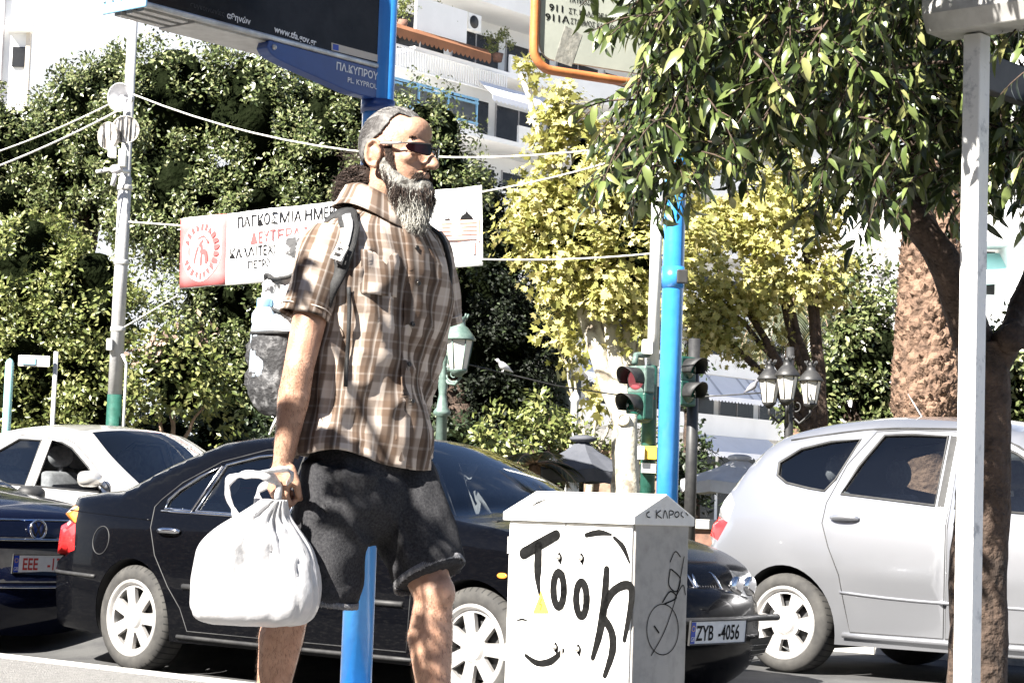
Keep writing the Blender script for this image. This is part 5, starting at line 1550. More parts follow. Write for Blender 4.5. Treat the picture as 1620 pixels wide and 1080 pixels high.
# printed picture: two people on a bench seen from behind
M['print_wood'] = mat('printed_wood', (0.50, 0.26, 0.20), 0.5, col2=(0.58, 0.33, 0.26), nscale=20)
b = MB()
for y0, y1 in ((349, 354), (355.5, 360), (361.5, 366), (367.5, 372), (374, 380)):
    b.add([bf.p(*bq(x, y), 0.012) for x, y in ((700, y0 + 1), (757, y0 - 2), (757, y1 - 2), (700, y1 + 1))], [(3, 2, 1, 0)])
for x0, x1, y0, y1 in ((697, 702, 352, 384), (755, 759, 345, 382), (708, 712, 384, 404), (724, 728, 383, 403), (748, 752, 381, 402)):
    b.add([bf.p(*bq(x, y), 0.014) for x, y in ((x0, y0), (x1, y0), (x1, y1), (x0, y1))], [(3, 2, 1, 0)])
wav(b.build('bench_print', M['print_wood'], bn, True))
for pts in ([(725, 350), (729, 341), (735, 338), (738, 333), (742, 338), (748, 343), (750, 348)], [(704, 352), (706, 347), (711, 345), (715, 351)]):
    b = MB(); b.add([bf.p(*bq(x, y), 0.015) for x, y in pts], [tuple(range(len(pts)))[::-1]]); wav(b.build('figure_print', M['black_print'], bn, True))

# traffic light pole behind the blue pole
tp = thing('traffic_light', 'green and white traffic light pole with red lamp, left of the slim blue pole', 'traffic light', TS_)
b = MB(); b.lathe([(0.058, 2.2), (0.055, 4.6)], TS_ + V((0.02, 0, 0)), X3, 18); b.build('upper_pole', M['white_paint'], tp, True)
b = MB(); b.lathe([(0.072, 0), (0.070, 2.0), (0.066, 2.2)], TS_, X3, 18); b.build('lower_pole', M['green_paint'], tp, True)
b = MB(); b.box(P(1024, 549, 19.9), (0.10, 0.10, 0.14)); b.build('junction_box', M['white_paint'], tp, True, bevel=0.01)
b = MB(); c = P(1025, 716, 19.85); b.box(c, (0.16, 0.15, 0.125)); b.build('yellow_band', M['yellow'], tp, True, bevel=0.006)
b = MB(); c = P(1013, 716, 19.75); b.box(c, (0.07, 0.03, 0.12)); b.build('white_notice', M['white_print'], tp, True)
b = MB(); c = P(1026, 740, 19.88); b.box(c, (0.13, 0.13, 0.09)); b.build('stickers', M['white_paint'], tp, True)
M['red_lamp'] = mat('red_signal_lamp', (0.22, 0.035, 0.045), 0.3, col2=(0.26, 0.05, 0.06), nscale=20, emit=((0.8, 0.2, 0.22), 0.10))
M['green_lens'] = mat('green_lens', (0.006, 0.05, 0.036), 0.2, col2=(0.01, 0.07, 0.05), nscale=20, coat=0.8)
def head_unit(px, py, Z, aim, lens, par):
    hd = thing('signal_head', None, None); hd.parent = par
    c = P(px, py, Z); x, y, z = frame_from(aim, (0, 0, 1))      # x up, z aim
    b = MB(); b.box(c - z * 0.07, (0.26, 0.24, 0.14), (x, y, z)); b.build('housing', M['green_pale'] if lens == 'red_lamp' else M['green_paint'], hd, True, bevel=0.02)
    b = MB(); b.lathe([(0.001, 0.012), (0.06, 0.010), (0.10, 0.0), (0.10, -0.01)], c, (x, y, z), 24); b.build('lens', M[lens], hd, True)
    b = MB()
    rings = [[c + (x * math.cos(a) + y * math.sin(a)) * 0.112 + z * d for a in [R(-112) + R(224) * k / 20 for k in range(21)]] for d in (0.0, 0.10, 0.20)]
    rings[2] = [p - z * 0.09 * (1 - math.cos(R(-112) + R(224) * k / 20)) / 1.4 for k, p in enumerate(rings[2])]
    b.loft(rings, False); b.build('visor', M['black_plastic'], hd, True, solid=0.004)
head_unit(1006, 600, 19.7, (-0.72, -0.69, 0), 'red_lamp', tp)
head_unit(1004, 642, 19.7, (-0.72, -0.69, 0), 'green_lens', tp)
b = MB(); b.tube([P(1004, 575, 19.75), P(1006, 562, 19.8), P(1030, 560, 20)], 0.03, 8); b.build('bracket', M['green_pale'], tp, True)
b = MB(); b.tube([P(1006, 664, 19.75), P(1030, 664, 20)], 0.03, 8); b.build('bracket', M['green_pale'], tp, True)
b = MB(); f_ = Face(P(1023, 620, 19.9), V((1, 0, 0)), UP)
b.prism([f_.at(*q) for q in ((1022, 602), (1027, 604), (1036, 632), (1028, 629), (1023, 618), (1021, 628), (1019, 622))], f_.o, f_.ux, f_.uy, f_.n * 0.01); b.build('torn_red_sticker', M['red_print'], tp, True)
# second signal, seen from the side, dark
t2 = thing('traffic_light', 'dark traffic light seen edge on, right of the slim blue pole', 'traffic light', pole_to(1096, 640, 21.5))
b = MB(); b.lathe([(0.06, 0), (0.06, 2.6)], t2.location, X3, 16); b.build('pole', M['dark_metal'], t2, True)
head_unit(1090, 584, 21.3, (0.7, -0.7, 0), 'green_lens', t2)
head_unit(1090, 622, 21.3, (0.7, -0.7, 0), 'green_lens', t2)

# ornate lantern
def lantern(c, s, par, m):
    ln = thing('lantern', None, None); ln.parent = par
    ax = X3
    b = MB(); b.lathe([(0.085 * s, 0), (0.135 * s, 0.30 * s), (0.135 * s, 0.305 * s), (0.001, 0.305 * s)], c, ax, 6, sm=False); b.build('lamp_glass', M['lamp_glass'], ln, True)
    b = MB()
    for k in range(6):
        a = 2 * math.pi * k / 6; d = V((math.cos(a), math.sin(a), 0))
        b.tube([c + d * 0.087 * s, c + d * 0.138 * s + V((0, 0, 0.30 * s))], 0.007 * s, 5)
    b.lathe([(0.03 * s, -0.07 * s), (0.06 * s, -0.04 * s), (0.092 * s, -0.01 * s), (0.092 * s, 0.008 * s)], c, ax, 12)
    b.build('lamp_frame', m, ln, True)
    b = MB(); b.lathe([(0.165 * s, 0.30 * s), (0.17 * s, 0.315 * s), (0.14 * s, 0.36 * s), (0.085 * s, 0.43 * s), (0.06 * s, 0.45 * s), (0.055 * s, 0.50 * s), (0.075 * s, 0.53 * s), (0.055 * s, 0.54 * s), (0.001, 0.545 * s)], c, ax, 12); 
    for k in range(8):
        a = 2 * math.pi * k / 8; d = V((math.cos(a), math.sin(a), 0)); b.tube([c + d * 0.07 * s + V((0, 0, 0.52 * s)), c + d * 0.085 * s + V((0, 0, 0.57 * s))], 0.010 * s, 5)
    b.build('lamp_cap', m, ln, True)
def scroll(b, c, d, s, r=0.012):
    pts = []
    for k in range(26):
        t = k / 25; a = t * 2.6 * math.pi
        rr = 0.10 * s * (1 - 0.75 * t)
        pts.append(c + d * (0.14 * s + rr * math.cos(a + math.pi)) + V((0, 0, -0.03 * s - rr * math.sin(a) * 0.9)))
    b.tube(pts, [r * s * (1 - 0.4 * k / 25) for k in range(26)], 6)
lm = thing('street_lantern', 'pale green ornate street lantern post at the walking man\'s elbow', 'street lamp', pole_to(699, 660, 21.0))
o = lm.location; s = 1.0; TH = 0.72
zt = P(702, 592, 21).z - 0.25
b = MB(); b.lathe([(r_ * TH, h_) for r_, h_ in [(0.14, 0), (0.14, 0.15), (0.10, 0.2), (0.085, 0.5), (0.075, zt - 0.42), (0.12, zt - 0.40), (0.12, zt - 0.37), (0.08, zt - 0.33), (0.062, zt - 0.24), (0.05, zt - 0.20), (0.068, zt - 0.12), (0.05, zt), (0.045, zt + 0.12), (0.06, zt + 0.15), (0.035, zt + 0.2), (0.03, zt + 0.42), (0.04, zt + 0.44), (0.001, zt + 0.5)]], o, X3, 16)
b.build('pole', M['green_pale'], lm, True)
ct = o + V((0, 0, zt))
for d, nm in ((V((0.88, -0.47, 0)), 0), (V((-0.88, 0.47, 0)), 1)):
    b = MB()
    b.tube([ct + V((0, 0, -0.02)), ct + d * 0.06 + V((0, 0, -0.09)), ct + d * 0.14 + V((0, 0, -0.10)), ct + d * 0.20 + V((0, 0, -0.03)), ct + d * 0.185 + V((0, 0, 0.06))], 0.016, 8)
    scroll(b, ct + V((0, 0, 0.02)), d, 0.9); scroll(b, ct + V((0, 0, 0.14)), d * 0.6, 0.7)
    b.build('scroll_arm', M['green_pale'], lm, True)
lantern(P(725, 585, 20.85) , 0.98, lm, M['green_pale'])
lantern(P(711, 584, 21.5), 0.95, lm, M['green_pale'])
l3 = thing('street_lantern', 'dark street lantern post with three lamps, in front of the striped awning', 'street lamp', pole_to(1247, 700, 24.0))
b = MB(); b.lathe([(0.13, 0), (0.10, 0.3), (0.06, 0.6), (0.05, 2.2), (0.045, 2.75)], l3.location, X3, 14); b.build('pole', M['dark_metal'], l3, True)
for px, py, Z in ((1217, 637, 23.8), (1245, 632, 23.4), (1282, 639, 23.9)):
    c = P(px, py, Z); b = MB(); pc = l3.location + V((0, 0, 2.0))
    b.tube([pc, pc.lerp(V((c.x, c.y, pc.z)), 0.5) + V((0, 0, -0.12)), V((c.x, c.y, c.z - 0.12)), c - V((0, 0, 0.05))], 0.016, 8)
    scroll(b, pc + V((0, 0, 0.1)), V((c.x - pc.x, c.y - pc.y, 0)).normalized() * 0.8, 0.8)
    b.build('scroll_arm', M['dark_metal'], l3, True)
    lantern(c, 0.86, l3, M['dark_metal'])
def bird(px, py, Z, aim, name, label, m):
    c = P(px, py, Z); x = V(aim).normalized(); y = UP.cross(x).normalized(); z = x.cross(y)
    b = MB()
    K_ = 0.72; prof = [(-0.17, 0.008, -0.02), (-0.12, 0.018, -0.012), (-0.07, 0.036, 0), (0.0, 0.055, 0.004), (0.05, 0.050, 0.012), (0.085, 0.030, 0.028), (0.10, 0.027, 0.042), (0.125, 0.029, 0.052), (0.145, 0.020, 0.052), (0.155, 0.006, 0.05), (0.175, 0.002, 0.046)]
    b.loft([[c + (x * u + y * r_ * 0.85 * math.cos(a) + z * (h + r_ * math.sin(a))) * K_ for a in [2 * math.pi * k / 14 for k in range(14)]] for u, r_, h in prof])
    b.tube([c + y * 0.011 - z * 0.032, c + y * 0.011 - z * 0.056], 0.004, 5); b.tube([c - y * 0.011 - z * 0.032, c - y * 0.011 - z * 0.056], 0.004, 5)
    return b.build(name, m, label=label, cat='bird')
cable('thin dark wire from the green lantern across the shaded tree', [P(735, 575, 21), P(880, 610, 22), P(1000, 628, 23)], 0.008, M['wire'], name='wire')
cable('thin dark wire that runs to the three lamp lantern, with a pigeon on it', [P(1100, 628, 24), P(1165, 624, 24), P(1250, 618, 24)], 0.008, M['wire'], name='wire')
bird(1190, 612, 24, (0.75, -0.3, 0.45), 'pigeon', 'dark pigeon perched on the wire left of the three lamps', M['bird'])
bird(797, 580, 21.4, (-0.6, -0.4, 0.2), 'pigeon', 'pale bluish pigeon perched on the wire right of the green lantern', M['horn'])

# thin teal pole and street sign at the far left
tl = thing('sign_pole', 'short teal pole standing beyond the silver car at the left edge', 'pole', pole_to(12, 640, 22))
M['teal'] = mat('teal_paint', (0.30, 0.58, 0.56), 0.5, col2=(0.38, 0.62, 0.60), nscale=8)
b = MB(); b.lathe([(0.045, 0), (0.045, 2.15), (0.03, 2.18), (0.001, 2.2)], tl.location, X3, 14); b.build('pole', M['teal'], tl, True)
b = MB(); b.lathe([(0.05, 0.35), (0.052, 0.36), (0.052, 0.42), (0.05, 0.43)], tl.location, X3, 14); b.build('band', M['alu_matt'], tl, True)
ss = thing('street_sign', 'small white and blue street sign half hidden among the leaves at the left', 'sign', pole_to(88, 575, 26.6))
b = MB(); c = P(54, 571, 26.5); b.box(c, (0.40, 0.02, 0.14)); b.build('plate', M['white_paint'], ss, True, bevel=0.01)
b = MB(); c = P(46, 571, 26.48); b.box(c, (0.17, 0.02, 0.09)); b.build('blue_field', M['blue_light'], ss, True, bevel=0.005)
b = MB(); b.lathe([(0.03, 0), (0.03, 2.6)], ss.location, X3, 10); b.build('pole', M['grey_post'], ss, True)

# ------------------------------------------------------------------ apartment block with balconies
BU = V((0.64, 0.77, 0)).normalized()
BO = P(600, 806, 92); BO.z = 0.25
BFn = Face(BO, BU, UP)                 # u along the facade (away to the right), v height
BN = BFn.n
ab = thing('apartment_block', 'white apartment block with stepped balconies and awnings behind the trees', 'building', BO)
LEN = 46.0; UA0 = 1.2; REC = 2.6
def fb(ua, ub, va, vb_, n0, n1, m, name, bevel=0, parent=None):
    b = MB(); fbox(b, BFn, ua, ub, va, vb_, n0, n1); return b.build(name, m, parent or ab, True, bevel=bevel)
u_end = LEN
fb(UA0, u_end, 0, 30, -7, -REC, M['plaster'], 'wall')
SL = [5.15 + 3.2 * k for k in range(9)]
uc = BFn.at(757, 165)[0]
for k, z in enumerate(SL):
    # slab and solid parapet
    if abs(k - 5) < 0.5 and False: pass
    ua, ub = UA0, u_end
    fb(ua, ub, z, z + 0.22, -REC, 0.0, M['plaster'], 'balcony_slab')
    if k == 4:
        fb(ua, uc, z + 0.22, z + 0.55, -0.12, 0.0, M['plaster'], 'parapet')
        fb(uc + 3.0, ub, z + 0.02, z + 1.05, -0.12, 0.003, M['plaster'], 'parapet')
        fr = MB(); pn_ = MB()
        for i in range(7):
            u = uc - 0.1 - i * 2.0
            fbox(fr, BFn, u - 0.05, u + 0.05, z + 0.5, z + 1.75, -0.1, 0.02)
            if i: 
                q_ = MB(); fbox(q_, BFn, u + 0.07, u + 1.93, z + 0.62, z + 1.5, -0.06, -0.03); q_.build('glass_panel', M['glass_panel'], ab, True)
        for h_ in (0.58, 1.52, 1.70):
            fbox(fr, BFn, uc - 12.1, uc, z + h_, z + h_ + 0.09, -0.09, 0.024)
        fr.build('balcony_frame', M['blue_light'], ab, True)
    elif k == 5:
        fb(uc + 2.2, ub, z + 0.02, z + 1.1, -0.12, 0.003, M['plaster'], 'parapet')
        fr = MB()
        for i in range(70):
            u = uc + 2.0 - i * 0.17
            fbox(fr, BFn, u - 0.035, u + 0.035, z - 0.85 , z + 0.02, -0.06, -0.02)
        fr2 = MB(); fbox(fr2, BFn, uc - 12, uc + 2.1, z + 0.02, z + 0.10, -0.08, 0.0); fbox(fr2, BFn, uc - 12, uc + 2.1, z - 0.9, z - 0.85, -0.08, 0.0)
        o1 = fr2.build('railing', M['plaster'], ab, True)
        me_ = fr.build('railing_bars', M['plaster'], o1, True)
        fb(UA0, uc - 1.0, z + 1.0, z + 2.5, -0.12, 0.003, M['plaster'], 'parapet')
    else:
        fb(ua, ub, z + 0.02, z + 1.08, -0.12, 0.003, M['plaster'], 'parapet')
    # openings, widened and blackened to stand for the shade of the recess
    nop = 11
    for i in range(nop):
        u = 2 + i * 4.0 + (k % 2) * 0.6
        w_ = fb(u, u + 3.4, z + 0.24, z + 2.5, -REC - 0.05, -REC + 0.015, M['window_dark'], 'window')
        fb(u - 0.08, u, z + 0.24, z + 2.58, -REC, -REC + 0.05, M['plaster_grey'], 'frame', parent=w_)
        fb(u + 1.66, u + 1.74, z + 0.24, z + 2.5, -REC + 0.015, -REC + 0.04, M['plaster_grey'], 'frame', parent=w_)
# awnings: sloping cloth with a scalloped valance
def awning(ua, ub, z_top, drop, out, m, valance=0.3, name='awning', off=0.0):
    b = MB()
    p = [BFn.p(ua, z_top, off), BFn.p(ub, z_top, off), BFn.p(ub, z_top - drop, out), BFn.p(ua, z_top - drop, out)]
    b.add(p, [(0, 1, 2, 3)])
    n = max(int((ub - ua) / 0.30), 2); vs = []
    for i in range(n * 6 + 1):
        u = ua + (ub - ua) * i / (n * 6); ph = (i % 6) / 6
        vs += [BFn.p(u, z_top - drop, out + 0.004), BFn.p(u, z_top - drop - valance * (0.65 + 0.35 * math.sin(math.pi * ph)), out + 0.004)]
    b.add(vs, [(2 * i, 2 * i + 1, 2 * i + 3, 2 * i + 2) for i in range(n * 6)])
    return b.build(name, m, ab, True, solid=0.01)
u1_, z1_ = BFn.at(757, 128); u2_, _ = BFn.at(840, 150)
awning(u1_, u2_ + 2, SL[5] - 0.55, 0.75, 0.9, M['awning'])
ua_, za_ = BFn.at(634, 62); ub_, zb_ = BFn.at(770, 108)
awning(ua_ - 2, ub_, SL[5] + 0.98, 0.25, 0.25, M['awning_brown'], 0.45)
for pxa, pxb, k, dr, ou, mm in ((1095, 1250, 1, 1.15, 1.1, 'awning'), (1090, 1245, 2, 1.0, 1.1, 'awning'), (860, 905, 2, 1.2, 1.2, 'awning'), (905, 1010, 1, 0.9, 1.0, 'awning'), (860, 1000, 3, 1.0, 1.0, 'awning')):
    ua = BFn.at(pxa, 600)[0]; ub = BFn.at(pxb, 600)[0]
    awning(ua, ub, SL[k] - 0.05, dr, ou, M[mm])
    for q in range(3):
        u = ua + (ub - ua) * (q + 0.5) / 3
        b = MB(); b.tube([BFn.p(u, SL[k] - 0.6, -REC + 0.1), BFn.p(u, SL[k] - 0.05 - dr, ou)], 0.03, 6); b.build('awning_arm', M['grey_post'], ab, True)
# ground floor: dark shopfronts under a long striped awning
for i in range(11):
    fb(2 + i * 4.0, 5.7 + i * 4.0, 0.3, 4.4, -REC - 0.05, -REC + 0.015, M['window_dark'], 'shopfront')
awning(BFn.at(1088, 700)[0], BFn.at(1215, 700)[0], SL[0] - 0.02, 0.9, 1.3, M['awning'])
M['awning_stripe'] = mat('awning_stripe', (0.42, 0.44, 0.50), 0.8, col2=(0.38, 0.40, 0.46), nscale=2)
ua, ub = BFn.at(1095, 600)[0], BFn.at(1250, 600)[0]
for q in (0.12, 0.42, 0.52, 0.60, 0.85):
    u = ua + (ub - ua) * q
    b = MB(); b.add([BFn.p(u, SL[1] - 0.04, 0.012), BFn.p(u + 0.25, SL[1] - 0.04, 0.012), BFn.p(u + 0.25, SL[1] - 1.19, 1.112), BFn.p(u, SL[1] - 1.19, 1.112)], [(0, 1, 2, 3)]); b.build('awning_stripe', M['awning_stripe'], ab, True)
# air conditioner under a balcony
ac = BFn.at(757, 35)
aw = fb(ac[0] - 0.45, ac[0] + 0.45, ac[1] - 0.4, ac[1] + 0.4, -0.55, -0.2, M['white_paint'], 'air_conditioner', 0.03)
b = MB(); b.lathe([(0.30, 0), (0.30, 0.02), (0.001, 0.02)], BFn.p(ac[0] - 0.08, ac[1], -0.2), (BU, UP, BN), 24); b.build('fan_grille', M['dark_metal'], aw, True)
# balcony plants belong to the balconies: small trees in tubs
# white block at the far left
wb_ = P(0, 806, 62); wb_.z = 0.25
wl = thing('apartment_block', 'white building at the top left corner with a single dark window in view', 'building', wb_)
xr = P(50, 80, 62).x; zt_ = 22
b = MB(); b.loft([[V((xr - 12, 62, z)), V((xr, 62, z)), V((xr * 70 / 62 - 0.4, 70, z)), V((xr - 14, 70, z))] for z in (0, zt_)], sm=False); b.build('wall', M['plaster'], wl, True)
for px, py0, py1, w_, dpt, m in ((5, -40, 170, 0.22, 0.25, 'plaster_grey'), (46, 44, 170, 0.12, 0.12, 'plaster_beige')):
    a_, c_ = P(px, py0, 61.9), P(px, py1, 61.9)
    b = MB(); b.box((a_.x, 61.92, (a_.z + c_.z) / 2), (w_, dpt, a_.z - c_.z)); b.build('pilaster', M[m], wl, True)
a_, c_ = P(16, 44, 61.9), P(52, 26, 61.9)
b = MB(); b.box(((a_.x + c_.x) / 2, 61.75, a_.z), (c_.x - a_.x + 0.1, 0.5, 0.28)); b.build('ledge', M['plaster'], wl, True)
a_, c_ = P(20, 74, 61.9), P(42, 106, 61.9)
b = MB(); b.box(((a_.x + c_.x) / 2, 61.96, (a_.z + c_.z) / 2), (c_.x - a_.x, 0.1, a_.z - c_.z)); b.build('window', M['window_dark'], wl, True)
# pale house wall behind the palm
hw = P(1360, 806, 66); hw.z = 0.25
hs = thing('house', 'pale house wall with a grey lower face behind the palm trunk', 'building', hw)
a_, c_ = P(1285, 330, 66), P(1500, 420, 66)
b = MB(); b.box(((a_.x + c_.x) / 2, 69, a_.z / 2 + 0.8), (c_.x - a_.x, 6, a_.z + 1.6)); b.build('wall', M['plaster'], hs, True)
g0 = P(1300, 430, 65.9)
b = MB(); b.box(((a_.x + c_.x) / 2 + 0.02, 65.95, g0.z / 2), (c_.x - a_.x, 0.1, g0.z)); b.build('lower_wall', M['plaster_grey'], hs, True)
for px in (1306, 1390):
    p0, p1 = P(px, 360, 65.7), P(px, 425, 65.7)
    b = MB(); b.box((p0.x, 65.75, (p0.z + p1.z) / 2), (0.28, 0.3, p0.z - p1.z)); b.build('pillar', M['plaster_beige'], hs, True)
a2, c2 = P(1330, 385, 65.8), P(1500, 392, 65.8)
b = MB(); b.box(((a2.x + c2.x) / 2, 65.78, a2.z), (c2.x - a2.x, 0.3, 0.12)); b.build('ledge', M['plaster'], hs, True)
# right-hand block with the teal awning
rw = P(1590, 806, 58); rw.z = 0.25
rb = thing('apartment_block', 'white balcony front with a teal awning at the right edge', 'building', rw)
x0, x1 = P(1500, 300, 58).x, P(1720, 300, 58).x
b = MB(); b.box(((x0 + x1) / 2, 62, 7.5), (x1 - x0, 5, 15)); b.build('wall', M['plaster'], rb, True)
def rbx(px0, px1, py0, py1, y, d, m, name, bevel=0):
    a_, c_ = P(px0, py0, y), P(px1, py1, y)
    b = MB(); b.box(((a_.x + c_.x) / 2, y + d / 2, (a_.z + c_.z) / 2), (abs(c_.x - a_.x), d, abs(a_.z - c_.z))); return b.build(name, m, rb, True, bevel=bevel)
rbx(1500, 1612, 335, 384, 57.2, 2.2, M['plaster'], 'balcony_slab')
rbx(1500, 1600, 388, 470, 59.3, 0.3, M['window_dark'], 'window')
rbx(1598, 1690, 300, 560, 57.6, 2, M['plaster'], 'side_wall')
a_ = [P(1535, 403, 58.8), P(1602, 400, 58.8), P(1580, 449, 57.0), P(1535, 452, 57.0)]
b = MB(); b.add(a_, [(0, 1, 2, 3)]); b.build('awning', M['awning_teal'], rb, True, solid=0.02)
rbx(1540, 1600, 520, 560, 57.2, 2.0, M['plaster'], 'balcony_slab')
fr = MB()
for k in range(10):
    p0, p1 = P(1556 + k * 5, 468, 57.3), P(1556 + k * 5, 522, 57.3); fr.box((p0.x, 57.3, (p0.z + p1.z) / 2), (0.04, 0.04, p0.z - p1.z))
p0, p1 = P(1552, 468, 57.3), P(1606, 468, 57.3); fr.box(((p0.x + p1.x) / 2, 57.3, p0.z), (p1.x - p0.x, 0.08, 0.08)); fr.build('railing', M['plaster'], rb, True)

# ------------------------------------------------------------------ parasols, van, wall, hedge, bollard
def parasol(name, label, px, py_top, py_edge, halfw, Z, m, top=None):
    c = P(px, py_top, Z); e = P(px, py_edge, Z).z; r = halfw / pxm(Z)
    o = thing(name, label, 'parasol', V((c.x, c.y, 0.25)))
    b = MB(); rings = []
    for f, h in ((0.03, c.z), (0.35, c.z - (c.z - e) * 0.42), (0.7, c.z - (c.z - e) * 0.74), (1.0, e)):
        rings.append([V((c.x + r * f * math.cos(a) * (1.0 if k % 2 == 0 else 0.95), c.y + r * f * math.sin(a) * (1.0 if k % 2 == 0 else 0.95), h - (0.03 * f if k % 2 else 0))) for k, a in enumerate([2 * math.pi * q / 16 + 0.2 for q in range(16)])])
    b.loft(rings, sm=False, caps=False); b.build('canopy', m, o, True, solid=0.006)
    b = MB(); b.loft([[V((p.x, p.y, p.z + d)) for p in rings[-1]] for d in (0.0, -0.14)], caps=False, sm=False); b.build('valance', m, o, True, solid=0.005)
    b = MB(); b.lathe([(0.03, 0), (0.03, c.z - 0.25)], V((c.x, c.y, 0.25)), X3, 10); b.build('pole', M['dark_metal'], o, True)
    b = MB(); b.ell(c, (0.16, 0.16, 0.05), n=8); b.build('top_cap', top or m, o, True)
    return o
parasol('parasol', 'charcoal café parasol beside the mottled trunk stump', 922, 694, 742, 78, 25.0, M['parasol'])
parasol('parasol', 'pale café parasol just behind the tail of the silver hatchback', 1170, 724, 762, 95, 27.0, M['parasol_pale'])
vn = P(862, 660, 40); vn.z = 0.25
va = thing('van', 'pale parked van glimpsed between the dark trees and the white post', 'van', vn)
b = MB(); L0, L1 = P(815, 612, 40), P(892, 612, 40)
zt_ = L0.z
sec = [(0.2, 0.5), (0.0, 0.8), (0.02, 1.35), (0.14, zt_ - 0.25), (0.4, zt_), (4.0, zt_), (4.05, 0.5)]
hw_ = (L1.x - L0.x) / 2; cx = (L0.x + L1.x) / 2
b.loft([[V((cx + s_ * hw_ * f, 40 + y + g, z)) for y, z in sec] for s_, f, g in ((-1, 1.0, 0.15), (-1, 0.93, 0.0), (1, 0.93, 0.0), (1, 1.0, 0.15))], sm=True)
b.build('body', M['paint_silver'], va, True, bevel=0.05)
b = MB(); b.loft([[V((cx + s_ * hw_ * 0.8, 40 + y - 0.02, z)) for y, z in ((0.025, 1.4), (0.13, zt_ - 0.3))] for s_ in (-1, 1)], False); b.build('windscreen', M['horn'], va, True)
for s_ in (-1, 1):
    b = MB(); b.ell((cx + s_ * hw_ * 0.7, 40.03, 1.0), (0.14, 0.06, 0.10), n=8); b.build('headlight', M['head_lamp'], va, True)
    b = MB(); b.lathe([(0.30, -0.1), (0.32, 0), (0.30, 0.1)], (cx + s_ * hw_ * 0.9, 40.8, 0.57), (V((0, 1, 0)), UP, V((1, 0, 0))), 20); b.build('wheel', M['rubber'], va, True)
wp = pole_to(908, 690, 27)
b = MB(); b.lathe([(0.10, 0), (0.10, 1.0), (0.085, 1.35), (0.055, 1.5), (0.05, 2.2), (0.075, 2.24), (0.04, 2.3), (0.001, 2.36)], wp, X3, 14); b.build('garden_post', M['white_paint'], label='slim white garden post standing above the clipped yellow hedge', cat='post')
mw = P(1128, 830, 22); 
b = MB(); a_, c_ = P(1080, 806, 22), P(1200, 806, 22)
wl_ = thing('brick_wall', 'low brick wall with a pale coping behind the saloon car\'s nose', 'wall', V((mw.x, 22, 0.25)))
b.box(((a_.x + c_.x) / 2, 22, 0.58), (c_.x - a_.x, 0.22, 0.66)); b.build('brickwork', M['brick'], wl_, True)
b = MB(); b.box(((a_.x + c_.x) / 2, 22, 0.96), (c_.x - a_.x + 0.1, 0.32, 0.10)); b.build('coping', M['kerb'], wl_, True, bevel=0.01)

# ------------------------------------------------------------------ trees beyond the street
def B_(px, py, rpx, Z, sx=1.0, sy=1.0, sz=1.0):
    c = P(px, py, Z); r = rpx / pxm(Z)
    return ((c.x, c.y, c.z), (r * sx, r * sy, r * sz))
DENS = 2.3
M['crown_shade'] = mat('crown_shade_black', (0.005, 0.007, 0.003), 1.0, spec=0.0, col2=(0.010, 0.013, 0.006), nscale=9, bump=1.0, bscale=12, bdist=0.1)  # black lumps that put the shade between leaf clumps into colour
def tree(name, label, cat, px, Z, blobs, m, leafL, per_m2=7.0, clump=0.2, ln=26, kind='quad', trunk_r=0.2, trunk='bark', up=0.5, fill=0.26, group=None, keep=None, stems=None, core=0.70):
    base = P(px, 806, Z); base.z = 0.25
    t = thing(name, label, cat, base, 0, group)
    b = MB()
    tops = stems or [V(c) for c, r in blobs]
    zc = min(c.z for c in tops); fork = V((base.x, base.y, 0.25 + max(0.4, (zc - 0.25) * 0.55)))
    limb(b, [base - V((0, 0, 0.05)), base.lerp(fork, 0.5) + V((0.03, 0, 0)), fork], trunk_r * 1.15, trunk_r * 0.85, 12, 0.04)
    tk = b.build('trunk', M[trunk], t, True)
    for c in tops:
        b = MB(); limb(b, [fork - V((0, 0, 0.1)), fork.lerp(c, 0.5) + V((0, 0, 0.12)), c], trunk_r * 0.6, trunk_r * 0.15, 8, 0.06); b.build('limb', M[trunk], t, True)
    foliage('crown', t, M[m], blobs, per_m2 * DENS, clump, int(ln * 1.6), leafL, kind, up, fill, keep)
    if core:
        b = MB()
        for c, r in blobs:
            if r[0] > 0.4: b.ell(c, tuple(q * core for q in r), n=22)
        io = b.build('shade_core', M['crown_shade'], t, True)
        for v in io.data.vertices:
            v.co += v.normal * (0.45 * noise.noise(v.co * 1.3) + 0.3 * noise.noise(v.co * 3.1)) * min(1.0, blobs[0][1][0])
    return t
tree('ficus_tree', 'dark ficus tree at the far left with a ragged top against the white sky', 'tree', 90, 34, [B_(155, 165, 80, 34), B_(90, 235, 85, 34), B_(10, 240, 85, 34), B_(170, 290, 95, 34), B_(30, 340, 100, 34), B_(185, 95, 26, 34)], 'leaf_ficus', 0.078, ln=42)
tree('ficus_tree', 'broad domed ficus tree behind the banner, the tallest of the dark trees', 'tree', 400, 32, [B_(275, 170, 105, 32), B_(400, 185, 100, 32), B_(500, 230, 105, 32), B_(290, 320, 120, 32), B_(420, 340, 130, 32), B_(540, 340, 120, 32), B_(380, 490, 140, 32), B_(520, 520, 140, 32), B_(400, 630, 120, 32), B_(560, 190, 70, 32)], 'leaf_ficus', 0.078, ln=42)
tree('ficus_tree', 'sunlit ficus top just right of the walking man\'s head', 'tree', 720, 30, [B_(655, 240, 95, 30), B_(690, 310, 85, 30), B_(640, 430, 90, 30)], 'leaf_ficus', 0.074, ln=42)
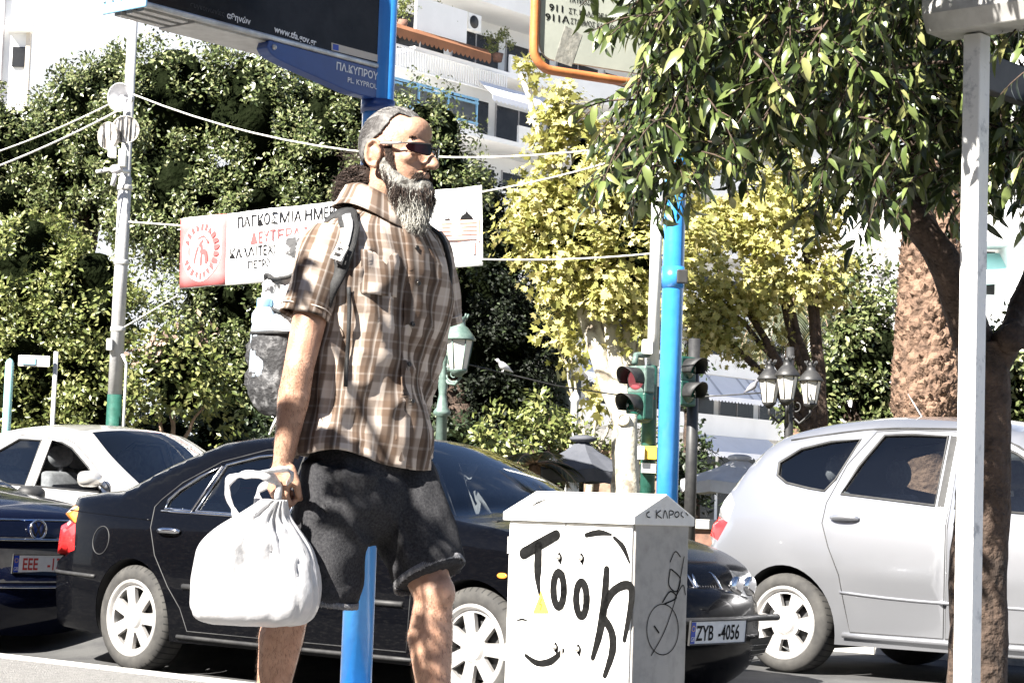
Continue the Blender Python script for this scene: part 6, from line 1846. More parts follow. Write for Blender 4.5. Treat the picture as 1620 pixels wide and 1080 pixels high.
tree('evergreen_tree', 'nearly black evergreen between the walking man and the yellow plane tree', 'tree', 770, 30.5, [B_(740, 330, 70, 30.5), B_(755, 440, 105, 30.5), B_(800, 540, 85, 30.5), B_(700, 560, 110, 30.5), B_(800, 640, 80, 30.5), B_(640, 560, 100, 30.5)], 'leaf_shaded', 0.078, ln=38)  # lower right of the ficus as its own tree, shade in the leaf colour
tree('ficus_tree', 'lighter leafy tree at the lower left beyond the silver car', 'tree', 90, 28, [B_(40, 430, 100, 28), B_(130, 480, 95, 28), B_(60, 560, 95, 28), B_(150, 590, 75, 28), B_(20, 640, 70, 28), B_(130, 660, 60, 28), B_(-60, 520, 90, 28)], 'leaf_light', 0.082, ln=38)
sh_ = tree('shrub', 'twiggy shrub with brownish top left of the man, behind the saloon car', 'shrub', 262, 26, [B_(285, 590, 72, 26), B_(330, 640, 48, 26), B_(240, 620, 50, 26), B_(300, 545, 40, 26)], 'leaf_light', 0.095, 8, 0.2, 22, trunk_r=0.06, trunk='twig')
foliage('dry_twigs', sh_, M['twig_dry'], [B_(275, 545, 55, 25.8, 1.3, 1, 0.5)], 6, 0.2, 16, 0.10)  # brownish dry twigs drawn as loose leaf quads
tree('plane_tree', 'yellowing plane tree with pale trunk in front of the apartment block', 'tree', 985, 24, [B_(900, 190, 52, 24), B_(852, 300, 42, 24), B_(940, 265, 80, 24), B_(880, 370, 85, 24), B_(990, 400, 100, 24), B_(1010, 290, 90, 24), B_(960, 470, 60, 24), B_(1040, 480, 55, 24), B_(822, 118, 20, 24), B_(850, 330, 50, 24), B_(905, 450, 40, 24)], 'leaf_plane', 0.088, 5.2, 0.22, 25, 'maple', 0.17, 'bark_pale', 0.8, 0.25, core=0.5)
tree('plane_tree', 'second yellowing plane tree, spreading right of the slim blue pole', 'tree', 1300, 26, [B_(1130, 420, 95, 26), B_(1230, 400, 95, 26), B_(1180, 300, 100, 26), B_(1290, 440, 50, 26), B_(1110, 510, 45, 26), B_(1170, 500, 60, 26), B_(1270, 330, 60, 26)], 'leaf_plane', 0.088, 5.2, 0.22, 25, 'maple', 0.13, 'bark', 0.8, 0.25, core=0)
tree('young_tree', 'thin young plane tree with drooping yellow green leaves before the van', 'tree', 930, 29, [B_(900, 560, 45, 29), B_(950, 600, 50, 29), B_(985, 640, 35, 29), B_(880, 520, 30, 29)], 'leaf_plane', 0.14, 2.2, 0.25, 10, 'maple', 0.06, 'bark_pale', 0.4, 0.3, core=0)
tree('evergreen_tree', 'dark evergreen tree between the lanterns and the palm trunk', 'tree', 1370, 30, [B_(1375, 455, 42, 30), B_(1350, 520, 45, 30), B_(1385, 560, 60, 30), B_(1320, 600, 60, 30), B_(1390, 640, 60, 30), B_(1300, 660, 50, 30), B_(1335, 440, 25, 30)], 'leaf_ficus', 0.10, 7, 0.22, 24)
tree('evergreen_tree', 'dark bushy evergreen at the right edge beyond the leaning trunk', 'tree', 1610, 27, [B_(1600, 560, 60, 27), B_(1620, 640, 70, 27), B_(1560, 650, 60, 27), B_(1640, 520, 60, 27)], 'leaf_ficus', 0.10, 7, 0.22, 24)
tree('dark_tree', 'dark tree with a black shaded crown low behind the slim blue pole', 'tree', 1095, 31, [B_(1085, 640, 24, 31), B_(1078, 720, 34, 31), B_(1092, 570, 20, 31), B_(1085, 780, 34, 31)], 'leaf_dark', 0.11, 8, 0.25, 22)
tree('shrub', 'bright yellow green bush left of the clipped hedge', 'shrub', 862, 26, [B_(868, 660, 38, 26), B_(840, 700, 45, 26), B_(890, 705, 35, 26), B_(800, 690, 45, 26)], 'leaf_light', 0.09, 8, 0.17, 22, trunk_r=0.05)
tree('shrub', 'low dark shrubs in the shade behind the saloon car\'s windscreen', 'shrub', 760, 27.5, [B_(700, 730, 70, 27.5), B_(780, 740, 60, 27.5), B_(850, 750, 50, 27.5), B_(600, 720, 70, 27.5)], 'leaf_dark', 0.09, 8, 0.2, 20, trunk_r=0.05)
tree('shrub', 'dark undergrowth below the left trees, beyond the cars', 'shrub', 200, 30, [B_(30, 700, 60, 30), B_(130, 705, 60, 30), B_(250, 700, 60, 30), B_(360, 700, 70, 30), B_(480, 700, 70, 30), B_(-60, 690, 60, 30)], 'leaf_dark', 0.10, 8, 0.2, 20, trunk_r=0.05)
# clipped hedge: one thing, box shaped
hp0, hp1 = P(865, 700, 29), P(1065, 700, 29)
hg = thing('hedge', 'clipped yellow green hedge running behind the charcoal parasol', 'hedge', V(((hp0.x + hp1.x) / 2, 29, 0.25)))
zt_ = P(950, 668, 29).z
bl = []
for k in range(9):
    x = hp0.x + (hp1.x - hp0.x) * (k + 0.5) / 9
    bl.append(((x, 29.2, zt_ - 0.42 + 0.05 * math.sin(k * 2.1)), (0.2, 0.35, 0.42)))
foliage('leaves', hg, M['leaf_light'], bl, 14, 0.13, 26, 0.07, up=0.9)
b = MB(); b.box(((hp0.x + hp1.x) / 2, 29.2, (zt_ - 0.2) / 2), (hp1.x - hp0.x - 0.2, 0.3, zt_ - 0.55)); b.build('stems', M['twig'], hg, True)
# tall cut trunk with a knot beside the signal
sp_ = P(995, 700, 19.0); sp_.z = 0.25
st = thing('tree_stump', 'mottled pale trunk cut off below the traffic light, with a round knot', 'tree stump', sp_)
zt_ = P(992, 655, 19).z
b = MB(); limb(b, [sp_, sp_.lerp(V((sp_.x - 0.02, sp_.y, zt_)), 0.6), V((sp_.x - 0.025, sp_.y, zt_))], 0.12, 0.095, 16, 0.02)
so_ = b.build('trunk', M['bark_pale'], st, True); rough(so_, 0.01, 9)
kn = P(986, 663, 18.9); b = MB(); x, y, z = frame_from((-0.15, -1, 0.1), (0, 0, 1)); b.lathe([(0.065, -0.06), (0.062, 0.0), (0.045, 0.02), (0.04, 0.008), (0.018, 0.006), (0.012, 0.016), (0.001, 0.016)], kn, (x, y, z), 18); b.build('knot', M['bark_pale'], st, True)

# palms
def frond(b_, o, d, L_, droop, n=26, w=0.03):
    """one pinnate frond into lists"""
    o = np.array(o); d = np.array(d, float); d /= np.linalg.norm(d)
    pts = [o]; dd = d.copy()
    for k in range(12):
        dd = dd + np.array([0, 0, -droop / 12]); dd /= np.linalg.norm(dd); pts.append(pts[-1] + dd * L_ / 12)
    b_.tube([V(p) for p in pts], [0.018 * (1 - 0.8 * k / 12) for k in range(13)], 5)
    vs, fs = [], []
    for k in range(n):
        t = 0.12 + 0.86 * k / n; i = min(int(t * 12), 11); f = t * 12 - i
        p = pts[i] * (1 - f) + pts[i + 1] * f; ax = pts[i + 1] - pts[i]; ax /= np.linalg.norm(ax)
        s = np.cross(ax, [0, 0, 1.0]); s /= max(np.linalg.norm(s), 1e-6); up_ = np.cross(s, ax)
        for sg in (-1, 1):
            ll = 0.34 * L_ * math.sin(math.pi * (0.12 + 0.8 * t)) * random.uniform(0.8, 1.1)
            q = ax * 0.65 + s * sg * 0.75 + up_ * 0.25 + np.array([0, 0, -0.35])
            q /= np.linalg.norm(q); m_ = ax * w * 0.5
            e = p + q * ll + np.array([0, 0, -0.12 * ll])
            vs += [p - m_, p + m_, p + q * ll * 0.55 + m_ * 0.9, e, p + q * ll * 0.55 - m_ * 0.9]
    return vs
def fronds(name, t, o, spec, w=0.03):
    b = MB(); allv = []
    for d, L_, dr in spec:
        allv += frond(b, o, d, L_, dr, w=w)
    b.build('frond_ribs', M['twig'], t, True)
    a = np.array(allv).reshape(-1, 5, 3)
    return big_mesh(name, a, [(0, 1, 2, 3, 4)], M['leaf_palm'], t)
# the big palm trunk at the right
Zp = 26.0
pb = P(1462, 806, Zp); pb.z = 0.25
pt = thing('palm_tree', 'thick palm trunk with rough diamond bark, left of the white post', 'tree', pb)
b = MB(); rings = []
for k in range(120):
    t = k / 119; z = 0.25 + t * 9.0
    pyk = 810 - (z - 1.03) * pxm(Zp)
    r = interp([(0, 0.36), (0.18, 0.36), (0.215, 0.38), (0.24, 0.45), (0.28, 0.475), (0.5, 0.42), (0.75, 0.36), (1, 0.33)], t * 1.0)
    cx = pb.x + 0.25 * t
    ring = []
    for q in range(72):
        a = 2 * math.pi * q / 72
        sp = 0.0
        if t > 0.215:
            u = a * 11 / (2 * math.pi) * 1.0; v_ = z * 9.5
            sp = 0.045 * abs(math.sin(math.pi * (u + v_ * 0.5))) * abs(math.sin(math.pi * (u - v_ * 0.5))) + 0.02 * noise.noise(V((math.cos(a) * 3, math.sin(a) * 3, z * 9)))
        else:
            sp = 0.012 * noise.noise(V((math.cos(a) * 4, math.sin(a) * 4, z * 12)))
        ring.append(V((cx + (r + sp) * math.cos(a), pb.y + (r + sp) * math.sin(a), z)))
    rings.append(ring)
b.loft(rings, sm=False); b.build('trunk', M['palm_bark'], pt, True)
# leaf-base scales all over the trunk
ns = 1500; vs = []
for k in range(ns):
    t = random.uniform(0.22, 0.95); a = random.uniform(math.pi, 2 * math.pi + 0.3); z = 0.25 + 9 * t
    r = interp([(0.215, 0.38), (0.24, 0.45), (0.28, 0.475), (0.5, 0.42), (0.75, 0.36), (1, 0.33)], t) + 0.02
    c = np.array([pb.x + 0.25 * t + r * math.cos(a), pb.y + r * math.sin(a), z]); o_ = np.array([math.cos(a), math.sin(a), 0]); tg = np.array([-math.sin(a), math.cos(a), 0])
    hh = random.uniform(0.03, 0.06); ww = random.uniform(0.03, 0.055); ou = random.uniform(0.03, 0.07)
    vs.append([c - tg * ww - o_ * 0.02, c - np.array([0, 0, hh]), c + tg * ww - o_ * 0.02, c + o_ * ou + np.array([0, 0, hh])])
big_mesh('bark_scales', np.array(vs), [(0, 1, 3), (1, 2, 3)], M['palm_bark'], pt)
fronds('fronds', pt, V((pb.x + 0.25, pb.y, 9.3)), [((math.cos(a), math.sin(a), random.uniform(0.1, 0.9)), random.uniform(2.6, 3.4), 1.6) for a in [2 * math.pi * k / 22 for k in range(22)]])
# small palm whose fronds hang left of it
p2 = thing('palm_tree', 'small palm with dark hanging fronds before the white balconies', 'tree', pole_to(1262, 806, 32))
b = MB(); top = P(1258, 470, 32); limb(b, [p2.location, p2.location.lerp(top, 0.5), top], 0.22, 0.16, 14, 0.05); b.build('trunk', M['palm_bark'], p2, True)
fronds('fronds', p2, top, [((math.cos(a), math.sin(a), random.uniform(-0.1, 0.6)), random.uniform(1.1, 1.5), 2.4) for a in [2 * math.pi * k / 18 for k in range(18)]], 0.035)
p3 = thing('palm_tree', 'dark shaggy palm trunk behind the left plane tree', 'tree', pole_to(880, 806, 33))
b = MB(); top = P(882, 455, 33); limb(b, [p3.location, p3.location.lerp(top, 0.6), top], 0.25, 0.2, 14, 0.05); b.build('trunk', M['leaf_dark'], p3, True)
fronds('fronds', p3, top, [((math.cos(a), math.sin(a), random.uniform(-0.6, 0.1)), random.uniform(0.6, 1.0), 2.6) for a in [2 * math.pi * k / 24 for k in range(24)]], 0.035)
p4 = thing('palm_tree', 'young palm with fan of dark fronds beside the charcoal parasol', 'tree', pole_to(845, 806, 24.5))
b = MB(); top = P(846, 735, 24.5); limb(b, [p4.location, p4.location.lerp(top, 0.5), top], 0.09, 0.07, 10); b.build('trunk', M['palm_bark'], p4, True)
fronds('fronds', p4, top, [((math.cos(a), math.sin(a) * 0.6, random.uniform(0.2, 0.8)), random.uniform(0.5, 0.75), 1.5) for a in [2 * math.pi * k / 14 for k in range(14)]], 0.02)
# greenery on the balconies
for nm, lab, px, py, rp, Z in (('balcony_plant', 'bushy plants on the top left balcony of the apartment block', 655, 12, 18, 90), ('balcony_plant', 'leafy balcony shrubs under the dark balcony, left of the air conditioner', 715, 30, 20, 91), ('balcony_plant', 'dark potted greenery behind the parapet right of the air conditioner', 806, 66, 22, 93)):
    _u, _v = BFn.at(px, py); c = BFn.p(_u, _v, -0.7); t = thing(nm, lab, 'plant', c)
    b = MB(); b.lathe([(0.2, -0.9), (0.28, -0.5)], c, X3, 10); b.build('pot', M['brick'], t, True)
    foliage('leaves', t, M['leaf_light'], [((c.x + dx, c.y, c.z + dz), (0.4, 0.35, 0.4)) for dx, dz in ((-0.3, 0), (0.25, 0.1), (0.0, 0.35))], 9, 0.2, 22, 0.14)
# houses of the near side of the street, behind the viewer: they show only in paint and glass
nb = thing('row_house', 'long row of house fronts on the near side of the street', 'building', street(0, -17, PZ), ANG)
b = MB(); lb(b, -40, 40, -6, 0, 0, 11); b.build('wall', M['brick'], nb)
for k in range(-9, 10):
    for z in (0.3, 3.6, 6.9):
        b = MB(); lb(b, k * 4 - 1.0, k * 4 + 1.0, -0.05, 0.02, z, z + 2.3); b.build('window', M['window_dark'], nb)

# ------------------------------------------------------------------ the walking man
MR = P(590, 800, 5.65); MR.z = PZ
man = thing('person', 'bearded man in plaid shirt and dark shorts walking past with a white bag', 'person', MR, ANG)
MI = local_matrix(man).inverted()
def LO(px, py, y):
    """local place on the man (x forward, y to his left, z up) seen at this spot of the photograph"""
    return MI @ on_plane(px, py, MR + NRM * y, NRM)

def skin_mat(name, c1, c2):
    m = mat(name, c1, 0.5, col2=c2, nscale=26, nmix=(0.35, 0.65), bump=0.4, bscale=160, bdist=0.004)
    b = m.node_tree.nodes['Principled BSDF']
    b.inputs['Subsurface Weight'].default_value = 0.12
    b.inputs['Subsurface Radius'].default_value = (0.012, 0.005, 0.003)
    b.inputs['Subsurface Scale'].default_value = 0.5
    return m
M['skin'] = skin_mat('skin', (0.44, 0.26, 0.18), (0.32, 0.175, 0.115))
M['hair_grey'] = mat('grey_hair', (0.3, 0.3, 0.3), 0.45, island=[(0.0, (0.02, 0.018, 0.016)), (0.45, (0.09, 0.085, 0.08)), (0.8, (0.20, 0.195, 0.19)), (1.0, (0.42, 0.41, 0.39))])
M['hair_dark'] = mat('dark_hair', (0.03, 0.02, 0.016), 0.7, spec=0.2, island=[(0.0, (0.012, 0.009, 0.008)), (0.8, (0.045, 0.03, 0.024)), (1.0, (0.12, 0.09, 0.075))])
M['beard_grey'] = mat('grey_beard', (0.6, 0.6, 0.55), 0.5, island=[(0.0, (0.16, 0.15, 0.13)), (0.3, (0.40, 0.39, 0.35)), (1.0, (0.56, 0.55, 0.50))])
M['lens'] = mat('sunglass_lens', (0.004, 0.0015, 0.002), 0.15, spec=0.2, col2=(0.012, 0.003, 0.004), nscale=20)
M['denim'] = mat('charcoal_denim', (0.022, 0.022, 0.025), 0.95, spec=0.1, col2=(0.055, 0.055, 0.058), nscale=150, nmix=(0.35, 0.7), bump=0.6, bscale=400, bdist=0.003)
M['denim_edge'] = mat('frayed_denim', (0.16, 0.16, 0.17), 0.95, col2=(0.30, 0.30, 0.31), nscale=160, bump=0.6, bscale=300)
M['button'] = mat('button', (0.02, 0.017, 0.015), 0.3, col2=(0.03, 0.025, 0.02), nscale=60)


def plaid():
    m = bpy.data.materials.new('plaid_cotton'); m.use_nodes = True
    t = m.node_tree; b = t.nodes['Principled BSDF']
    b.inputs['Roughness'].default_value = 0.9; b.inputs['Specular IOR Level'].default_value = 0.2
    uv = t.nodes.new('ShaderNodeUVMap'); sp = t.nodes.new('ShaderNodeSeparateXYZ'); t.links.new(uv.outputs[0], sp.inputs[0])
    def M_(op, a, bb=None, c=None):
        n = t.nodes.new('ShaderNodeMath'); n.operation = op
        for i, v in enumerate((a, bb, c)):
            if v is None: continue
            if isinstance(v, (int, float)): n.inputs[i].default_value = v
            else: t.links.new(v, n.inputs[i])
        return n.outputs[0]
    def band(co, per, off, wd):
        f = M_('FRACT', M_('MULTIPLY_ADD', co, 1 / per, off))
        d = M_('ABSOLUTE', M_('SUBTRACT', f, 0.5))
        mr = t.nodes.new('ShaderNodeMapRange'); mr.interpolation_type = 'SMOOTHSTEP'
        mr.inputs[1].default_value = wd / 2 + 0.035; mr.inputs[2].default_value = wd / 2 - 0.03
        t.links.new(d, mr.inputs[0]); return mr.outputs[0]
    def mix(fac, c1, c2, k=1.0):
        n = t.nodes.new('ShaderNodeMix'); n.data_type = 'RGBA'
        t.links.new(M_('MULTIPLY', fac, k), n.inputs[0])
        if isinstance(c1, tuple): n.inputs[6].default_value = (*c1, 1)
        else: t.links.new(c1, n.inputs[6])
        n.inputs[7].default_value = (*c2, 1)
        return n.outputs[2]
    U, W = sp.outputs[0], sp.outputs[1]
    c = mix(band(U, 0.078, 0.1, 0.50), (0.45, 0.38, 0.325), (0.085, 0.052, 0.034), 0.85)
    c = mix(band(W, 0.085, 0.0, 0.46), c, (0.10, 0.062, 0.040), 0.55)
    c = mix(band(U, 0.039, 0.55, 0.16), c, (0.66, 0.62, 0.58), 0.24)
    c = mix(band(W, 0.0425, 0.5, 0.12), c, (0.66, 0.62, 0.58), 0.12)
    c = mix(band(U, 0.078, 0.1, 0.14), c, (0.03, 0.02, 0.015), 0.6)
    t.links.new(c, b.inputs['Base Color'])
    nz = t.nodes.new('ShaderNodeTexNoise'); nz.inputs['Scale'].default_value = 500
    tc = t.nodes.new('ShaderNodeTexCoord'); t.links.new(tc.outputs['Object'], nz.inputs['Vector'])
    bp = t.nodes.new('ShaderNodeBump'); bp.inputs['Strength'].default_value = 0.3; bp.inputs['Distance'].default_value = 0.002
    t.links.new(nz.outputs[0], bp.inputs['Height']); t.links.new(bp.outputs[0], b.inputs['Normal'])
    return m
M['plaid'] = plaid()


def remeshed(name, mb, voxel, smooth, m, parent):
    """fuse overlapping closed shapes into one continuous skin"""
    o = mb.build(name, m, None)
    a = o.modifiers.new('r', 'REMESH'); a.mode = 'VOXEL'; a.voxel_size = voxel; a.use_smooth_shade = True
    s = o.modifiers.new('s', 'SMOOTH'); s.factor = 0.5; s.iterations = smooth
    dg = bpy.context.evaluated_depsgraph_get()
    me = bpy.data.meshes.new_from_object(o.evaluated_get(dg))
    o.modifiers.clear(); old = o.data; o.data = me; bpy.data.meshes.remove(old)
    me.name = name
    if not me.materials: me.materials.append(m)
    for p in me.polygons: p.use_smooth = True
    o.parent = parent
    return o


# joints
HC = LO(629, 244, 0.0)                       # middle of the head
PHI = R(10)
hx = V((math.cos(PHI), math.sin(PHI), -0.05)).normalized(); hy = UP.cross(hx).normalized(); hz = hx.cross(hy)
def H(x, y, z): return HC + hx * x + hy * y + hz * z
HAX = (hx, hy, hz)
shR, shL = LO(516, 385, -0.185), LO(672, 388, 0.185)
elR, wrR = LO(473, 580, -0.265), LO(449, 722, -0.262)
elL, wrL = LO(672, 565, 0.27), LO(628, 690, 0.27)
hipR, hipL = LO(540, 770, -0.095), LO(622, 770, 0.095)
knR, anR = LO(466, 935, -0.105), LO(418, 1185, -0.105)
knL, anL = LO(686, 938, 0.10), LO(694, 1188, 0.10)
nk = LO(599, 345, 0.0)
b = MB()
# head
b.ell(H(-0.014, 0, 0.028), (0.098, 0.076, 0.094), HAX)
b.ell(H(0.028, 0, -0.022), (0.066, 0.062, 0.088), HAX)
b.ell(H(0.036, 0, -0.078), (0.050, 0.050, 0.045), HAX)
b.ell(H(0.072, 0, 0.024), (0.022, 0.050, 0.014), HAX)
b.ell(H(0.056, 0, 0.055), (0.036, 0.056, 0.045), HAX)
b.capsule(H(0.092, 0, 0.012), H(0.121, 0, -0.030), 0.010, 0.0145)
for sg in (-1, 1):
    b.ell(H(0.106, sg * 0.013, -0.034), (0.013, 0.009, 0.009), HAX, 10)
    b.ell(H(0.060, sg * 0.042, -0.014), (0.026, 0.022, 0.022), HAX, 12)
    b.ell(H(0.074, sg * 0.032, 0.006), (0.013, 0.013, 0.012), HAX, 10)
    # ear: rim, lobe and back
    e0 = H(-0.012, sg * 0.077, -0.010)
    b.ell(e0 + hy * sg * 0.003 - hx * 0.004, (0.020, 0.008, 0.028), HAX, 12)
    rim = [e0 + hx * (0.021 * math.cos(a) - 0.006) + hz * (0.034 * math.sin(a)) + hy * sg * (0.012 - 0.004 * math.cos(a)) for a in [R(35) + R(250) * k / 16 for k in range(17)]]
    b.tube(rim, 0.0055, 8)
    b.ell(e0 - hz * 0.034 + hy * sg * 0.008, (0.009, 0.006, 0.010), HAX, 8)
b.ell(H(0.094, 0, -0.058), (0.013, 0.024, 0.011), HAX, 10)
b.ell(H(0.082, 0, -0.095), (0.022, 0.026, 0.020), HAX, 10)
# neck, trunk
b.capsule(H(-0.022, 0, -0.075), nk + V((-0.012, 0, -0.01)), 0.058, 0.062)
b.ell(LO(605, 430, 0), (0.095, 0.155, 0.13)); b.ell(LO(590, 560, 0), (0.095, 0.135, 0.16)); b.ell(LO(580, 700, 0), (0.095, 0.135, 0.10))
b.capsule(shR.lerp(shL, 0.12), shR.lerp(shL, 0.88), 0.062, 0.062)
# arms
def arm(sh, el, wr, dirs):
    b.capsule(sh, sh.lerp(el, 0.55), 0.056, 0.046); b.capsule(sh.lerp(el, 0.5), el, 0.047, 0.040)
    b.capsule(el, el.lerp(wr, 0.4), 0.040, 0.042); b.capsule(el.lerp(wr, 0.3), wr, 0.043, 0.028)
    t = (wr - el).normalized()
    fx = V((1, 0, 0)); fx = (fx - t * fx.dot(t)).normalized()      # width of the palm, towards the front
    fy = dirs                                                        # towards the palm side
    fy = (fy - t * fy.dot(t) - fx * fy.dot(fx)).normalized()
    pc = wr + t * 0.058
    b.ell(pc, (0.041, 0.017, 0.056), (fx, fy, t), 14)
    b.capsule(wr - t * 0.01, wr + t * 0.03, 0.027, 0.026)
    for k, (off, ln) in enumerate(((0.032, 0.92), (0.0110, 1.0), (-0.0105, 0.95), (-0.031, 0.78))):
        k0 = wr + t * (0.098 - 0.004 * abs(k - 1)) + fx * off
        p1 = k0 + t * 0.030 * ln + fy * 0.020
        p2 = p1 + fy * 0.022 * ln - t * 0.016
        p3 = p2 - t * 0.022 * ln - fy * 0.006
        b.capsule(wr + t * 0.05 + fx * off * 0.85, k0, 0.0095, 0.0098, 10)
        b.capsule(k0, p1, 0.0094, 0.0088, 10); b.capsule(p1, p2, 0.0088, 0.0080, 10); b.capsule(p2, p3, 0.0080, 0.0072, 10)
    th0 = wr + t * 0.028 + fx * 0.030 + fy * 0.004
    th1 = th0 + fx * 0.020 + t * 0.034 + fy * 0.010; th2 = th1 + t * 0.030 + fy * 0.018 - fx * 0.004; th3 = th2 + t * 0.012 + fy * 0.020 - fx * 0.012
    b.capsule(th0, th1, 0.0145, 0.0118, 10); b.capsule(th1, th2, 0.0112, 0.0100, 10); b.capsule(th2, th3, 0.0098, 0.0080, 10)
    return pc, t, fx, fy
hand = arm(shR, elR, wrR, V((0, 1, 0)))
arm(shL, elL, wrL, V((0, -1, 0)))
# legs and feet
for hp, kn, an, heel in ((hipR, knR, anR, 0.04), (hipL, knL, anL, 0.0)):
    b.capsule(hp, hp.lerp(kn, 0.6), 0.068, 0.062); b.capsule(hp.lerp(kn, 0.5), kn, 0.068, 0.055)
    b.ell(kn + V((0.018, 0, 0.0)), (0.045, 0.045, 0.055), n=12)
    sh = (an - kn)
    back = V((-0.018, 0, 0))
    b.capsule(kn, kn + sh * 0.30 + back, 0.050, 0.061); b.capsule(kn + sh * 0.28 + back, kn + sh * 0.62 + back * 0.6, 0.061, 0.045); b.capsule(kn + sh * 0.55 + back * 0.5, an, 0.046, 0.036)
    b.capsule(an, an + V((-0.03, 0, -0.045)), 0.038, 0.034)
    b.capsule(an + V((-0.02, 0, -0.05)), an + V((0.13, 0, -0.07 - heel)), 0.034, 0.030); b.capsule(an + V((0.12, 0, -0.07 - heel)), an + V((0.18, 0, -0.075 - heel)), 0.034, 0.020)
body = remeshed('body', b, 0.0040, 5, M['skin'], man)

# fine hair on forearms and shins
def fuzz():
    rts = []
    for v in body.data.vertices:
        p = v.co
        on_leg = 0.12 < p.z < 0.56 and p.z < hipR.z - 0.2
        on_arm = p.y < -0.215 and wrR.z - 0.02 < p.z < elR.z + 0.02
        if (on_leg and random.random() < 0.10) or (on_arm and random.random() < 0.12): rts.append((p.copy(), v.normal.copy()))
    return rts
FUZZ = fuzz()

# ---- shirt
RINGS = [(0.0, 569, 726, 0.150, 0.205), (0.16, 574, 660, 0.143, 0.198), (0.33, 583, 590, 0.138, 0.197), (0.50, 595, 520, 0.137, 0.201), (0.66, 603, 452, 0.133, 0.206), (0.78, 606, 405, 0.122, 0.206), (0.87, 604, 368, 0.104, 0.186), (0.94, 601, 345, 0.086, 0.130), (1.0, 602, 328, 0.070, 0.074)]
RC = [(r[0], LO(r[1], r[2], 0)) for r in RINGS]
def ring_at(t):
    c = V([sinterp([(q[0], q[1][i]) for q in RC], t) for i in range(3)])
    return c, sinterp([(r[0], r[3]) for r in RINGS], t), sinterp([(r[0], r[4]) for r in RINGS], t)
def shirt_pt(t, th, off=0.0):
    c, a, bb = ring_at(t)
    e = 2.0 / 2.3
    x = math.copysign(abs(math.cos(th)) ** e, math.cos(th)); y = math.copysign(abs(math.sin(th)) ** e, math.sin(th))
    n = V((math.cos(th) / a, math.sin(th) / bb, 0)).normalized()
    # cloth: long diagonal folds and a loose, wavy lower half
    lo = max(0.0, 1 - t * 1.1)
    f = 0.015 * (0.45 + lo) * math.sin(4 * th + 8 * t + 1.5 * noise.noise(V((th * 1.3, t * 3, 0))))
    f += 0.012 * noise.noise(V((math.cos(th) * 2.2, math.sin(th) * 2.2, t * 4))) * (0.5 + lo)
    r1 = noise.noise(V((th * 2.2 + t * 5, t * 3.5 - th * 1.4, 7)))
    f += 0.019 * (1 - abs(r1) * 2.4 if abs(r1) < 0.42 else 0) * (0.5 + 0.6 * lo)
    f *= min(1, (1 - t) * 4 + 0.15)
    dz = 0
    if t < 0.12:
        dz = -(0.016 * math.sin(3 * th + 0.8) + 0.012 * math.cos(th * 2)) * (1 - t / 0.12)
    return c + V((a * x, bb * y, dz)) + n * (f + off)
b = MB(); NT, NH = 84, 120
rings = []; uvs = []
for i in range(NT + 1):
    t = i / NT
    rings.append([shirt_pt(t, R(3) + 2 * math.pi * k / NH * (357 / 360.0)) for k in range(NH + 1)])
for i in range(NT + 1):
    for k in range(NH + 1):
        uvs.append(((2 * math.pi * k / NH) * 0.185, i / NT * 0.68))
b.loft(rings, False, uvs=uvs)
b.build('shirt', M['plaid'], man, solid=0.004)
# placket with buttons, and the folded-back front edge at the hem
b = MB(); rr = []; uvs = []
for i in range(NT + 1):
    t = i / NT
    if t > 0.93: break
    rr.append([shirt_pt(t, R(a), 0.004) for a in (-8, -3, 2, 7)]); uvs += [(0.10 + q * 0.012, t * 0.68) for q in range(4)]
b.loft(rr, False, uvs=uvs); pk = b.build('placket', M['plaid'], man, solid=0.003)
for t in (0.80, 0.66, 0.51, 0.36, 0.22, 0.085):
    c = shirt_pt(t, R(-1), 0.007); x, y, z = frame_from((1, 0, 0.1), (0, 0, 1))
    b = MB(); b.lathe([(0.0068, -0.002), (0.0068, 0.002), (0.004, 0.0025), (0.0035, 0.0012), (0.0005, 0.0012)], c, (x, y, z), 16); b.build('button', M['button'], pk)
# breast pocket
b = MB(); rr = []; uvs = []
for i in range(15):
    t = 0.60 + 0.17 * i / 14
    rr.append([shirt_pt(t, R(a), 0.0045) for a in (-52, -46, -40, -34, -28, -22, -16)]); uvs += [(0.03 + q * 0.019, t * 0.68 + 0.01) for q in range(7)]
b.loft(rr, False, uvs=uvs); b.build('breast_pocket', M['plaid'], man, solid=0.002)
# sleeves
def sleeve(sh, tip, r0, r1, name):
    ax = (tip - sh).normalized(); x, y, z = frame_from(ax, (1, 0, 0))
    rings = []; uvs = []; n = 44; m = 26
    for i in range(m + 1):
        t = i / m; c = sh.lerp(tip, t)
        r = r0 + (r1 - r0) * t
        if t < 0.18: r *= 0.78 + 0.22 * math.sin(t / 0.18 * math.pi / 2)
        ring = []
        for k in range(n + 1):
            a = 2 * math.pi * k / n
            f = 0.007 * noise.noise(V((math.cos(a) * 1.8, math.sin(a) * 1.8, t * 4 + r0 * 90))) + 0.006 * math.sin(3 * a + t * 7) * t
            ring.append(c + (x * math.cos(a) * 1.08 + y * math.sin(a)) * (r + f)); uvs.append((r1 * a, t * (tip - sh).length))
        rings.append(ring)
    # turned-in cuff
    rings.append([c_ + (tip - c_) * 0.0 - ax * 0.012 + (tip - c_).normalized() * 0.006 for c_ in rings[-1]]); uvs += [(r1 * 2 * math.pi * k / n, (tip - sh).length + 0.012) for k in range(n + 1)]
    b = MB(); b.loft(rings, False, uvs=uvs); o = b.build(name, M['plaid'], man, solid=0.003)
    b = MB(); q = [p + (p - tip).normalized() * 0.001 - ax * 0.022 for p in rings[-2]]
    b.tube(q, 0.0016, 5, caps=False); b.build('sleeve_hem', M['plaid'], o)
sleeve(LO(528, 366, -0.165) , LO(484, 503, -0.235), 0.074, 0.066, 'sleeve')
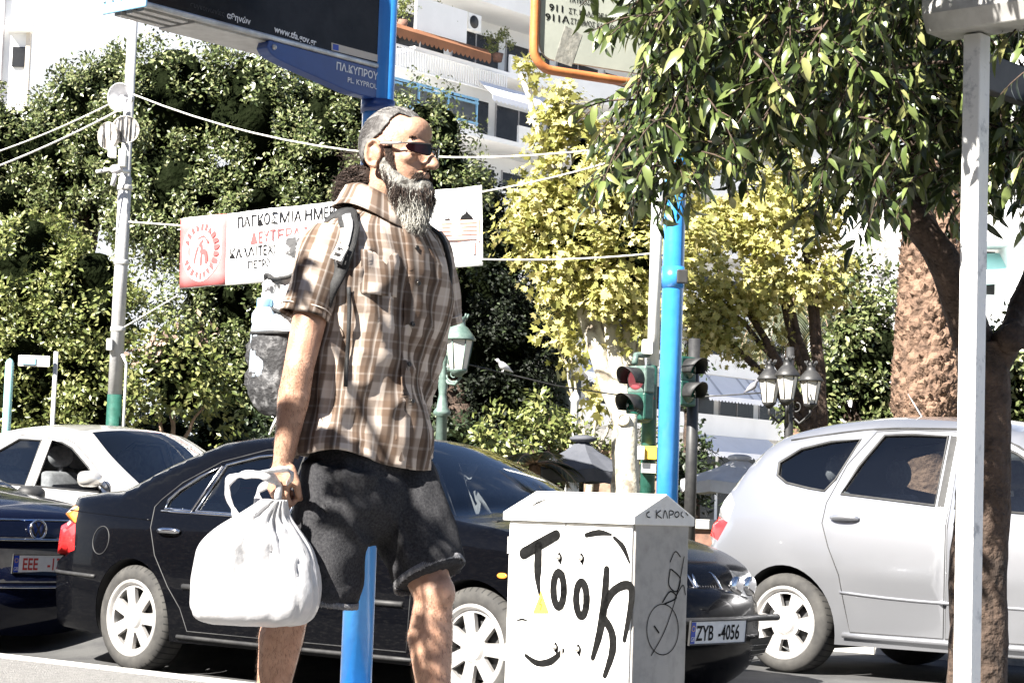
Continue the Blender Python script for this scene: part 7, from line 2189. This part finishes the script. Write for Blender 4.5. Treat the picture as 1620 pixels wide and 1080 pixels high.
sleeve(LO(668, 372, 0.165), LO(698, 516, 0.24), 0.070, 0.064, 'sleeve')
# collar
b = MB(); rr = []; uvs = []
cc, ca, cb = ring_at(0.985)
for i, (dz, f) in enumerate(((0.0, 1.0), (0.03, 1.0), (0.052, 1.04), (0.045, 1.20), (0.018, 1.42), (0.0, 1.58))):
    row = []
    for k in range(41):
        th = R(14) + R(332) * k / 40
        fl = 1 + 0.0 * k
        dd = 0.016 * max(0, math.cos(th)) ** 2
        row.append(cc + V((ca * f * math.cos(th), cb * f * math.sin(th), dz - dd * (1 + i * 0.55) + 0.008 * (1 - math.cos(th)) * (i < 4)))); uvs.append((th * 0.09, i * 0.02))
    rr.append(row)
b.loft(rr, False, uvs=uvs); b.build('collar', M['plaid'], man, solid=0.003)

# ---- shorts
b = MB()
wc = LO(573, 722, 0)
b.ell(wc + V((0, 0, -0.03)), (0.125, 0.168, 0.11)); b.ell(LO(578, 790, 0), (0.130, 0.172, 0.12))
hmR, hmL = LO(505, 950, -0.11), LO(680, 912, 0.105)
def leg_tube(hp, hm, r0, r1):
    ax = (hm - hp).normalized(); x, y, z = frame_from(ax, (1, 0, 0)); rings = []
    for i in range(18):
        t = i / 17; c = hp.lerp(hm, t); r = r0 + (r1 - r0) * t
        rings.append([c + (x * math.cos(a) * 1.06 + y * math.sin(a) * 0.94) * (r + 0.007 * noise.noise(V((math.cos(a) * 2, math.sin(a) * 2, t * 5 + r0 * 50))) + 0.004 * math.sin(4 * a + 6 * t)) for a in [2 * math.pi * k / 32 for k in range(32)]])
    b.loft(rings)
leg_tube(hipR + V((0.0, 0.0, 0.05)), hmR, 0.108, 0.098)
leg_tube(hipL + V((0.0, 0.0, 0.05)), hmL, 0.108, 0.095)
shorts = remeshed('shorts', b, 0.007, 3, M['denim'], man)
for v in shorts.data.vertices:
    p = v.co
    r1 = noise.noise(V((p.x * 9, p.y * 9, p.z * 6 + p.x * 8)))
    v.co += v.normal * (0.008 * noise.noise(p * 11) + 0.009 * max(0, 1 - abs(r1) * 4))
for hp, hm, r in ((hipR, hmR, 0.098), (hipL, hmL, 0.095)):
    ax = (hm - hp).normalized(); x, y, z = frame_from(ax, (1, 0, 0)); b = MB()
    for k in range(150):
        a = 2 * math.pi * k / 150
        o = (x * math.cos(a) * 1.06 + y * math.sin(a) * 0.94)
        l_ = random.uniform(0.008, 0.014)
        b.tube([hm - ax * 0.016 + o * (r + 0.004), hm + o * (r + 0.006), hm + ax * (l_ - 0.01) + o * (r + random.uniform(-0.001, 0.006))], [0.0022, 0.002, 0.0010], 4)
    b.build('frayed_hem', M['denim_edge'], shorts)
b = MB()
for k in range(3):
    pass
# side pocket seam
b.tube([LO(487, 735, -0.16), LO(492, 780, -0.175), LO(500, 830, -0.18)], 0.002, 5); b.build('pocket_seam', M['denim_edge'], shorts)

# ---- shoes (below the picture's edge)
for an, hl in ((anR, 0.04), (anL, 0.0)):
    b = MB(); c = an + V((0.05, 0, -0.065 - hl / 2))
    b.loft([[V((c.x + 0.14 * math.copysign(abs(math.cos(a)) ** 0.75, math.cos(a)) * f, c.y + 0.046 * math.copysign(abs(math.sin(a)) ** 0.8, math.sin(a)) * f, c.z + dz - hl * 0.3 * math.cos(a))) for a in [2 * math.pi * k / 24 for k in range(24)]] for dz, f in ((-0.045, 0.96), (-0.03, 1.02), (-0.01, 1.0), (0.02, 0.9))])
    b.build('shoe', M['black_plastic'], man, bevel=0.004)

# ---- hair, beard
def strands(name, m, roots, fn, r=0.0009, seg=6, parent=man, n=3):
    vs = []; fs = []
    k = 0
    for p, d in roots:
        pts = fn(V(p), V(d))
        rings_ = len(pts)
        up = (pts[1] - pts[0]).orthogonal().normalized()
        for i, q in enumerate(pts):
            tt = (pts[min(i + 1, rings_ - 1)] - pts[max(i - 1, 0)]).normalized()
            up = (up - tt * up.dot(tt)).normalized(); bb = tt.cross(up)
            rr = r * (1 - 0.75 * i / (rings_ - 1))
            for j in range(n):
                a = 2 * math.pi * j / n
                vs.append(q + (up * math.cos(a) + bb * math.sin(a)) * rr)
        for i in range(rings_ - 1):
            for j in range(n):
                fs.append((k + i * n + j, k + i * n + (j + 1) % n, k + (i + 1) * n + (j + 1) % n, k + (i + 1) * n + j))
        k += rings_ * n
    b = MB(); b.add(vs, fs, 0, True)
    return b.build(name, m, parent)

SK = V((-0.014, 0, 0.028)); SR = (0.099, 0.078, 0.096)
def skull(th, ph, off=0.0):
    """th from the crown (0) down, ph around from the front (0) to the left"""
    d = V((math.sin(th) * math.cos(ph), math.sin(th) * math.sin(ph), math.cos(th)))
    q = V((SK.x + (SR[0] + off) * d.x, SK.y + (SR[1] + off) * d.y, SK.z + (SR[2] + off) * d.z))
    return H(q.x, q.y, q.z), q
HL = [(0, 54), (20, 50), (40, 40), (58, 42), (72, 58), (84, 78), (95, 88), (108, 104), (125, 120), (180, 128)]
def has_hair(q):
    d = V(((q.x - SK.x) / SR[0], (q.y - SK.y) / SR[1], (q.z - SK.z) / SR[2])).normalized()
    th = math.degrees(math.acos(max(-1, min(1, d.z)))); ph = abs(math.degrees(math.atan2(d.y, d.x)))
    return th < sinterp(HL, ph) + 4 * noise.noise(q * 60)
# thin underlying cap so that no skin shows between the locks
b = MB(); n1, n2 = 110, 200; vs = []; keep_ = {}
for i in range(n1):
    for k in range(n2):
        p, q = skull(math.pi * 0.80 * (i + 0.001) / (n1 - 1), 2 * math.pi * k / n2, 0.0012 + 0.0016 * noise.noise(V((i * 0.10, k * 0.8, 2))))
        vs.append(p); keep_[(i, k)] = has_hair(q)
b.add(vs, [(i * n2 + k, i * n2 + (k + 1) % n2, (i + 1) * n2 + (k + 1) % n2, (i + 1) * n2 + k) for i in range(n1 - 1) for k in range(n2) if keep_[(i, k)] and keep_[(i + 1, (k + 1) % n2)]], 0, True)
M['hair_base'] = mat('hair_base', (0.03, 0.026, 0.024), 0.6, col2=(0.19, 0.185, 0.18), nscale=22, nmix=(0.42, 0.66))
_t = M['hair_base'].node_tree; _m = _t.nodes.new('ShaderNodeMapping'); _m.inputs['Scale'].default_value = (0.35, 2.2, 0.8)
_tc = next(n for n in _t.nodes if n.type == 'TEX_COORD'); _nz = next(n for n in _t.nodes if n.type == 'TEX_NOISE')
_t.links.new(_tc.outputs['Object'], _m.inputs[0]); _t.links.new(_m.outputs[0], _nz.inputs['Vector'])
hair = b.build('hair', M['hair_base'], man, solid=0.003)
roots = []
while len(roots) < 3200:
    th = math.acos(random.uniform(-0.75, 1)); ph = random.uniform(-math.pi, math.pi)
    p, q = skull(th, ph, 0.002)
    if has_hair(q): roots.append((p, q))
def back(p, q):
    """locks combed back over the skull and down to the nape"""
    pts = [p]; c = q.copy(); L_ = random.uniform(0.03, 0.07); lift = random.uniform(0.002, 0.009)
    for s_ in range(6):
        g = V((-1.0, 0.0, -0.35 - (0.5 if c.z < 0.03 else 0)))
        nrm_ = V(((c.x - SK.x) / SR[0] ** 2, (c.y - SK.y) / SR[1] ** 2, (c.z - SK.z) / SR[2] ** 2)).normalized()
        g = (g - nrm_ * g.dot(nrm_)).normalized() + V((random.uniform(-.2, .2), random.uniform(-.25, .25), random.uniform(-.2, .2)))
        c = c + g * L_ / 6
        d = V(((c.x - SK.x) / SR[0], (c.y - SK.y) / SR[1], (c.z - SK.z) / SR[2]))
        c = SK + V((d.x * SR[0], d.y * SR[1], d.z * SR[2])) * ((1 + lift * 8 * (0.3 + s_ / 8)) / d.length)
        pts.append(H(c.x, c.y, c.z))
    return pts
strands('combed_hair', M['hair_grey'], roots, back, 0.0011, parent=hair)
# dark curls gathered at the nape, and loose wisps
roots = []
cn = V((-0.096, -0.030, -0.080))
b = MB()
for dx, dy, dz, rr in ((0, 0, 0, 0.032), (-0.022, -0.008, -0.014, 0.028), (0.020, -0.012, 0.008, 0.026), (-0.010, 0.02, -0.02, 0.028), (0.0, -0.015, -0.034, 0.024)):
    b.ell(H(cn.x + dx, cn.y + dy, cn.z + dz), (rr, rr * 0.9, rr), HAX, 10)
cl = remeshed('nape_hair', b, 0.006, 4, M['hair_dark'], man)
rts = []
for k in range(1700):
    u = V(rand_unit(1)[0]); rts.append((H(cn.x + u.x * 0.055 - 0.004, cn.y + u.y * 0.046, cn.z + u.z * 0.058 - 0.012), u))
def curl(p, u):
    ax = (hx * (-0.5) + hz * (-0.8) + V((random.uniform(-.5, .5), random.uniform(-.5, .5), random.uniform(-.4, .4)))).normalized()
    a = ax.orthogonal().normalized(); c = ax.cross(a); r_ = random.uniform(0.004, 0.008); ph = random.uniform(0, 6.28); L_ = random.uniform(0.02, 0.045)
    return [p + ax * L_ * i / 9 + (a * math.cos(ph + i * 0.85) + c * math.sin(ph + i * 0.85)) * r_ for i in range(10)]
strands('curls', M['hair_dark'], rts, curl, 0.0012, parent=cl)
rts = [(H(-0.095 + random.uniform(-.01, .01), -0.03 + random.uniform(-.03, .03), random.uniform(-0.06, 0.01)), V((0, 0, 0))) for k in range(60)]
def wisp(p, u):
    d = (-hx + hz * random.uniform(-0.3, 0.7) + hy * random.uniform(-.4, .2)).normalized(); L_ = random.uniform(0.03, 0.075); s_ = random.uniform(-.5, .5)
    return [p + d * L_ * i / 7 + hz * (s_ * L_ * (i / 7) ** 2) for i in range(8)]
strands('loose_wisps', M['hair_dark'], rts, wisp, 0.0006, parent=hair)
# beard: a soft volume, then hundreds of hairs
b = MB()
spine = [(0.004, 0.064, -0.030, 0.013), (0.022, 0.062, -0.062, 0.020), (0.045, 0.050, -0.090, 0.028), (0.068, 0.026, -0.108, 0.034)]
for sg in (-1, 1):
    for (x0, y0, z0, r0), (x1, y1, z1, r1) in zip(spine, spine[1:]):
        b.capsule(H(x0, sg * y0, z0), H(x1, sg * y1, z1), r0, r1, 12)
b.capsule(H(0.080, 0, -0.100), H(0.066, 0, -0.160), 0.040, 0.042, 16)
b.capsule(H(0.064, 0, -0.155), H(0.048, 0.0, -0.215), 0.040, 0.013, 16)
b.capsule(H(0.050, -0.02, -0.120), H(0.040, -0.012, -0.185), 0.036, 0.018, 14)
M['beard_base'] = mat('beard_base', (0.20, 0.195, 0.18), 0.8, spec=0.1, col2=(0.05, 0.046, 0.04), nscale=30, nmix=(0.48, 0.62), bump=0.8, bscale=120)
beard = remeshed('beard', b, 0.005, 5, M['beard_base'], man)
bv = [(v.co.copy(), v.normal.copy()) for v in beard.data.vertices]
random.shuffle(bv)
def hair_down(p, n_):
    hl = HC.z - p.z
    L_ = random.uniform(0.022, 0.05) if hl > 0.09 else random.uniform(0.014, 0.03)
    d = (n_ * 0.45 + V((0.04, 0, -1.0)) + V((random.uniform(-.25, .25), random.uniform(-.25, .25), random.uniform(-.1, .1)))).normalized()
    w_ = random.uniform(0.001, 0.004); ph = random.uniform(0, 6.28); a = d.orthogonal().normalized()
    return [p - n_ * 0.002 + d * L_ * i / 6 - n_ * (0.012 * (i / 6) ** 2) + a * w_ * math.sin(ph + i * 1.1) for i in range(7)]
light = []; dark = []
for p, n_ in bv[:5200]:
    q = p - HC; lx, ly, lz = q.dot(hx), q.dot(hy), q.dot(hz)
    stripe = 0.55 * noise.noise(V((lx * 30, ly * 30, lz * 14)))
    (dark if (lx > 0.008 and lz > -0.118 + stripe * 0.07 and random.random() < 0.9) or stripe > 0.2 and random.random() < 0.4 else light).append((p, n_))  # dark jaw hairs; those over the front carry its shade in colour
strands('pale_hairs', M['beard_grey'], light, hair_down, 0.0009, parent=beard)
strands('dark_shaded_hairs', M['hair_dark'], dark, hair_down, 0.0009, parent=beard)
# moustache
rts = []
for k in range(420):
    y = random.uniform(-0.034, 0.034); rts.append((H(0.104 - abs(y) * 0.55 + random.uniform(-.004, .004), y, -0.048 - abs(y) * 0.35 + random.uniform(-.004, .004)), V((0, math.copysign(1, y), 0))))
def mous(p, u):
    d = (hx * 0.35 + hy * u.y * 0.9 - hz * 1.0 + V((random.uniform(-.2, .2), random.uniform(-.2, .2), 0))).normalized(); L_ = random.uniform(0.015, 0.03)
    return [p + d * L_ * i / 5 - hx * 0.008 * (i / 5) ** 2 for i in range(6)]
strands('moustache', M['hair_dark'], rts, mous, 0.0010, parent=man)
# short stubble and sideburn in front of the ear
rts = []
for k in range(420):
    z = random.uniform(-0.05, 0.03); 
    for sg in (-1, 1):
        x = random.uniform(0.008, 0.030) + 0.2 * (-z)
        rts.append((H(x, sg * (0.070 - 0.12 * max(x - 0.01, 0)), z), V((0, sg, 0))))
strands('sideburns', M['hair_dark'], rts, lambda p, u: [p + (hy * u.y * 0.25 - hz + hx * random.uniform(-.2, .2)).normalized() * 0.014 * i / 3 for i in range(4)], 0.0008, parent=man)
strands('body_hair', M['hair_dark'], FUZZ, lambda p, u: [p + (u * 0.5 - UP * 0.8 + V((random.uniform(-.4, .4), random.uniform(-.4, .4), 0))).normalized() * 0.013 * i / 3 for i in range(4)], 0.00035, parent=man)
# eyebrow
rts = [(H(0.088 - abs(y) * 0.35, y, 0.034 + 0.1 * (0.03 - abs(abs(y) - 0.03)) + random.uniform(-.003, .003)), V((0, math.copysign(1, y), 0))) for y in [random.choice((-1, 1)) * random.uniform(0.010, 0.052) for k in range(200)]]
strands('eyebrows', M['hair_dark'], rts, lambda p, u: [p + (hy * u.y + hx * 0.4 + hz * 0.3).normalized() * 0.011 * i / 3 for i in range(4)], 0.0007, parent=man)
# sunglasses
gl = thing('sunglasses', None, None); gl.parent = man
def gpt(a, z, off=0.0):
    """wrap-round surface: a is the angle to the side"""
    return H(0.016 + (0.090 + off) * math.cos(a), (0.078 + off) * math.sin(a), z)
for sg in (-1, 1):
    b = MB(); b.tube([gpt(sg * R(7 + 56 * k / 14), 0.0225 - 0.001 * k / 14 * 6, 0.013) for k in range(15)], 0.0018, 6); b.build('rim', M['dark_metal'], gl)
    b = MB(); rows = []
    for i in range(9):
        f = i / 8 * 2 - 1; row = []
        for k in range(15):
            a = R(7 + 48 * k / 14); e = math.sqrt(max(0, 1 - (2 * k / 14 - 1) ** 4)) * (0.0175 - 0.006 * k / 14) + 0.0010
            row.append(gpt(sg * a, 0.006 + 0.003 * k / 14 + f * e, 0.012))
        rows.append(row)
    b.loft(rows, False); b.build('lens', M['lens'], gl, solid=0.002)
    b = MB(); b.tube([gpt(sg * R(62), 0.018, 0.013), H(0.035, sg * 0.080, 0.016), H(0.0, sg * 0.083, 0.016), H(-0.022, sg * 0.080, 0.010), H(-0.034, sg * 0.077, -0.008)], [0.0042, 0.0036, 0.0030, 0.0026, 0.002], 8)
    b.build('temple', M['alu'], gl)
b = MB(); b.tube([gpt(R(-8), 0.012, 0.013), gpt(0, 0.015, 0.014), gpt(R(8), 0.012, 0.013)], 0.0024, 6); b.build('bridge', M['dark_metal'], gl)

# ------------------------------------------------------------------ rucksack with bottle
M['pack_light'] = mat('pale_nylon', (0.62, 0.62, 0.63), 0.7, col2=(0.03, 0.03, 0.032), nscale=13, nmix=(0.52, 0.60), bump=0.5, bscale=30, bdist=0.02)  # dark noise patches put the shade of creases into the colour
M['pack_dark'] = mat('dark_mesh_nylon', (0.022, 0.022, 0.024), 0.75, col2=(0.16, 0.16, 0.165), nscale=38, nmix=(0.5, 0.68), bump=0.5, bscale=120)
M['webbing'] = mat('black_webbing', (0.014, 0.014, 0.015), 0.7, col2=(0.03, 0.03, 0.03), nscale=60, bump=0.3, bscale=300)
M['webbing_light'] = mat('grey_webbing', (0.42, 0.42, 0.43), 0.6, col2=(0.3, 0.3, 0.31), nscale=60)
bp_ = thing('rucksack', 'pale grey rucksack with dark mesh side pocket on the man\'s back', 'rucksack', MR, ANG)
def pack_pt(t, a, off=0.0):
    """t from bottom (0) to top (1)"""
    c = LO(*interpv([(0.0, (497, 668)), (0.25, (490, 610)), (0.55, (492, 520)), (0.8, (500, 440)), (0.93, (510, 392)), (1.0, (518, 372))], t), 0.0)
    f = interp([(0, 0.55), (0.06, 0.85), (0.2, 1.0), (0.6, 1.0), (0.85, 1.0), (0.95, 0.88), (1.0, 0.45)], t)
    e = 0.7
    x = math.copysign(abs(math.cos(a)) ** e, math.cos(a)) * 0.088 * f; y = math.copysign(abs(math.sin(a)) ** e, math.sin(a)) * 0.150 * f
    r1 = noise.noise(V((math.cos(a) * 3 + t * 4, math.sin(a) * 3, t * 7)))
    n = V((math.cos(a), math.sin(a), 0))
    return c + V((x, y, 0)) + n * (off + 0.012 * r1 + 0.014 * max(0, 1 - abs(r1) * 5))
def interpv(tab, t):
    return tuple(interp([(a, b_[i]) for a, b_ in tab], t) for i in range(2))
b = MB(); b.loft([[pack_pt(i / 40, 2 * math.pi * k / 56) for k in range(56)] for i in range(41)]); b.build('pack_body', M['pack_light'], bp_)
b = MB(); b.loft([[pack_pt(0.03 + 0.47 * i / 16 , R(-150) + R(95) * k / 22, 0.010 + 0.024 * math.sin(math.pi * k / 22) ** 0.7) for k in range(23)] for i in range(17)], False); b.build('side_pocket', M['pack_dark'], bp_, solid=0.003)
b = MB(); b.tube([pack_pt(0.50, R(-150) + R(95) * k / 22, 0.012 + 0.024 * math.sin(math.pi * k / 22) ** 0.7) for k in range(23)], 0.0055, 8); b.build('pocket_trim', M['webbing'], bp_)
def ribbon(name, pts, nrms, wd, m, parent, th=0.003, wav_=0.0):
    b = MB(); n = len(pts); vs = []
    rows = []
    for i in range(n):
        t = (pts[min(i + 1, n - 1)] - pts[max(i - 1, 0)]).normalized(); s_ = t.cross(nrms[i]).normalized()
        rows.append([pts[i] - s_ * wd / 2, pts[i] + nrms[i] * 0.002, pts[i] + s_ * wd / 2])
    b.loft(rows, False); return b.build(name, m, parent, solid=th)
# shoulder straps follow the shirt
def strap(sg):
    pts = []; nr = []
    for k in range(32):
        f = k / 31
        if f < 0.35:      # over the shoulder
            g = f / 0.35; th = R(sg * (150 - 75 * g)); t = 0.80 + 0.13 * math.sin(g * math.pi * 0.62)
        else:
            g = (f - 0.35) / 0.65; th = R(sg * (75 - 14 * math.sin(g * math.pi))); t = 0.921 - 0.36 * g
            th = R(sg * (62 + 26 * g * g))if g > 0.2 else R(sg * (75 - 13 * g / 0.2))
        p = shirt_pt(t, th, 0.010); pts.append(p)
        nr.append(V((math.cos(th) * 0.7, math.sin(th), 0.35 + 0.8 * (t > 0.85))).normalized())
    o = ribbon('shoulder_strap', pts, nr, 0.052, M['webbing'], bp_, 0.009)
    ribbon('strap_webbing', [p + n * 0.008 for p, n in zip(pts[12:24], nr[12:24])], nr[12:24], 0.024, M['webbing_light'], o, 0.002)
    return pts, nr
for sg in (-1, 1):
    pts, nr = strap(sg)
    if sg < 0:
        c = pts[21] + nr[21] * 0.014; x, y, z = frame_from(nr[21], (pts[22] - pts[20]))
        b = MB(); b.prism([(-0.022, -0.018), (0.022, -0.018), (0.022, 0.018), (-0.022, 0.018)], c, x, y, z * 0.006, holes=[[(-0.013, -0.011), (-0.003, -0.011), (-0.003, 0.011), (-0.013, 0.011)], [(0.003, -0.011), (0.013, -0.011), (0.013, 0.011), (0.003, 0.011)]]); b.build('buckle', M['alu_matt'], bp_, bevel=0.001)
        q = [shirt_pt(t, R(-62 + 22 * (0.62 - t)), 0.010 + 0.004 * math.sin(t * 30)) for t in [0.62 - 0.36 * k / 14 for k in range(15)]]
        ribbon('strap_tail', q, [V((0.6, -0.8, 0.1)).normalized()] * 15, 0.011, M['webbing'], bp_, 0.002)
# crumpled white flap at the bottom of the pack, and lashing straps
b = MB(); rows = []
for i in range(9):
    rows.append([LO(452 - 3.2 * i - 0 * k, 628 + 7.0 * i + 2.2 * k * (1 - i / 12), -0.150 - 0.012 * math.sin(k * 1.1 + i)) for k in range(6)])
b.loft(rows, False); b.build('white_flap', M['white_paint'], bp_, solid=0.003)
for k in range(2):
    b = MB(); t0 = 0.62 + 0.16 * k
    b.tube([pack_pt(t0 + 0.015 * math.sin(q * 0.7 + k), R(-185) + R(130) * q / 18, 0.006) for q in range(19)], 0.006, 6); b.build('lashing_strap', M['webbing'], bp_)
M['water'] = mat('water_bottle_plastic', (0.60, 0.70, 0.80), 0.1, col2=(0.50, 0.63, 0.76), nscale=14, coat=0.8)
bt = LO(416, 540, -0.158)
bo = thing('water_bottle', 'clear water bottle with pale blue cap in the rucksack\'s side pocket', 'bottle', local_matrix(man) @ bt, ANG)
b = MB(); b.lathe([(0.030, -0.10), (0.034, -0.09), (0.034, -0.03), (0.031, -0.02), (0.034, -0.01), (0.034, 0.035), (0.031, 0.045), (0.034, 0.055), (0.033, 0.075), (0.022, 0.092), (0.014, 0.098)], (0, 0, 0), X3, 24); b.build('bottle_body', M['water'], bo)
b = MB(); b.lathe([(0.021, 0.094), (0.021, 0.116), (0.018, 0.118), (0.001, 0.118)], (0, 0, 0), X3, 24); b.build('cap', M['blue_light'], bo, bevel=0.001)

# ------------------------------------------------------------------ plastic bag
def bag_mat():
    m = mat('white_plastic_film', (0.50, 0.50, 0.51), 0.28, col2=(0.45, 0.45, 0.47), nscale=5, bump=0.25, bscale=22, bdist=0.02)
    t = m.node_tree; b = t.nodes['Principled BSDF']
    tr = t.nodes.new('ShaderNodeBsdfTranslucent'); tr.inputs[0].default_value = (0.8, 0.8, 0.8, 1)
    mx = t.nodes.new('ShaderNodeMixShader'); mx.inputs[0].default_value = 0.25
    t.links.new(b.outputs[0], mx.inputs[1]); t.links.new(tr.outputs[0], mx.inputs[2]); t.links.new(mx.outputs[0], t.nodes['Material Output'].inputs[0])
    return m
M['film'] = bag_mat()
BY = -0.305
bag = thing('plastic_bag', 'full white plastic carrier bag hanging from the man\'s right hand', 'bag', local_matrix(man) @ LO(405, 985, BY), ANG)
b = MB()
PR = [(988, 398, 62, 0.55), (984, 400, 80, 0.6), (972, 402, 94, 0.62), (940, 406, 100, 0.62), (900, 406, 98, 0.6), (865, 405, 88, 0.6), (838, 409, 66, 0.6), (818, 417, 44, 0.6), (803, 426, 30, 0.6), (790, 434, 20, 0.6)]
rings = []; NB = 90; NZ = 70
tabs = [[(-p[0], p[i]) for p in PR] for i in (1, 2, 3)]
for i in range(NZ + 1):
    y = -988 + (988 - 790) * i / NZ
    cx, hw, fl = (sinterp(tb_, y) for tb_ in tabs)
    c = LO(cx, -y, BY); w_ = hw / 590
    ring = []
    # bag's wide side faces the viewer
    wx = V((0.755, 0.656, 0)); wy = V((-0.656, 0.755, 0)) * -1.0
    for k in range(NB):
        a = 2 * math.pi * k / NB
        ca, sa = math.cos(a), math.sin(a)
        e = 0.86
        p = wx * (math.copysign(abs(ca) ** e, ca) * w_) + wy * (math.copysign(abs(sa) ** e, sa) * w_ * fl)
        q = V((ca * 1.6, sa * 1.6, i / NZ * 3.2))
        r1 = noise.noise(q * 0.9); r3 = noise.noise(V((ca * 1.3, sa * 1.3 + i / NZ * 0.9, i / NZ * 1.1 + ca)) * 1.5 + V((5, 5, 5))); r2 = noise.noise(q * 3.3 + V((3, 1, 7)))
        up_ = i / NZ
        pleat = 0.006 * math.sin(a * 9 + 2 * r1) * max(0, up_ - 0.45) * 2
        f = 0.006 * r1
        # sharp tension folds that run down from the gathered neck
        for q0, ph_, am in ((5, 0.3, 0.016), (8, 1.9, 0.011), (13, 0.7, 0.006)):
            wv = math.sin(a * q0 + ph_ + 2.2 * r3 + 0.9 * up_)
            f -= am * (max(0.0, 1 - abs(wv) * 2.6)) * min(1.0, 0.25 + up_ * 1.3)
        dv = (a - R(95)) / R(38)
        if abs(dv) < 1 and 0.10 < up_ < 0.72:
            f -= 0.034 * (1 - dv ** 4) * math.sin(math.pi * (up_ - 0.10) / 0.62) ** 1.5
        # near side is hollowed above so that a panel turns grey away from the sun
        u_ = p.dot(wx)
        ring.append(c + p + (wx * ca + wy * sa) * f * min(1, w_ / 0.07) * (0.4 if i < 3 else 1) + V((0, 0, 0.004 * noise.noise(q * 1.2 + V((9, 9, 9))))))
    rings.append(ring)
mi_ = MI
mb_world = local_matrix(man)
b.loft([[mb_world @ p for p in r_] for r_ in rings]); b.build('bag_body', M['film'], bag, True)
def handle_path(pts, y):
    return [LO(px, py, yy) for px, py, yy in pts]
for pts in ([(388, 838, BY - 0.02), (372, 812, BY - 0.03), (361, 785, BY - 0.03), (360, 764, BY - 0.03), (373, 753, BY - 0.03), (395, 750, BY - 0.035), (420, 752, BY - 0.02), (440, 765, BY + 0.02), (440, 790, BY + 0.015)],
            [(412, 825, BY + 0.03), (408, 790, BY + 0.05), (412, 772, BY + 0.055), (432, 765, BY + 0.05), (452, 765, BY + 0.045), (462, 752, BY + 0.0), (452, 742, BY - 0.01), (428, 745, BY - 0.015), (402, 752, BY - 0.03)]):
    q = cr([tuple(LO(*p)) for p in pts], 6); n_ = len(q)
    b = MB()
    b.tube([mb_world @ V(p) for p in q], [(0.0115 + 0.004 * math.sin(i * 0.55) * math.sin(i * 0.2)) * (1.25 if i < 8 else 1) for i in range(n_)], 12, flat=0.45); hb = b.build('handle', M['film'], bag, True)
    for v in hb.data.vertices: v.co += v.normal * 0.003 * noise.noise(v.co * 60)
# grocery packet seen through the film
b = MB(); c = LO(412, 935, BY + 0.03); b.box(mb_world @ c, (0.09, 0.05, 0.13), (DIR, NRM, UP)); b.build('packet', M['kerb'], bag, True, bevel=0.01)

# ------------------------------------------------------------------ unseen tree at the left, added so that its leaves shade the man
MW = local_matrix(man)
t2b = V((-3.1, 4.2, PZ))
oh = thing('orange_tree', 'bitter orange tree at the left whose branch throws leaf shade on the man', 'tree', t2b)  # unseen tree, added only to shade the man
shade = [([(478, 425), (518, 410), (522, 440), (510, 485), (470, 470)], -0.24, 4),
         ([(500, 735), (620, 735), (600, 790), (560, 830), (520, 770)], -0.14, 9),
         ([(668, 1000), (725, 980), (730, 1080), (665, 1080)], 0.06, 7)]
lp_, ld_, ln_ = [], [], []
b = MB(); seeds = []
for poly_, y_, n_ in shade:
    xs = [p[0] for p in poly_]; ys = [p[1] for p in poly_]; k = 0
    while k < n_:
        q = (random.uniform(min(xs), max(xs)), random.uniform(min(ys), max(ys)))
        if not inside(q, poly_): continue
        k += 1
        o = MW @ LO(q[0], q[1], y_) + SUN * random.uniform(2.1, 2.9)
        seeds.append(o)
        d = V((random.uniform(-1, 1), random.uniform(-1, 1), random.uniform(-.4, .3)))
        twig(o - d.normalized() * 0.05, d, 0.10, 5, 0.5)
cen = sum(seeds, V((0, 0, 0))) / len(seeds)
fork = t2b + V((0.25, 0.1, 1.9))
limb(b, [t2b - V((0, 0, .02)), t2b + V((0.05, 0, 1.0)), fork], 0.11, 0.08, 14, 0.02)
limb(b, [fork, fork.lerp(cen, 0.5) + V((0, 0, 0.35)), cen + V((0, 0, 0.1))], 0.06, 0.02, 10, 0.02)
for o in random.sample(seeds, 12):
    limb(b, [cen + V((0, 0, 0.1)), cen.lerp(o, 0.5) + V((0, 0, 0.08)), o], 0.010, 0.003, 6, 0.01)
b.build('trunk', M['bark'], oh, True)
n = len(lp_); Ls = RNG.uniform(0.05, 0.09, n)
v, f = leaf_curved(np.array(lp_), np.array(ld_), np.array(ln_), Ls, Ls * RNG.uniform(0.4, 0.55, n), RNG.uniform(0.1, 0.6, n))
big_mesh('leaves', v, f, M['leaf_orange'], oh, smooth=True)
